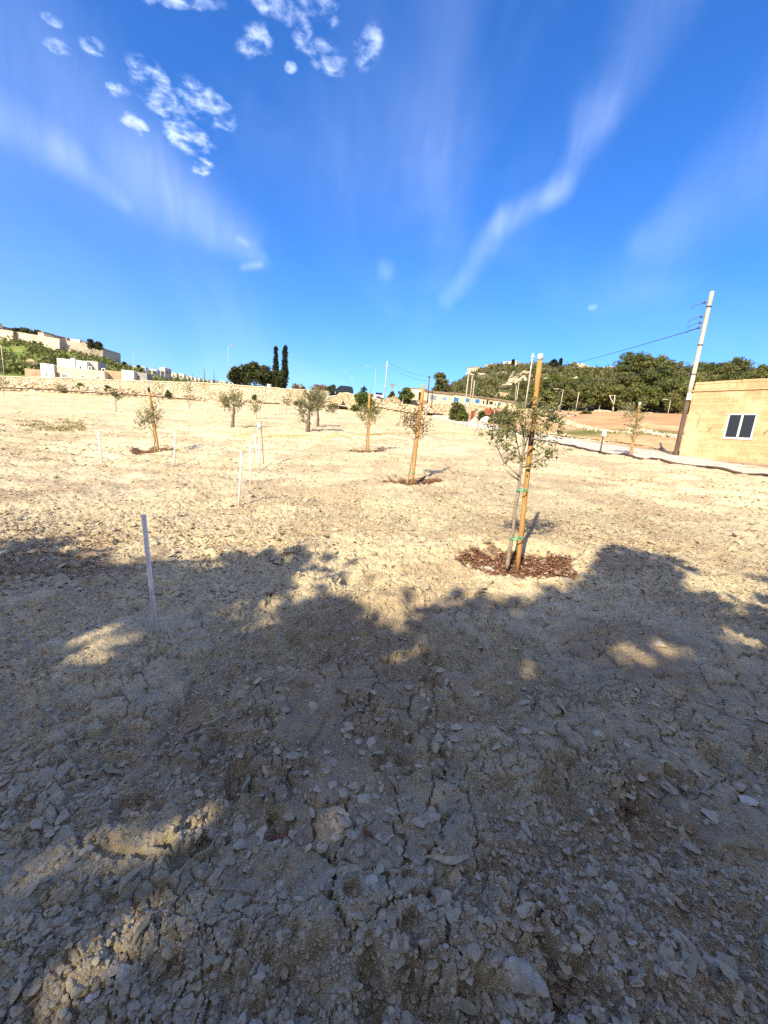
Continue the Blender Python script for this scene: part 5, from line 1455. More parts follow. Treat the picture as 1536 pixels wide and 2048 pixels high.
def proto_tree(name, label, cat, H, Wd, kind, mt, seed, group, nclump=70, per=36, L=.55, W=.24, loc=(0, 0, 0), bark=None):
    g = np.random.default_rng(seed); loc = np.array(loc, float)
    rt = thing(name, label, cat, loc, group)
    tb, lf = MB(), MB()
    lean = g.normal(size=2) * .05 * H
    th = {'pine': .45, 'round': .30, 'cypress': .05, 'bush': .12}[kind]
    if kind == 'cypress':
        z = np.linspace(0, .96, 9) * H
        tb.tube([loc + (0, 0, q) for q in z], np.linspace(.22, .03, 9), 8)
        n = nclump; zz = g.uniform(.04, 1, n); a = g.uniform(0, 2 * np.pi, n)
        prof = np.minimum(1, (1 - zz) * 2.6) ** .7 * (.75 + .25 * np.sin(zz * 9 + seed)) * np.clip(zz * 9, .5, 1)
        rr_ = Wd / 2 * prof * .6
        C = loc + np.c_[rr_ * np.cos(a), rr_ * np.sin(a), zz * H]
        clump_cards(lf, C, Wd * .26 * np.clip(prof, .25, 1), per, L, W, g, 1.6, 1.0)
    else:
        pts = np.array([loc + (lean[0] * t * t, lean[1] * t * t, t * H * .8) for t in np.linspace(0, 1, 9)])
        pts[1:-1, :2] += g.normal(size=(7, 2)) * .02 * H
        r0 = {'pine': .026, 'round': .03, 'bush': .02}[kind] * H
        tb.tube(np.vstack([pts[:1] - (0, 0, .5), pts]), np.linspace(r0, r0 * .25, 10), 9)
        C, Rc = [], []
        nb = {'pine': 13, 'round': 14, 'bush': 9}[kind]
        for i in range(nb):
            t = g.uniform(th, 1.0) if kind != 'bush' else g.uniform(.1, .9)
            S = np.array([np.interp(t * .8 / .8, np.linspace(0, 1, 9), pts[:, q]) for q in range(3)])
            a = i * 2.4 + g.uniform(-.5, .5)
            shape = {'pine': .55 + .45 * math.sin(math.pi * (t - th) / (1 - th) * .85 + .35), 'round': math.sin(math.pi * (t * .75 + .2)), 'bush': math.sin(math.pi * (t * .7 + .22))}[kind]
            rr_ = Wd / 2 * shape * g.uniform(.6, 1.0)
            E = S + np.array([math.cos(a) * rr_, math.sin(a) * rr_, (.10 if kind == 'pine' else .06) * H * g.uniform(-.3, 1.4)])
            Mi_ = (S + E) / 2 + np.array([0, 0, -.03 * H])
            tt = np.linspace(0, 1, 5)[:, None]
            cur = (1 - tt) ** 2 * S + 2 * tt * (1 - tt) * Mi_ + tt ** 2 * E
            tb.tube(cur, np.linspace(r0 * .38, r0 * .1, 5), 6)
            m_ = max(2, nclump // nb)
            for q in range(m_):
                f = g.uniform(.45, 1.08)
                c0 = S + (E - S) * f + g.normal(size=3) * np.array([.09, .09, .05]) * Wd * .8
                C.append(c0); Rc.append(Wd * g.uniform(.07, .14))
        top = pts[-1]
        for q in range(nclump // 6):
            C.append(top + g.normal(size=3) * np.array([.14, .14, .06]) * Wd + (0, 0, H * .08)); Rc.append(Wd * g.uniform(.08, .13))
        C = np.array(C); Rc = np.array(Rc)
        C[:, 2] = np.minimum(C[:, 2], loc[2] + H * .95)
        C[:, 2] = np.maximum(C[:, 2], loc[2] + H * (th * .55 if kind != 'bush' else .12))
        clump_cards(lf, C, Rc, per, L, W, g, .7 if kind == 'pine' else .85)
    tb.build('trunk', bark or MAT_PINEBARK, rt, True)
    lf.build('crown', mt, rt)
    return rt

def seat(px, py, pts):
    """the hillside point whose picture lies nearest a pixel"""
    q = pts.reshape(-1, 3); X, Y, D = project(q)
    return q[np.argmin((X - px) ** 2 + (Y - py) ** 2)].copy()

GP = 'pines on the hillside'
pr = [proto_tree('pine_tree', 'x', 'tree', 9.0, 8.5, 'pine', [MAT_PINE, MAT_PINE2][i % 2], 900 + i, GP, 78, 46, .58, .34) for i in range(4)]
pine_spots = []
g = np.random.default_rng(41)
# front row, second row, skyline
front = [(1068, 818, 44), (1092, 822, 52), (1118, 822, 58), (1145, 822, 50), (1172, 823, 58), (1198, 824, 62), (1222, 825, 58), (1248, 826, 66), (1275, 828, 70), (1302, 829, 62), (1328, 831, 66), (1352, 833, 62), (1378, 836, 68), (1405, 838, 64)]
for a in front: pine_spots.append((*a, 'front-row pine'))
second = [(1046, 795, 30), (1080, 790, 34), (1106, 790, 38), (1134, 792, 42), (1160, 793, 42), (1190, 792, 42), (1216, 793, 44), (1240, 793, 48), (1268, 795, 54), (1295, 797, 56), (1322, 798, 58), (1350, 800, 54), (1380, 800, 54), (1418, 800, 56), (1450, 800, 56), (1484, 802, 54), (1520, 806, 56), (1556, 806, 56)]
for a in second: pine_spots.append((*a, 'mid-slope pine'))
sky_ = [(1253, 772, 64), (1272, 770, 68), (1290, 768, 56), (1312, 766, 50), (1333, 764, 44), (1352, 764, 44), (1372, 766, 40), (1395, 768, 46), (1420, 766, 44), (1444, 766, 46), (1468, 768, 42), (1495, 768, 40), (1520, 768, 44), (1548, 770, 44), (1168, 756, 15), (1190, 758, 18), (1120, 745, 14), (1060, 748, 14), (1000, 748, 12), (1212, 758, 14)]
for a in sky_: pine_spots.append((*a, 'skyline pine'))
names = {}
refs = [(1075, 'left of the nearest wooden stake'), (1130, 'right of the nearest wooden stake top'), (1185, 'near the short pole'), (1240, 'by the forked dead trunk'), (1300, 'above the sapling at the path edge'), (1360, 'left of the tall bleached pole'), (1420, 'right of the tall bleached pole'), (1600, 'above the ochre house roof')]
for i, (px, py, hp, lab) in enumerate(pine_spots):
    q = seat(px, py, hrP); dd_ = (q - CAM) @ _f
    hm = hp * dd_ / FPX * g.uniform(.78, 1.16)
    loc = q - (0, 0, .3)
    ref = [r for x, r in refs if px <= x][0]
    cnt = names.setdefault((lab, ref), 0); names[(lab, ref)] += 1
    lab2 = '%s %s' % (lab, ref)
    if not cnt: lab2 = 'first ' + lab2
    if cnt: lab2 = '%s %s' % (['second', 'third', 'fourth', 'fifth', 'sixth', 'seventh', 'eighth', 'ninth'][cnt - 1], lab2)
    p0 = pr[i % 4]
    if i < 4:
        p0.location = tuple(loc); p0.scale = (hm / 9,) * 3; p0.rotation_euler = (0, 0, g.uniform(0, 6.28)); p0['label'] = lab2
    else:
        copy_tree(p0, loc, g.uniform(0, 6.28), hm / 9 * g.uniform(.75, 1.15), lab2, hm / 9)

def tree_px(name, label, cat, px, py, hp, wp, kind, mt, seed, d=None, group=None, **kw):
    if d is None: P = seat(px, py, hrP); d = (P - CAM) @ _f
    else: P = at(px, py, d)
    return proto_tree(name, label, cat, hp * d / FPX, wp * d / FPX, kind, mt, seed, group, loc=P, **kw)
tree_px('cypress_tree', 'shorter dark cypress, left of the pair behind the carobs', 'tree', 550, 776, 75, 13, 'cypress', MAT_CYP, 61, 92, 'cypress pair', nclump=70, per=60, L=.5, W=.22)
tree_px('cypress_tree', 'taller dark cypress, right of the pair behind the carobs', 'tree', 568, 778, 82, 15, 'cypress', MAT_CYP, 62, 90, 'cypress pair', nclump=80, per=60, L=.5, W=.22)
cl = [(474, 772, 38, 34, 'carob tree at the left end of the dark clump, by the street lamp'), (492, 772, 42, 36, 'second carob tree from the left in the dark clump'), (510, 774, 50, 40, 'tallest carob tree in the dark clump'), (531, 775, 44, 38, 'carob tree between the tallest one and the cypresses'), (550, 777, 36, 30, 'low carob tree in front of the shorter cypress'), (562, 778, 22, 20, 'small round bush before the taller cypress')]
for i, (px, py, hp, wp, lab) in enumerate(cl):
    tree_px('carob_tree', lab, 'tree', px, py + 4, hp, wp, 'round', MAT_DARK, 70 + i, 80 + i, 'carob trees above the wall', nclump=90, per=46, L=.45, W=.26)
tree_px('green_bush', 'bright green bush against the wall, below the dark car', 'bush', 722, 824, 36, 46, 'bush', MAT_BUSH, 81, 62, nclump=70, per=50, L=.34, W=.2)
tree_px('green_bush', 'upright leafy shoots above the bright green bush', 'bush', 724, 806, 30, 12, 'bush', MAT_DARK, 82, 67, nclump=24, per=24, L=.5, W=.16)
tree_px('shrub', 'dark shrub in the gateway left of the dark car', 'shrub', 666, 796, 22, 26, 'bush', MAT_DARK, 83, 71, nclump=40, per=36, L=.4, W=.2)
tree_px('shrub', 'green shrub at the left end of the low house', 'shrub', 812, 805, 26, 32, 'bush', MAT_BUSH, 84, 68, nclump=50, per=40, L=.36, W=.2)
tree_px('shrub', 'small dark shrub below the triangular road sign', 'shrub', 783, 800, 14, 16, 'bush', MAT_DARK, 85, 72, nclump=24, per=30, L=.36, W=.2)
tree_px('shrub', 'grey-green shrub with white flowers, left of the crossarm pole', 'shrub', 914, 842, 34, 30, 'bush', MAT_SCRUBR, 86, 53, nclump=60, per=40, L=.36, W=.16)
tree_px('shrub', 'dark shrub with white blossom beside the path', 'shrub', 924, 846, 20, 22, 'bush', MAT_BUSH, 87, 51, nclump=40, per=40, L=.3, W=.16)
tree_px('shrub', 'olive-green shrub before the red-roofed shed', 'shrub', 1008, 852, 28, 34, 'bush', MAT_SCRUBR, 88, 49, nclump=60, per=40, L=.36, W=.16)
tree_px('shrub', 'low shrub left of the red-roofed shed, in front of its door', 'shrub', 962, 848, 24, 16, 'bush', MAT_SCRUBR, 89, 51, nclump=30, per=36, L=.34, W=.16)
tree_px('shrub', 'grey shrub under the shed roof, left of the olive-green shrub', 'shrub', 985, 850, 22, 24, 'bush', MAT_LEAF_OLD, 90, 50, nclump=40, per=36, L=.34, W=.16)
tree_px('shrub', 'scrubby bush at the top left of the red field', 'shrub', 1170, 834, 10, 26, 'bush', MAT_SCRUBR, 91, 62, nclump=30, per=36, L=.36, W=.18)
tree_px('lone_tree', 'round grey-green tree behind the low house roof', 'tree', 881, 800, 50, 34, 'round', MAT_PINE2, 92, 130, nclump=90, per=40, L=.7, W=.4)
tree_px('shrub', 'brown dry bush beyond the wall, right of the cypresses', 'shrub', 640, 784, 10, 40, 'bush', MAT_LEAF_DRY, 93, 82, nclump=40, per=40, L=.4, W=.2)
tree_px('shrub', 'low brown bush between the cypresses and the dry bush', 'shrub', 597, 782, 10, 28, 'bush', MAT_LEAF_DRY, 94, 84, nclump=30, per=40, L=.4, W=.2)
tree_px('cypress_tree', 'tiny cypress on the hilltop, right of the hilltop grove', 'tree', 1121, 736, 16, 4, 'cypress', MAT_CYP, 95, None, nclump=30, per=30, L=.9, W=.5)
tree_px('hilltop_tree', 'dark round tree on the hilltop beside the tiny cypress', 'tree', 1106, 738, 15, 18, 'round', MAT_CYP, 96, None, nclump=50, per=36, L=1.0, W=.5)
tree_px('cypress_tree', 'slender cypress by the white hilltop house', 'tree', 1026, 735, 13, 4, 'cypress', MAT_CYP, 97, None, nclump=30, per=30, L=.9, W=.5)
tree_px('hilltop_tree', 'round-headed tree on the rampart edge', 'tree', 184, 704, 24, 12, 'round', MAT_LEAF_OLD, 98, 405, nclump=50, per=30, L=1.6, W=.9)
tree_px('hilltop_tree', 'flat dark tree at the end of the rampart', 'tree', 198, 702, 16, 16, 'round', MAT_DARK, 99, 408, nclump=50, per=30, L=1.6, W=.9)
tree_px('hilltop_tree', 'dark tree on the far ridge, left of the farther lamp', 'tree', 250, 740, 14, 10, 'round', MAT_DARK, 100, 450, nclump=40, per=30, L=1.8, W=1.0)
tree_px('hilltop_tree', 'dark tree among the far houses right of the farther lamp', 'tree', 280, 748, 16, 9, 'round', MAT_DARK, 101, 500, nclump=40, per=30, L=1.8, W=1.0)
HD = [(40, 672, 14, 26), (58, 675, 14, 26), (74, 679, 16, 28), (86, 680, 12, 18)]
for i, (px, py, hp, wp) in enumerate(HD):
    tree_px('rampart_tree', ['dense tree on the rampart top, leftmost of four', 'dense tree on the rampart top, second from the left', 'tallest dense tree on the rampart top', 'small dense tree at the right end of the rampart trees'][i], 'tree', px, py, hp, wp, 'bush', MAT_DARK, 110 + i, 420, 'trees on the rampart', nclump=50, per=40, L=1.8, W=1.0)
# bushes tucked against the walls
wb = [(132, 786, 8, 14, 'low bush at the foot of the block wall, left'), (215, 782, 9, 12, 'bush growing out of the wall above the first olive'), (160, 776, 8, 9, 'small bush on the upper wall, left'), (336, 796, 14, 12, 'bush behind the leaning stake, on the wall'), (200, 796, 5, 14, 'low weeds at the wall foot'), (508, 800, 9, 9, 'round bush growing out of the wall right of the windswept olive'), (36, 788, 5, 14, 'low green weeds at the wall foot, far left'), (598, 811, 10, 26, 'dark undergrowth at the wall foot left of the bushy olive'), (668, 816, 6, 30, 'dark undergrowth at the wall foot below the gateway')]
for i, (px, py, hp, wp, lab) in enumerate(wb):
    d_ = 60.2 + .012 * px * .6
    tree_px('wall_bush', lab, 'bush', px, py, hp, wp, 'bush', MAT_LEAF_OLD if i % 2 else MAT_SCRUBR, 130 + i, d_ - .8, 'bushes along the walls', nclump=18, per=30, L=.26, W=.12)

# ------------------------------------------------------------------ buildings
MAT_WHITE = simple('white_render', (.74, .72, .68), (.66, .63, .58), .8, .9, .1)
MAT_CREAM = simple('cream_render', (.62, .54, .40), (.54, .46, .33), .6, .9, .15)
MAT_TAN = simple('tan_masonry', (.40, .31, .21), (.30, .23, .155), .7, .95, .3, .05)
MAT_BROWNROOF = simple('weathered_roof', (.27, .20, .15), (.17, .125, .095), .8, .95, .3, .05)
MAT_REDROOF = simple('red_roof', (.36, .085, .04), (.24, .06, .035), 1.5, .8, .3)
MAT_REDDOOR = simple('red_door', (.22, .035, .025), (.15, .03, .02), 2, .6, .1)
MAT_BLUE = simple('blue_shutter', (.05, .20, .42), (.035, .15, .35), 2, .5, .1)
MAT_BLUEP = simple('faded_blue_shutter', (.26, .36, .50), (.18, .28, .42), 2, .5, .1)
MAT_GREYSH = simple('grey_shutter', (.26, .28, .32), (.2, .21, .25), 2, .5, .1)
MAT_BLACKV = simple('dark_interior', (.02, .02, .022), (.035, .03, .03), 2, .8, 0)
MAT_BRDOOR = simple('brown_door', (.14, .075, .05), (.10, .05, .035), 2, .7, .1)

def frame_px(a, bq):
    """a frame standing on two picture points (px, py, depth)"""
    return Frame(at(*a), at(*bq))
def opening(f, parent, px0, py0, px1, py1, mt, n=-.03, name='window', frm=None, rec=.05, fw=.07):
    u0, z1 = f.px(px0, py0); u1, _ = f.px(px1, py0); um, z0 = f.px((px0 + px1) / 2, py1); _, z1 = f.px((px0 + px1) / 2, py0)
    if frm is not None:
        w = MB()
        f.box(w, u0 - fw, u1 + fw, n - rec, n, z1, z1 + fw); f.box(w, u0 - fw, u1 + fw, n - rec, n, z0 - fw, z0)
        f.box(w, u0 - fw, u0, n - rec + .004, n, z0, z1); f.box(w, u1, u1 + fw, n - rec + .004, n, z0, z1)
        wo_ = w.build(name, frm, parent)
        f.box(MB(), u0 + .002, u1 - .002, n - rec + .02, n - .004, z0 + .002, z1 - .002).build('shutter' if mt in (MAT_BLUE, MAT_BLUEP, MAT_GREYSH) else 'pane', mt, wo_)
    else:
        f.box(MB(), u0, u1, n - .02, n + .002, z0, z1).build(name, mt, parent)

# the long low house with blue shutters
fL = frame_px((848, 812, 70.5), (1034, 820, 77))
lh = thing('low_house', 'long low cream house with blue-shuttered windows above the terrace wall', 'house', fL.o)
W_ = MB(); Rf = MB()
segs = [(848, 879, 781.5), (879, 905, 784.5), (905, 938, 786.5), (938, 968, 792), (968, 1000, 796), (1000, 1034, 801)]
for i, (a, c, ty) in enumerate(segs):
    u0, u1 = fL.px(a, 800)[0], fL.px(c, 800)[0]; z1 = fL.px((a + c) / 2, ty)[1]
    fL.box(W_, u0, u1, .0, 6, -2, z1 - .35)
    fL.box(Rf, u0, u1, -.16, 6.1, z1 - .348, z1 - .02 + .02 * (i % 2), .03)
W_.build('wall', MAT_CREAM, lh); Rf.build('roof', MAT_BROWNROOF, lh)
for i, (a, c, e, h, mt) in enumerate([(861, 791, 872.5, 799, MAT_GREYSH), (885, 794, 894, 800.5, MAT_BLUEP), (908, 795.5, 917, 803, MAT_BLUE), (931, 797, 938.5, 804, MAT_BLUE), (951, 799, 959, 806, MAT_BLUE), (996, 805, 1002, 810, MAT_GREYSH)]):
    opening(fL, lh, a - .7, c - .6, e + .9, h + .8, mt, 0, 'window', MAT_WHITE)
for i, (a, c, e, h) in enumerate([(1013, 806.5, 1015.5, 811), (1023, 808, 1025.5, 813), (966, 802, 969, 808), (973, 801, 977, 809), (979, 803, 986, 809)]):
    opening(fL, lh, a, c, e, h, MAT_BLACKV, 0, 'opening')
# its taller beige neighbour on the left
fN = frame_px((817, 806, 71.5), (849, 809, 70.8))
nb = thing('beige_house', 'small flat beige house with a dark doorway, left of the low house', 'house', fN.o)
w_ = MB()
ud0, ud1 = fN.px(836, 800)[0], fN.px(841, 800)[0]; zt = fN.px(833, 778)[1]
fN.box(w_, 0, ud0, 0, 5, -2, zt); fN.box(w_, ud1, fN.len - .05, 0, 5, -2, zt); fN.box(w_, ud0, ud1, 0, 5, zt - .5, zt - .004); fN.box(w_, ud0, ud1, 1.5, 5, -2, zt - .5)
w_.build('wall', MAT_CREAM, nb)
fN.box(MB(), ud0 + .01, ud1 - .01, 1.3, 1.49, -2, zt - .51).build('door', MAT_BLACKV, nb)
fN.box(MB(), -.1, fN.len + .02, -.1, 5.1, zt + .003, zt + .16, .03).build('roof', MAT_BROWNROOF, nb)
fN.box(MB(), .3, fN.len + .6, -.9, -.2, -1, fN.px(833, 801)[1] + .05, .1).build('hedge_box', MAT_BROWNROOF, nb)

# red roofed shed below the terrace wall
fS = frame_px((958, 846, 53.5), (1002, 850, 52))
sh = thing('shed', 'small shed with a sloping red roof and red door below the terrace wall', 'shed', fS.o)
zr0, zr1 = fS.px(972, 829)[1], fS.px(966, 814)[1]
w_ = MB(); fS.box(w_, .1, fS.len - .1, 0, 2.0, -.8, zr0); w_.build('wall', MAT_TAN, sh)
ur0, ur1 = fS.px(960, 829)[0], fS.px(1003, 829)[0]
rv = [fS.p(ur0 + .4, -.25, zr0 + .02), fS.p(ur1, -.25, zr0 - .25), fS.p(ur1 - .9, 2.2, zr1 - .35), fS.p(ur0 + .0, 2.2, zr1)]
rv = np.array(rv); MB().add(np.vstack([rv, rv + (0, 0, .1)]), [np.array([[3, 2, 1, 0], [4, 5, 6, 7], [0, 1, 5, 4], [1, 2, 6, 5], [2, 3, 7, 6], [3, 0, 4, 7]])]).build('roof', MAT_REDROOF, sh)
opening(fS, sh, 975, 833, 983, 850, MAT_BLACKV, 0, 'door')
fD = frame_px((938, 844, 56), (950, 846, 55.6))
gd = thing('red_gate', 'weathered dark red gate leaf left of the shed', 'gate', fD.o)
ud, zd = fD.px(943, 821); ue, _ = fD.px(948.5, 821)
fD.box(MB(), ud, ue, 0, .07, -.2, zd, .01).build('leaf', MAT_REDDOOR, gd); fD.box(MB(), ud - .16, ud - .005, -.03, .12, -.2, zd + .12, .02).build('post', MAT_TAN, gd)

# white boulders
for k, (px, py, r, fl, lab) in enumerate([(950, 845, .75, .8, 'white boulder by the path, left of two'), (975, 847, .80, .85, 'white boulder by the path, right of two'), (963, 847, .4, .7, 'smaller grey rock between the two white boulders'), (912, 842, .6, .6, 'long pale block at the path edge left of the shrubs'), (846, 831, .5, .9, 'whitish sack-like rock at the far end of the path')]):
    p = hit(px, py)[0]
    MB().crag(p + (0, 0, r * .3), r, 700 + k, 4, 12, (1.2, .8, fl)).build('boulder', MAT_WHITE if k < 2 else MAT_STONE, None, False, origin=p, label=lab, cat='boulder', group='pale boulders')

# white farmhouse beyond the wall
fF = frame_px((81, 768, 98), (296, 778, 103))
fh = thing('farmhouse', 'white and cream flat-roofed farmhouse below the rampart hill', 'house', fF.o)
def fbox(px0, px1, ytop, n0, n1, mt, name, ybot=None, ym=None, inset=0):
    xm = ym or (px0 + px1) / 2
    u0 = fF.px(px0, 750, n0)[0]; u1 = fF.px(px1, 750, n0)[0]; z1 = fF.px(xm, ytop, n0)[1]; z0 = -1.0 if ybot is None else fF.px(xm, ybot, n0)[1]
    m_ = MB(); fF.box(m_, u0, u1, n0, n1, z0, z1); m_.build(name, mt, fh)
fbox(82, 108.5, 727.5, 0, 6, MAT_WHITE, 'wing')
fbox(108.8, 209, 737, .6, 6, MAT_CREAM, 'wall')
fbox(116, 175, 719.5, 5, 11, MAT_WHITE, 'upper_storey', 738)
fbox(175.4, 197, 722.5, 6.5, 11, simple('shaded_white_render', (.42, .41, .42), (.36, .35, .36), .8, .9, .1), 'shaded_upper_end', 739)  # shaded side of the white upper storey, its shade put into the grey
fbox(143, 151, 716.5, 4.7, 6, MAT_WHITE, 'chimney', 738)
fbox(209.3, 246, 741.5, 2.5, 7, MAT_TAN, 'yard_wall')
fbox(243.5, 268, 740.5, 0, 5, MAT_WHITE, 'outhouse')
fbox(268.3, 294, 745, 1.2, 5, simple('shaded_white_wall', (.34, .32, .31), (.28, .26, .25), .8, .95, .2), 'shaded_outhouse_end')  # white outhouse's side in shade, the shade painted as a grey colour
fbox(50, 81.6, 738, 2, 3, MAT_TAN, 'boundary_wall')
for (a, c, e, h, mt, nn) in [(91, 745, 95, 754, MAT_GREYSH, 0), (104.5, 747, 107.5, 755, MAT_GREYSH, 0), (120, 747.5, 131.5, 756, MAT_GREYSH, .6), (160, 751, 167, 754, MAT_BROWNROOF, .6), (190.5, 753, 197, 757, MAT_BROWNROOF, .6)]:
    opening(fF, fh, a, c, e, h, mt, nn, 'window', MAT_WHITE, .06, .15)
opening(fF, fh, 110, 744.5, 116.5, 756, MAT_BRDOOR, .6, 'door')
for (a, c, e, h, nn) in [(137, 726.5, 141, 735, 5), (157, 728, 161, 736.5, 5), (179, 730, 184, 738, 6.5), (271, 750, 274, 757, 1.2)]:
    opening(fF, fh, a, c, e, h, MAT_BLACKV, nn, 'window', MAT_WHITE, .06, .15)
MB().crag(at(66, 725, 170), 1.9, 31, 3, 9, (1.5, .8, .8)).crag(at(71, 727, 170), 1.1, 32, 3, 9).build('ruin', MAT_TAN, None, origin=at(66, 725, 170), label='pale ruined hut on the green slope left of the farmhouse', cat='ruin')

# the rampart and the buildings on top of it
RAMP = [(-160, 640, 672, 408), (-60, 650, 678, 404), (0, 658.5, 683, 399), (26, 662, 684, 397), (30, 663, 685, 401), (40, 664.5, 684.5, 402), (76, 670.5, 687, 400), (112, 676.5, 702, 396), (119, 678, 703, 396), (123, 679, 703, 399), (133, 680.5, 703, 404), (134.5, 681, 703, 404), (150, 683, 706, 407), (180, 689.5, 714, 413), (206, 696, 721, 420)]
def rampart():
    L = np.array(RAMP, float); k = np.linspace(0, len(L) - 1, (len(L) - 1) * 6 + 1)
    LL = np.stack([np.interp(k, np.arange(len(L)), L[:, i]) for i in range(4)], 1)
    top = np.array([at(a, bq, d) for a, bq, c, d in LL]); foot = np.array([at(a, c + 6, d - 2) for a, bq, c, d in LL])
    bt = top + np.array([0, 28, 0]); bf = foot + np.array([0, 28, 0])
    R3 = np.stack([foot, top * .5 + foot * .5, top, bt, bf], 0); a_, b_ = R3.shape[:2]
    i = np.arange(a_ - 1)[:, None] * b_; j = np.arange(b_ - 1)[None]
    mbx = MB().add(R3.reshape(-1, 3), np.stack([i + j, i + j + 1, i + b_ + j + 1, i + b_ + j], -1).reshape(-1, 4))
    for e in (0, b_ - 1): mbx.f.append((np.arange(a_) * b_ + e)[None])
    mbx.build('rampart', MAT_FORT, None, origin=foot[40], label='old bastioned stone rampart along the top of the left hill', cat='rampart')
rampart()
def block(name, label, px0, px1, ytop, ybot, d, mt, roof=None, slope=.09, dep=10, group=None, holes=(), cat='house', rh=.6):
    f = frame_px((px0, ybot, d), (px1, ybot + slope * (px1 - px0), d + .02 * d))
    rt = thing(name, label, cat, f.o, group)
    z1 = f.px((px0 + px1) / 2, ytop)[1]
    f.box(MB(), 0, f.len, 0, dep, -.03 * d * .3, z1).build('wall', mt, rt)
    f.box(MB(), -.2, f.len + .2, -.2, dep + .2, z1 + .01, z1 + rh, .05).build('roof', roof or mt, rt)
    for h in holes: opening(f, rt, *h, MAT_BLACKV, -.01, 'window')
    return rt
block('rampart_house', 'pale house with an arch at the left edge of the rampart', -14, 6.5, 646, 664, 412, MAT_CREAM, MAT_WHITE, holes=[(-1, 657, 3, 663)])
block('rampart_house', 'long grey-roofed building on the rampart, left of the trees', 7, 31, 657.5, 666, 424, MAT_TAN, MAT_BROWNROOF, holes=[(18, 657, 21, 661)], rh=1)
block('rampart_house', 'cream house with dark roof right of the rampart trees', 88, 108, 669, 676, 408, MAT_CREAM, MAT_BROWNROOF, holes=[(103, 669, 105, 673)], rh=1.5)
block('rampart_house', 'brown-roofed building behind the bastion corner', 108.5, 131, 675, 683, 420, MAT_TAN, MAT_BROWNROOF, rh=1.5)
block('rampart_house', 'small dark building on the rampart right of the bastion', 134, 152, 679, 686, 428, MAT_TAN, MAT_BROWNROOF)
block('rampart_house', 'white-fronted low building near the end of the rampart', 160, 171, 682.5, 690, 432, MAT_WHITE, MAT_CREAM)
block('rampart_house', 'low dark building beside the round-headed rampart tree', 171.5, 181, 686.5, 693, 434, MAT_TAN, MAT_BROWNROOF)
# houses descending the far ridge
TW = [(231, 723, 6, 8), (238, 725, 5, 8), (284, 736, 6, 8), (291, 736, 6, 9), (298, 741, 5, 8), (305, 742, 8, 7), (313, 741, 8, 9), (322, 743, 7, 8), (330, 737.5, 13, 16), (345, 750, 8, 8), (353, 748, 7, 10), (361, 752, 7, 8), (368, 750, 6, 10), (376, 754, 7, 8), (384, 755, 7, 8), (392, 757, 7, 8), (400, 758, 6, 8), (408, 761, 7, 7), (416, 762, 8, 7), (425, 763, 6, 8), (433, 765, 8, 6), (442, 766, 8, 6), (451, 764, 7, 9), (460, 767, 8, 7), (469, 768, 7, 7), (338, 751, 6, 8), (349, 756, 6, 7), (365, 758, 7, 7), (388, 762, 6, 6), (412, 766, 8, 5)]
seq = ['first', 'second', 'third', 'fourth', 'fifth', 'sixth', 'seventh', 'eighth', 'ninth', 'tenth', 'eleventh', 'twelfth', 'thirteenth', 'fourteenth', 'fifteenth', 'sixteenth', 'seventeenth', 'eighteenth', 'nineteenth', 'twentieth', 'twenty-first', 'twenty-second', 'twenty-third', 'twenty-fourth', 'twenty-fifth', 'twenty-sixth', 'twenty-seventh', 'twenty-eighth', 'twenty-ninth', 'thirtieth']
order = sorted(range(len(TW)), key=lambda i: TW[i][0])
tm = [MAT_WHITE, MAT_CREAM, simple('pinkish_render', (.56, .46, .40), (.48, .39, .34), .1, .9, 0)]
for rank, i in enumerate(order):
    px, py, w_, h_ = TW[i]
    d = np.interp(px, [220, 300, 340, 400, 470], [460, 640, 760, 800, 860])
    lab = 'largest white block among the houses down the far ridge' if i == 8 else 'pale house on the far ridge, %s from the left' % seq[rank]
    block('ridge_house', lab, px, px + w_, py, py + h_, d, tm[i % 3], tm[(i + 1) % 3], dep=12, group='houses down the far ridge', holes=[(px + w_ * .3, py + h_ * .35, px + w_ * .45, py + h_ * .6), (px + w_ * .65, py + h_ * .35, px + w_ * .8, py + h_ * .6)] if w_ > 6 else [])
# on the right hill
def on_hill(px, py): P = seat(px, py, hrP); return (P - CAM) @ _f
for a in [('hill_house', 'white cube house on the hilltop by the slender cypress', 1031, 1041, 724.5, 736, 190, MAT_WHITE, MAT_WHITE, [(1034, 728, 1036, 731)]), ('hill_house', 'long cream building on the left of the hilltop', 985, 1014, 731, 738, 200, MAT_CREAM, MAT_CREAM, [(990, 733, 992, 736)]), ('hill_house', 'small cream house at the left end of the hilltop', 958, 968, 736, 743, 205, MAT_CREAM, MAT_BROWNROOF, []),
          ('hill_house', 'white box house on the terraces below the pale rock', 1017, 1033, 773, 781, 128, MAT_WHITE, MAT_WHITE, [(1029, 775, 1031, 777)]), ('hill_house', 'tall salmon building rising behind the skyline pines', 1334, 1345, 723, 748, 165, simple('salmon_render', (.52, .33, .22), (.45, .28, .19), .3, .9, .1), MAT_CREAM, [(1337, 729, 1340, 734)]),
          ('hill_house', 'pale low building on the ridge left of the tallest pines', 1160, 1182, 732, 748, 178, MAT_CREAM, MAT_WHITE, []), ('hill_house', 'white low building on the ridge, next to the tallest pines', 1218, 1240, 736, 752, 170, MAT_WHITE, MAT_CREAM, []), ('hill_house', 'low hut with a brown roof right of the nearest stake tip', 1066, 1080, 729, 738, 190, MAT_CREAM, MAT_BROWNROOF, [])]:
    nm, lab, x0, x1, yt, yb, d, mt, rf, hl = a
    block(nm, lab, x0, x1, yt, yb, d, mt, rf, dep=7, holes=hl, rh=.3)
cw = [(1150, 728, 745, 176), (1162, 734, 748, 173), (1185, 740, 752, 170)]
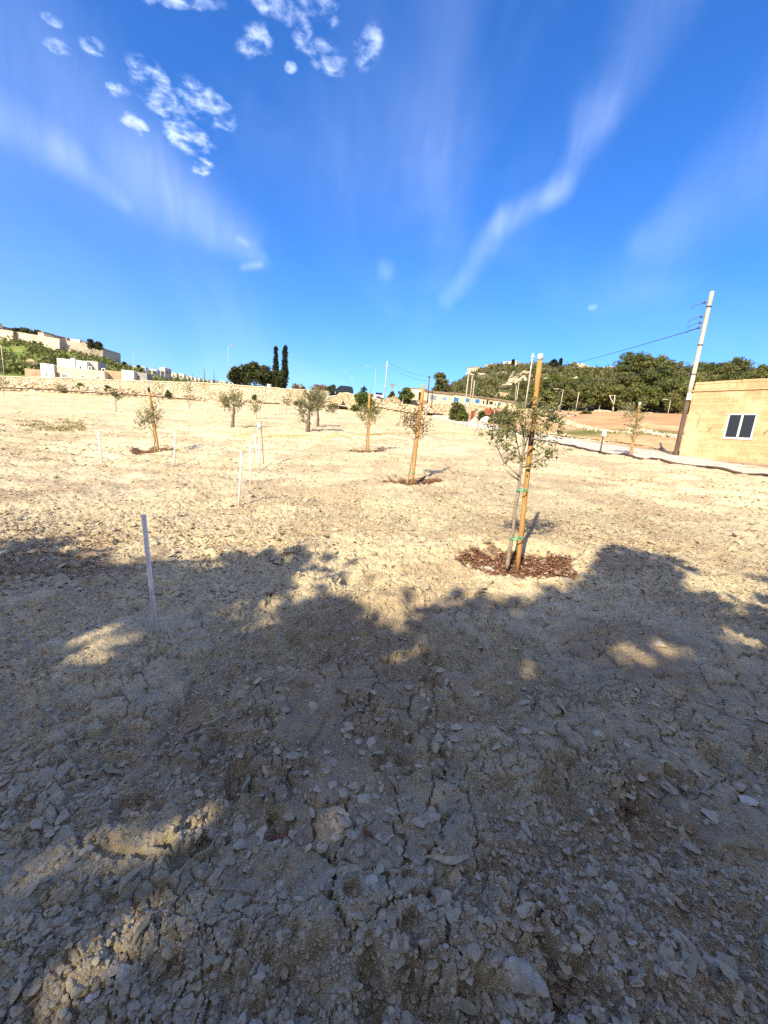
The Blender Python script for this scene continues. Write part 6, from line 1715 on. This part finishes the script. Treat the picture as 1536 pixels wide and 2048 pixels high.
wall('cliff_wall', 'pale rock face running along the ridge behind the pines', [(1138, 727, 748, 180), (1152, 726, 748, 178), (1165, 730, 750, 176), (1190, 737, 754, 173)], MAT_RUBBLE, .3, .4, .8, 4, 6, 10, 1, wave=.6, cat='rock face', seed=21)
wall('terrace_wall', 'long pale terrace wall on the hillside left of the white box house', [(952, 783, 790, 142), (975, 777, 785, 138), (1000, 774, 781, 134), (1018, 773, 779, 131)], MAT_RUBBLE, .8, 1.2, .3, 1, 6, 8, 1, wave=.3, seed=22)
wall('terrace_wall', 'broken terrace wall across the upper hillside', [(990, 745, 752, 180), (1010, 742, 750, 178), (1030, 741, 747, 176)], MAT_RUBBLE2, .5, .8, .7, 1, 6, 8, 1, wave=.8, seed=23)
wall('terrace_wall', 'low terrace wall by the foot of the hill, right of the thick pole', [(1060, 818, 824, 84), (1090, 820, 826, 82), (1125, 822, 828, 80)], MAT_RUBBLE, 1.5, 2, .2, .6, 6, 8, .5, wave=.3, seed=24)
g = np.random.default_rng(8)
for k, (px, py, r, lab) in enumerate([(1040, 768, 3.6, 'large pale crag beside the thick pale pole'), (1052, 752, 3.0, 'pale crag above the large one, left of the nearest stake'), (1026, 764, 2.6, 'pale crag above the white box house'), (1005, 750, 2.6, 'pale outcrop below the broken terrace wall'), (1080, 758, 2.4, 'pale rock right of the nearest stake, upper slope'), (1094, 765, 2.0, 'small pale rock on the slope right of the nearest stake'), (962, 752, 2.4, 'pale outcrop on the left shoulder of the hill'), (1002, 790, 2.2, 'pale rock behind the low house roof'), (985, 795, 1.8, 'small pale rock behind the low house roof, left of another'), (1154, 762, 1.8, 'small pale rock among the scrub above the pines')]):
    q = seat(px, py, hrP)
    v, f = rocks(q + g.normal(size=(9, 3)) * r * np.array([.7, .4, .25]), r * g.uniform(.2, .5, 9), 800 + k, .8, 2)
    mbx = MB().add(v, f); mbx.crag(q, r * .75, 810 + k, 4, 14, (1.2, .7, .75), .08); mbx.build('crag', MAT_RUBBLE2 if k % 3 == 1 else MAT_RUBBLE, None, origin=q, label=lab, cat='rock', group='crags on the right-hand hill')

# ------------------------------------------------------------------ vehicles
MAT_PAINTD, gnt, b = new_mat('dark_car_paint'); b.inputs['Base Color'].default_value = (.012, .018, .028, 1); b.inputs['Roughness'].default_value = .22; b.inputs['Specular IOR Level'].default_value = .5
MAT_PAINTW = simple('white_car_paint', (.72, .72, .73), (.68, .68, .70), 1, .25, 0, spec=.5)
MAT_TYRE = simple('tyre_rubber', (.02, .02, .02), (.03, .03, .03), 10, .8, .1)
MAT_LAMPG = simple('lamp_glass', (.75, .76, .78), (.6, .62, .66), 10, .15, 0, spec=.5)
MAT_REAR = simple('rear_lamp', (.30, .015, .012), (.22, .01, .01), 10, .2, 0, spec=.5)
def vehicle(name, label, P, head, prof, wid, glassprof, paint, wx=(.8, 3.4), wr_=.36, L=4.3, roofrail=False):
    head = np.array([head[0], head[1], 0.0]); head /= np.linalg.norm(head)
    side = np.array([head[1], -head[0], 0]); ax = np.array([head, side, [0, 0, 1.0]])
    o = P - head * L / 2
    rt = thing(name, label, 'car', P)
    mb_ = MB(); pr_ = np.array(prof, float)
    # tumblehome: the body narrows above the belt line
    n = len(pr_); hz = pr_[:, 1]; inset = np.where(hz > 1.05, (hz - 1.05) * .32, 0) + np.where(hz < .35, .04, 0)
    def skin(k, off): return o + np.outer(pr_[:, 0], head) + np.outer(pr_[:, 1], [0, 0, 1]) + np.outer(k * (wid / 2 - inset - off), side)
    a_, b2_, c_, d_ = skin(-1, .0), skin(-1, -.0), skin(1, 0), skin(1, 0)
    cen = pr_.mean(0); sh_ = (pr_ - cen) * .985 + cen
    v = np.vstack([o + np.outer(sh_[:, 0], head) + np.outer(sh_[:, 1], [0, 0, 1]) - np.outer(wid / 2 - inset, side), o + np.outer(pr_[:, 0], head) + np.outer(pr_[:, 1], [0, 0, 1]) - np.outer(wid / 2 - inset - .06, side),
                   o + np.outer(pr_[:, 0], head) + np.outer(pr_[:, 1], [0, 0, 1]) + np.outer(wid / 2 - inset - .06, side), o + np.outer(sh_[:, 0], head) + np.outer(sh_[:, 1], [0, 0, 1]) + np.outer(wid / 2 - inset, side)])
    i = np.arange(n); j = (i + 1) % n
    mb_.add(v, [np.stack([q * n + i, q * n + j, (q + 1) * n + j, (q + 1) * n + i], -1) for q in range(3)] + [i[::-1][None], (3 * n + i)[None]])
    mb_.build('body', paint, rt)
    X = lambda x, y, z: o + head * x + side * y + np.array([0, 0, z])
    for s in (-1, 1):
        for gp in glassprof:
            q = np.array(gp, float); yy = wid / 2 - np.where(q[:, 1] > 1.05, (q[:, 1] - 1.05) * .32, 0)
            v = np.vstack([[X(a, s * (y - .03), z) for (a, z), y in zip(q, yy)], [X(a, s * (y + .006), z) for (a, z), y in zip(q, yy)]]); m_ = len(q); ii_ = np.arange(m_); jj_ = (ii_ + 1) % m_
            MB().add(v, [np.stack([ii_, jj_, jj_ + m_, ii_ + m_], -1), (ii_ + m_)[None]]).build('side_window', MAT_GLASS, rt)
        for x in wx:
            c = X(x, s * (wid / 2 - .11), wr_)
            wh = MB().tube([c - side * .11, c - side * .105, c + side * .105, c + side * .11], [wr_ * .9, wr_, wr_, wr_ * .9], 20).build('wheel', MAT_TYRE, rt)
            MB().tube([c + side * s * .106, c + side * s * .118], [wr_ * .62, wr_ * .55], 14).build('rim', MAT_METAL, wh)
        MB().box(X(L - .09, s * (wid / 2 - .3), .78), (.16, .36, .17), ax, .04).build('headlight', MAT_LAMPG, rt)
        MB().box(X(.05, s * (wid / 2 - .2), .95), (.1, .2, .3), ax, .03).build('tail_light', MAT_REAR, rt)
        MB().box(X(L * .62, s * (wid / 2 + .08), 1.08), (.12, .18, .14), ax, .03).build('mirror', paint, rt)
    return rt, X, ax
suvp = [(0.05, .35), (0, .55), (.02, 1.0), (.12, 1.45), (.3, 1.72), (1.0, 1.78), (2.1, 1.77), (2.45, 1.70), (3.0, 1.16), (3.2, 1.1), (4.0, 1.02), (4.25, .85), (4.3, .6), (4.25, .33), (3.85, .3), (.4, .3)]
sg_ = [[(.35, 1.12), (.45, 1.58), (1.15, 1.62), (1.15, 1.12)], [(1.22, 1.12), (1.22, 1.62), (1.98, 1.60), (2.0, 1.12)], [(2.07, 1.12), (2.05, 1.59), (2.4, 1.56), (2.78, 1.14)]]
Lw = (_wl[10] - _wl[12]); Pc = at(682, 791.5, 71.5)
hd = np.array([-1.0, -.22])
sc_, Xs, axs = vehicle('suv', 'black off-road car on the road above the gateway wall', Pc, hd, suvp, 1.86, sg_, MAT_PAINTD, (.85, 3.4), .40, 4.3)
q = np.array([Xs(2.52, -.66, 1.64), Xs(2.52, .66, 1.64), Xs(2.97, .74, 1.19), Xs(2.97, -.74, 1.19)]); nrm_ = np.cross(q[1] - q[0], q[3] - q[0]); nrm_ *= np.sign(nrm_[2]) / np.linalg.norm(nrm_)
MB().add(np.vstack([q + nrm_ * .002, q + nrm_ * .02]), [np.array([[0, 1, 2, 3], [7, 6, 5, 4], [0, 4, 5, 1], [1, 5, 6, 2], [2, 6, 7, 3], [3, 7, 4, 0]])]).build('windscreen', MAT_GLASS, sc_)
MB().box(Xs(4.29, 0, .62), (.05, 1.0, .24), axs, .02).build('grille', MAT_METAL, sc_)
MB().box(Xs(4.28, 0, .40), (.14, 1.7, .16), axs, .04).build('bumper', MAT_METAL, sc_)
Pw = at(757, 801.5, 74)
hbp = [(0.05, .35), (0, .6), (.05, 1.0), (.4, 1.35), (.9, 1.5), (1.9, 1.5), (2.6, 1.2), (3.0, .98), (3.8, .85), (4.05, .7), (4.1, .45), (4.0, .28), (.3, .28)]
hbg = [[(.6, 1.0), (.95, 1.38), (1.6, 1.40), (1.6, 1.0)], [(1.68, 1.0), (1.68, 1.40), (1.9, 1.38), (2.6, 1.02)]]
wc, Xw, axw = vehicle('car', 'white car facing the field on the road above the bank wall', Pw, (.03, -1.0), hbp, 1.8, hbg, MAT_PAINTW, (.75, 3.3), .32, 4.1)
q = np.array([Xw(1.98, -.66, 1.47), Xw(1.98, .66, 1.47), Xw(2.98, .76, 1.03), Xw(2.98, -.76, 1.03)]); nrm_ = np.cross(q[1] - q[0], q[3] - q[0]); nrm_ *= np.sign(nrm_[2]) / np.linalg.norm(nrm_)
MB().add(np.vstack([q + nrm_ * .002, q + nrm_ * .03]), [np.array([[0, 1, 2, 3], [7, 6, 5, 4], [0, 4, 5, 1], [1, 5, 6, 2], [2, 6, 7, 3], [3, 7, 4, 0]])]).build('windscreen', MAT_GLASS, wc)
MB().box(Xw(4.09, 0, .56), (.06, .9, .2), axw, .02).build('grille', MAT_BLACKV, wc)
MB().box(Xw(4.06, 0, .36), (.12, 1.6, .14), axw, .03).build('bumper', MAT_BLACKV, wc)
# bin, road signs, bits by the wall
Pb = at(742, 800, 80)
bn = thing('wheelie_bin', 'dark green bin beside the road, left of the white car', 'bin', Pb)
MB().box(Pb + (0, 0, .55), (.95, .75, 1.0), None, .05).build('body', simple('green_bin', (.03, .07, .06), (.02, .05, .045), 4, .5, .1), bn)
MB().box(Pb + (0, -.02, 1.11), (1.0, .82, .1), None, .04).build('lid', simple('green_bin_lid', (.02, .05, .05), (.02, .04, .04), 4, .5, .1), bn)
for k in (-.35, .35): MB().tube([Pb + (k - .05, .3, .08), Pb + (k + .05, .3, .08)], .1, 12).build('wheel', MAT_TYRE, bn)
Ps = at(782.5, 800, 76)
rs = thing('road_sign', 'upside-down triangular road sign above a round one on a thin post', 'road sign', Ps)
MB().tube([Ps - (0, 0, .6), Ps + (0, 0, 3.0)], .045, 8).build('post', MAT_METAL, rs)
def plate(prof, c, mt, name, dpt, par=rs):
    MB().prism(prof, c, np.array([[1, 0, 0], [0, 1, 0], [0, 0, 1.0]]), dpt).build(name, mt, par)
tri = lambda s: [(-s, s * .86), (0, -s * .86), (s, s * .86)]
MAT_SIGNB = simple('sign_back', (.20, .21, .22), (.16, .17, .18), 6, .5, .1)
zt_ = Ps + (0, -.08, 2.55)
plate(tri(.62), zt_, MAT_SIGNB, 'triangle_plate', .04)
plate([(.42 * math.cos(a), .42 * math.sin(a)) for a in np.linspace(0, 2 * np.pi, 20)[:-1]], Ps + (0, -.08, 1.35), MAT_SIGNB, 'round_plate', .04)
Pq = at(600, 781, 82)
rs2 = thing('road_sign', 'tiny dark square sign beyond the wall right of the cypresses', 'road sign', Pq)
MB().tube([Pq - (0, 0, .3), Pq + (0, 0, .75)], .04, 6).build('post', MAT_METAL, rs2); MB().box(Pq + (0, -.06, .9), (.55, .05, .5), None, .01).build('plate', MAT_SIGNB, rs2)
Pk = at(538, 777, 76); kb = thing('utility_box', 'white box on the road verge before the carob trees', 'box', Pk)
MB().box(Pk + (0, 0, .35), (.62, .45, .8), None, .03).build('cabinet', MAT_WHITE, kb); MB().box(Pk + (0, 0, .78), (.7, .52, .06), None, .02).build('lid', MAT_CREAM, kb)
# plank table and dark awning at the gateway foot
Pt = at(690, 817, 64)
tb_ = thing('plank_table', 'low pale plank table against the wall left of the green bush', 'table', Pt)
MB().box(Pt + (0, 0, .42), (2.4, .7, .07), None, .01).build('top', MAT_WHITE, tb_)
for sx in (-1.05, 1.05):
    for sy in (-.25, .25): MB().box(Pt + (sx, sy, .14), (.09, .09, .48), None).build('leg', MAT_TAN, tb_)
Pa = at(686, 817, 64.9); aw = thing('awning', 'dark triangular canvas propped on the wall behind the plank table', 'awning', Pa)
MB().prism([(-.8, 0), (0, 1.35), (.9, 0)], Pa + (0, 0, -.1), np.array([[1, 0, 0], [0, 1, 0], [0, 0, 1.0]]), .5).build('canvas', simple('dark_canvas', (.07, .045, .05), (.05, .03, .035), 5, .8, .2), aw)
MB().tube([Pa + (0, -.3, -.1), Pa + (0, -.3, 1.5)], .03, 6).build('pole', MAT_POLED, aw)

# ------------------------------------------------------------------ two people on the path
MAT_SKIN = simple('skin', (.42, .26, .18), (.38, .23, .16), 5, .6, 0)
MAT_HAIR = simple('dark_hair', (.02, .015, .012), (.03, .02, .016), 20, .7, .1)
def limb_mesh(name, J, E, rad, mt, parent, base, sub=1):
    me = bpy.data.meshes.new(name); me.from_pydata([tuple(base + np.array(p) - WLOC[parent.name]) for p in J], E, []); me.update()
    o = bpy.data.objects.new(name, me); COL.objects.link(o); o.parent = parent; me.materials.append(mt)
    md = o.modifiers.new('skin', 'SKIN'); s = o.modifiers.new('sub', 'SUBSURF'); s.levels = s.render_levels = sub
    for k, r in enumerate(rad):
        sv = me.skin_vertices[0].data[k]; sv.radius = (r, r); sv.use_root = (k == 0)
    md.use_smooth_shade = True
    WLOC[o.name] = WLOC[parent.name]
    return o
def person(label, base, ang, shirt, trousers, shoes, bend=0.0, step=.28, hold=False, cap=None):
    """standing or stepping figure 1.72 m tall, facing ang"""
    rt = thing('person', label, 'person', base, 'people on the path')
    c, s = math.cos(ang), math.sin(ang)
    def W(x, y, z): return np.array([x * c - y * s, x * s + y * c, z])     # x forward, y left
    def B(x, y, z):                                                        # upper body leaning at the hips
        zz = z - .93; return W(x + zz * math.sin(bend), y, .93 + zz * math.cos(bend) + 0) if z > .93 else W(x, y, z)
    st = step
    J = [B(0, 0, .95), B(0, 0, 1.15), B(0, 0, 1.36), B(.01, 0, 1.47), B(.03, 0, 1.54), B(.04, 0, 1.62), B(.04, 0, 1.71),
         B(0, .19, 1.41), B(.04 + .3 * hold, .24, 1.13), B(.14 + .3 * hold, .23, .90 + .2 * hold), B(.19 + .3 * hold, .22, .80 + .2 * hold),
         B(0, -.19, 1.41), B(-.03 + .3 * hold, -.24, 1.13), B(.05 + .35 * hold, -.23, .90 + .2 * hold), B(.09 + .4 * hold, -.22, .80 + .2 * hold),
         W(0, .10, .88), W(st * .55, .10, .49), W(st * .7, .10, .09), W(st * .7 + .17, .11, .04),
         W(0, -.10, .88), W(-st * .15, -.10, .48), W(-st * .9, -.10, .11), W(-st * .9 + .16, -.11, .05)]
    E = [(0, 1), (1, 2), (2, 3), (3, 4), (4, 5), (5, 6), (2, 7), (7, 8), (8, 9), (9, 10), (2, 11), (11, 12), (12, 13), (13, 14), (0, 15), (15, 16), (16, 17), (17, 18), (0, 19), (19, 20), (20, 21), (21, 22)]
    r = [.135, .125, .15, .065, .06, .092, .072, .065, .045, .034, .036, .065, .045, .034, .036, .088, .058, .042, .035, .088, .058, .042, .035]
    limb_mesh('body', J, E, r, MAT_SKIN, rt, base, 2)
    limb_mesh('shirt', [J[k] for k in (0, 1, 2)] + [J[7], J[7] * .5 + J[8] * .5, J[11], J[11] * .5 + J[12] * .5], [(0, 1), (1, 2), (2, 3), (3, 4), (2, 5), (5, 6)], [.150, .142, .168, .082, .068, .082, .068], shirt, rt, base, 1)
    limb_mesh('trousers', [J[0], J[15], J[16], J[16] * .15 + J[17] * .85, J[19], J[20], J[20] * .15 + J[21] * .85], [(0, 1), (1, 2), (2, 3), (0, 4), (4, 5), (5, 6)], [.152, .105, .075, .062, .105, .075, .062], trousers, rt, base, 1)
    for k in (17, 21):
        limb_mesh('shoe', [J[k] + W(-.05, 0, -.05), J[k + 1] + W(0, 0, .0), J[k + 1] + W(.06, 0, 0)], [(0, 1), (1, 2)], [.052, .05, .035], shoes, rt, base, 1)
    hb_ = MB(); hc = base + B(.02, 0, 1.665); hb_.blob(hc, .108, 5, 2, .06, (1, .92, .9)); hb_.build('hair' if cap is None else 'cap', cap or MAT_HAIR, rt, True)
    fc = MB(); h0 = base + B(.04, 0, 1.615)
    fc.blob(h0 + W(.095, 0, -.005), .018, 6, 1, .1, (1, 1, 1.4)); fc.build('nose', MAT_SKIN, rt, True)
    for sy in (-.033, .033):
        MB().blob(h0 + W(.082, sy, .022), .013, 7, 1, 0).build('eye', MAT_HAIR, rt, True)
        MB().blob(h0 + W(-.0, sy * 2.75, 0), .026, 8, 1, .1, (.8, .5, 1.2)).build('ear', MAT_SKIN, rt, True)
        hy = J[10] if sy > 0 else J[14]
        for q in range(4):
            a0 = base + hy + W(.0, (q - 1.5) * .02, -.02); MB().tube([a0, a0 + W(.02, 0, -.05), a0 + W(.012, 0, -.085 + .008 * abs(q - 1.5))], [.011, .010, .007], 6).build('finger', MAT_SKIN, rt, True)
        a0 = base + hy + W(.03, 0, .0); MB().tube([a0, a0 + W(.035, 0, -.03), a0 + W(.035, 0, -.055)], [.012, .011, .008], 6).build('thumb', MAT_SKIN, rt, True)
    MB().box(h0 + W(.085, 0, -.045), (.012, .045, .010), np.array([W(1, 0, 0), W(0, 1, 0), [0, 0, 1]])).build('mouth', simple('lips', (.28, .11, .09)), rt)
    return rt
pA = hit(861, 829.5, zoff=.08)[0]
kA = 1.0
person('person in a dark red top and pale trousers walking at the end of the path', pA, R(-125), simple('dark_red_top', (.06, .012, .02), (.035, .01, .015), 8, .9, .1), simple('pale_trousers', (.50, .44, .38), (.44, .38, .32), 8, .9, .1), MAT_TYRE, .12, .30)
pB = hit(850, 831, zoff=.03)[0]
person('person in white stooping beside the one in dark red', pB, R(-60), simple('white_shirt', (.70, .70, .68), (.62, .62, .60), 8, .9, .1), simple('grey_trousers', (.40, .40, .42), (.34, .34, .36), 8, .9, .1), MAT_TYRE, .55, .12, True, simple('white_cap', (.72, .72, .70)))

# ------------------------------------------------------------------ trees behind the photographer, whose shade falls on the foreground
edge = np.array([(-900, 1020), (-300, 1055), (0, 1092), (55, 1082), (110, 1092), (200, 1108), (330, 1135), (420, 1118), (500, 1098), (565, 1090), (640, 1112), (700, 1138), (760, 1150), (850, 1168), (930, 1168), (1000, 1182), (1100, 1196), (1160, 1150), (1190, 1105), (1240, 1082), (1300, 1100), (1370, 1134), (1450, 1130), (1536, 1130), (1900, 1090), (2600, 1040)])
gaps = [(505, 1222, 70, 14, -8), (180, 1292, 48, 13, -18), (262, 1272, 44, 14, -30), (210, 1310, 60, 8, -15), (660, 1172, 65, 20, 0), (775, 1205, 48, 22, 10), (815, 1262, 44, 22, 20), (860, 1195, 30, 20, -10), (985, 1172, 70, 16, 0), (1240, 1308, 50, 18, 10), (1300, 1288, 44, 16, 10), (1340, 1305, 30, 14, 0), (1050, 1348, 14, 8, 0),
        (1480, 1180, 70, 30, 10), (1400, 1160, 40, 14, 0), (1440, 1250, 40, 16, 20), (205, 1895, 200, 40, -55), (90, 2030, 110, 56, -52), (415, 1688, 62, 12, -55), (335, 1652, 46, 14, -45), (120, 1690, 60, 14, -40), (530, 1848, 34, 26, -40), (50, 1745, 40, 12, -45), (30, 1860, 60, 16, -50)]
g = np.random.default_rng(99)
N = 46000
sx_, sy_ = g.uniform(-9.5, 10.5, N), g.uniform(-3.0, 7.0, N)
sz_ = terrain(sx_, sy_)
qx, qy, qd = project(np.c_[sx_, sy_, sz_])
vis = qd > .15
ey_ = np.interp(qx, edge[:, 0], edge[:, 1]) + 20 * vnoise(sx_ * 2.2, sy_ * 2.2, 901) + 12
inside = np.where(vis, qy > ey_, sy_ < 4)
soft = np.clip((qy - ey_) / 30, .25, 1)
keepm = inside & (g.uniform(size=N) < np.where(vis, soft, 1))
for (cx, cy, rx, ry, an) in gaps:
    c, s = math.cos(R(an)), math.sin(R(an)); dx, dy = qx - cx, qy - cy
    pad = (.10 if cy > 1600 else .085) * FPX / np.maximum(qd, .6)
    e = ((dx * c + dy * s) / (rx + pad)) ** 2 + ((-dx * s + dy * c) / (ry + pad * .9)) ** 2
    e = e * (1 + .7 * vnoise(sx_ * 3.5, sy_ * 3.5, 907) + .3 * vnoise(sx_ * 9, sy_ * 9, 908))
    keepm &= ~(vis & (e < 1) & (g.uniform(size=N) < np.clip(1.5 - e * .5, .6, .985)))
sx_, sy_, sz_ = sx_[keepm], sy_[keepm], sz_[keepm]
hh = 6.3 + 1.6 * fbm(sx_ / 1.6, sy_ / 1.6, 3, 905) + g.normal(size=len(sx_)) * .45 + .12 * (sy_ < 1) * (1 - sy_)
hh = np.clip(hh, 4.2, 10.5)
CP = np.c_[sx_, sy_, sz_] + SUNV * ((hh - sz_) / SUNV[2])[:, None]
MAT_EUC = leafmat('gum_leaf', (.07, .09, .045), (.10, .115, .06), (.14, .14, .08), .6, .06)
cen = np.array([(-6.2, -8.5), (-1.2, -9.3), (4.6, -8.8)])
# the lower and hinder boughs, hanging behind the viewpoint
g2 = np.random.default_rng(123); n2 = 42000
ex, eyy, ez = g2.uniform(-11, 10, n2), g2.uniform(-13.5, -3.2, n2), g2.uniform(.5, 10.5, n2)
k2 = fbm(ex / 1.7 + ez / 1.7, eyy / 1.7, 3, 911) > -.25
CP = np.vstack([CP, np.c_[ex, eyy, ez][k2 & ((ez - .0) < 2.2 + (-eyy - 3.2) * 1.2 + 4.5)]])
# keep clear whatever would shade the sunlit ground seen in the photograph
tt_ = (CP[:, 2] - .1) / SUNV[2]; fx_, fy_ = CP[:, 0] - SUNV[0] * tt_, CP[:, 1] - SUNV[1] * tt_
vx, vy, vd = project(np.c_[fx_, fy_, terrain(fx_, fy_)])
lit = (vd > .3) & (vy < np.interp(vx, edge[:, 0], edge[:, 1]) + 6)
for (cx, cy, rx, ry, an) in gaps:
    c, s = math.cos(R(an)), math.sin(R(an)); dx, dy = vx - cx, vy - cy; pad = (.10 if cy > 1600 else .075) * FPX / np.maximum(vd, .6)
    lit |= (vd > .2) & (((dx * c + dy * s) / (rx + pad)) ** 2 + ((-dx * s + dy * c) / (ry + pad)) ** 2 < 1) & (np.arange(len(vd)) >= len(sx_))
CP = CP[~(lit & ((np.arange(len(vd)) >= len(sx_)) | (vy < np.interp(vx, edge[:, 0], edge[:, 1]) - 40)))]
own = np.argmin(np.abs(CP[:, 0:1] - cen[None, :, 0]), axis=1)
labs = ['gum tree behind the viewpoint, shading the left foreground', 'gum tree behind the viewpoint, shading the middle foreground', 'gum tree behind the viewpoint, shading the right foreground']
for k in range(3):
    P = CP[own == k]; n = len(P)
    b0_ = np.array([cen[k, 0], cen[k, 1], float(terrain(*cen[k]))])
    rt = thing('gum_tree', labs[k], 'tree', b0_, 'gum trees behind the viewpoint')
    tk = MB(); tops = P[g.choice(n, 22)]
    tp = np.array([b0_ + ((.12 * math.sin(q * 3 + k)) * q, .1 * q, q * 4.6 - .3) for q in np.linspace(0, 1, 9)])
    tk.tube(tp, np.linspace(.26, .15, 9), 12)
    for E_ in tops:
        S_ = tp[g.integers(4, 9)]; mid = (S_ + E_) / 2 + (0, 0, -.25); t = np.linspace(0, 1, 8)[:, None]
        tk.tube((1 - t) ** 2 * S_ + 2 * t * (1 - t) * mid + t ** 2 * E_, np.linspace(.07, .012, 8), 6)
    tk.build('trunk', MAT_OLDBARK, rt, True)
    D = g.normal(size=(n, 3)) + (0, 0, -.6); Nn = g.normal(size=(n, 3)) * .7 + SUNV
    MB().cards(P, D, Nn, g.uniform(.20, .38, n), g.uniform(.13, .22, n)).build('crown', MAT_EUC, rt)
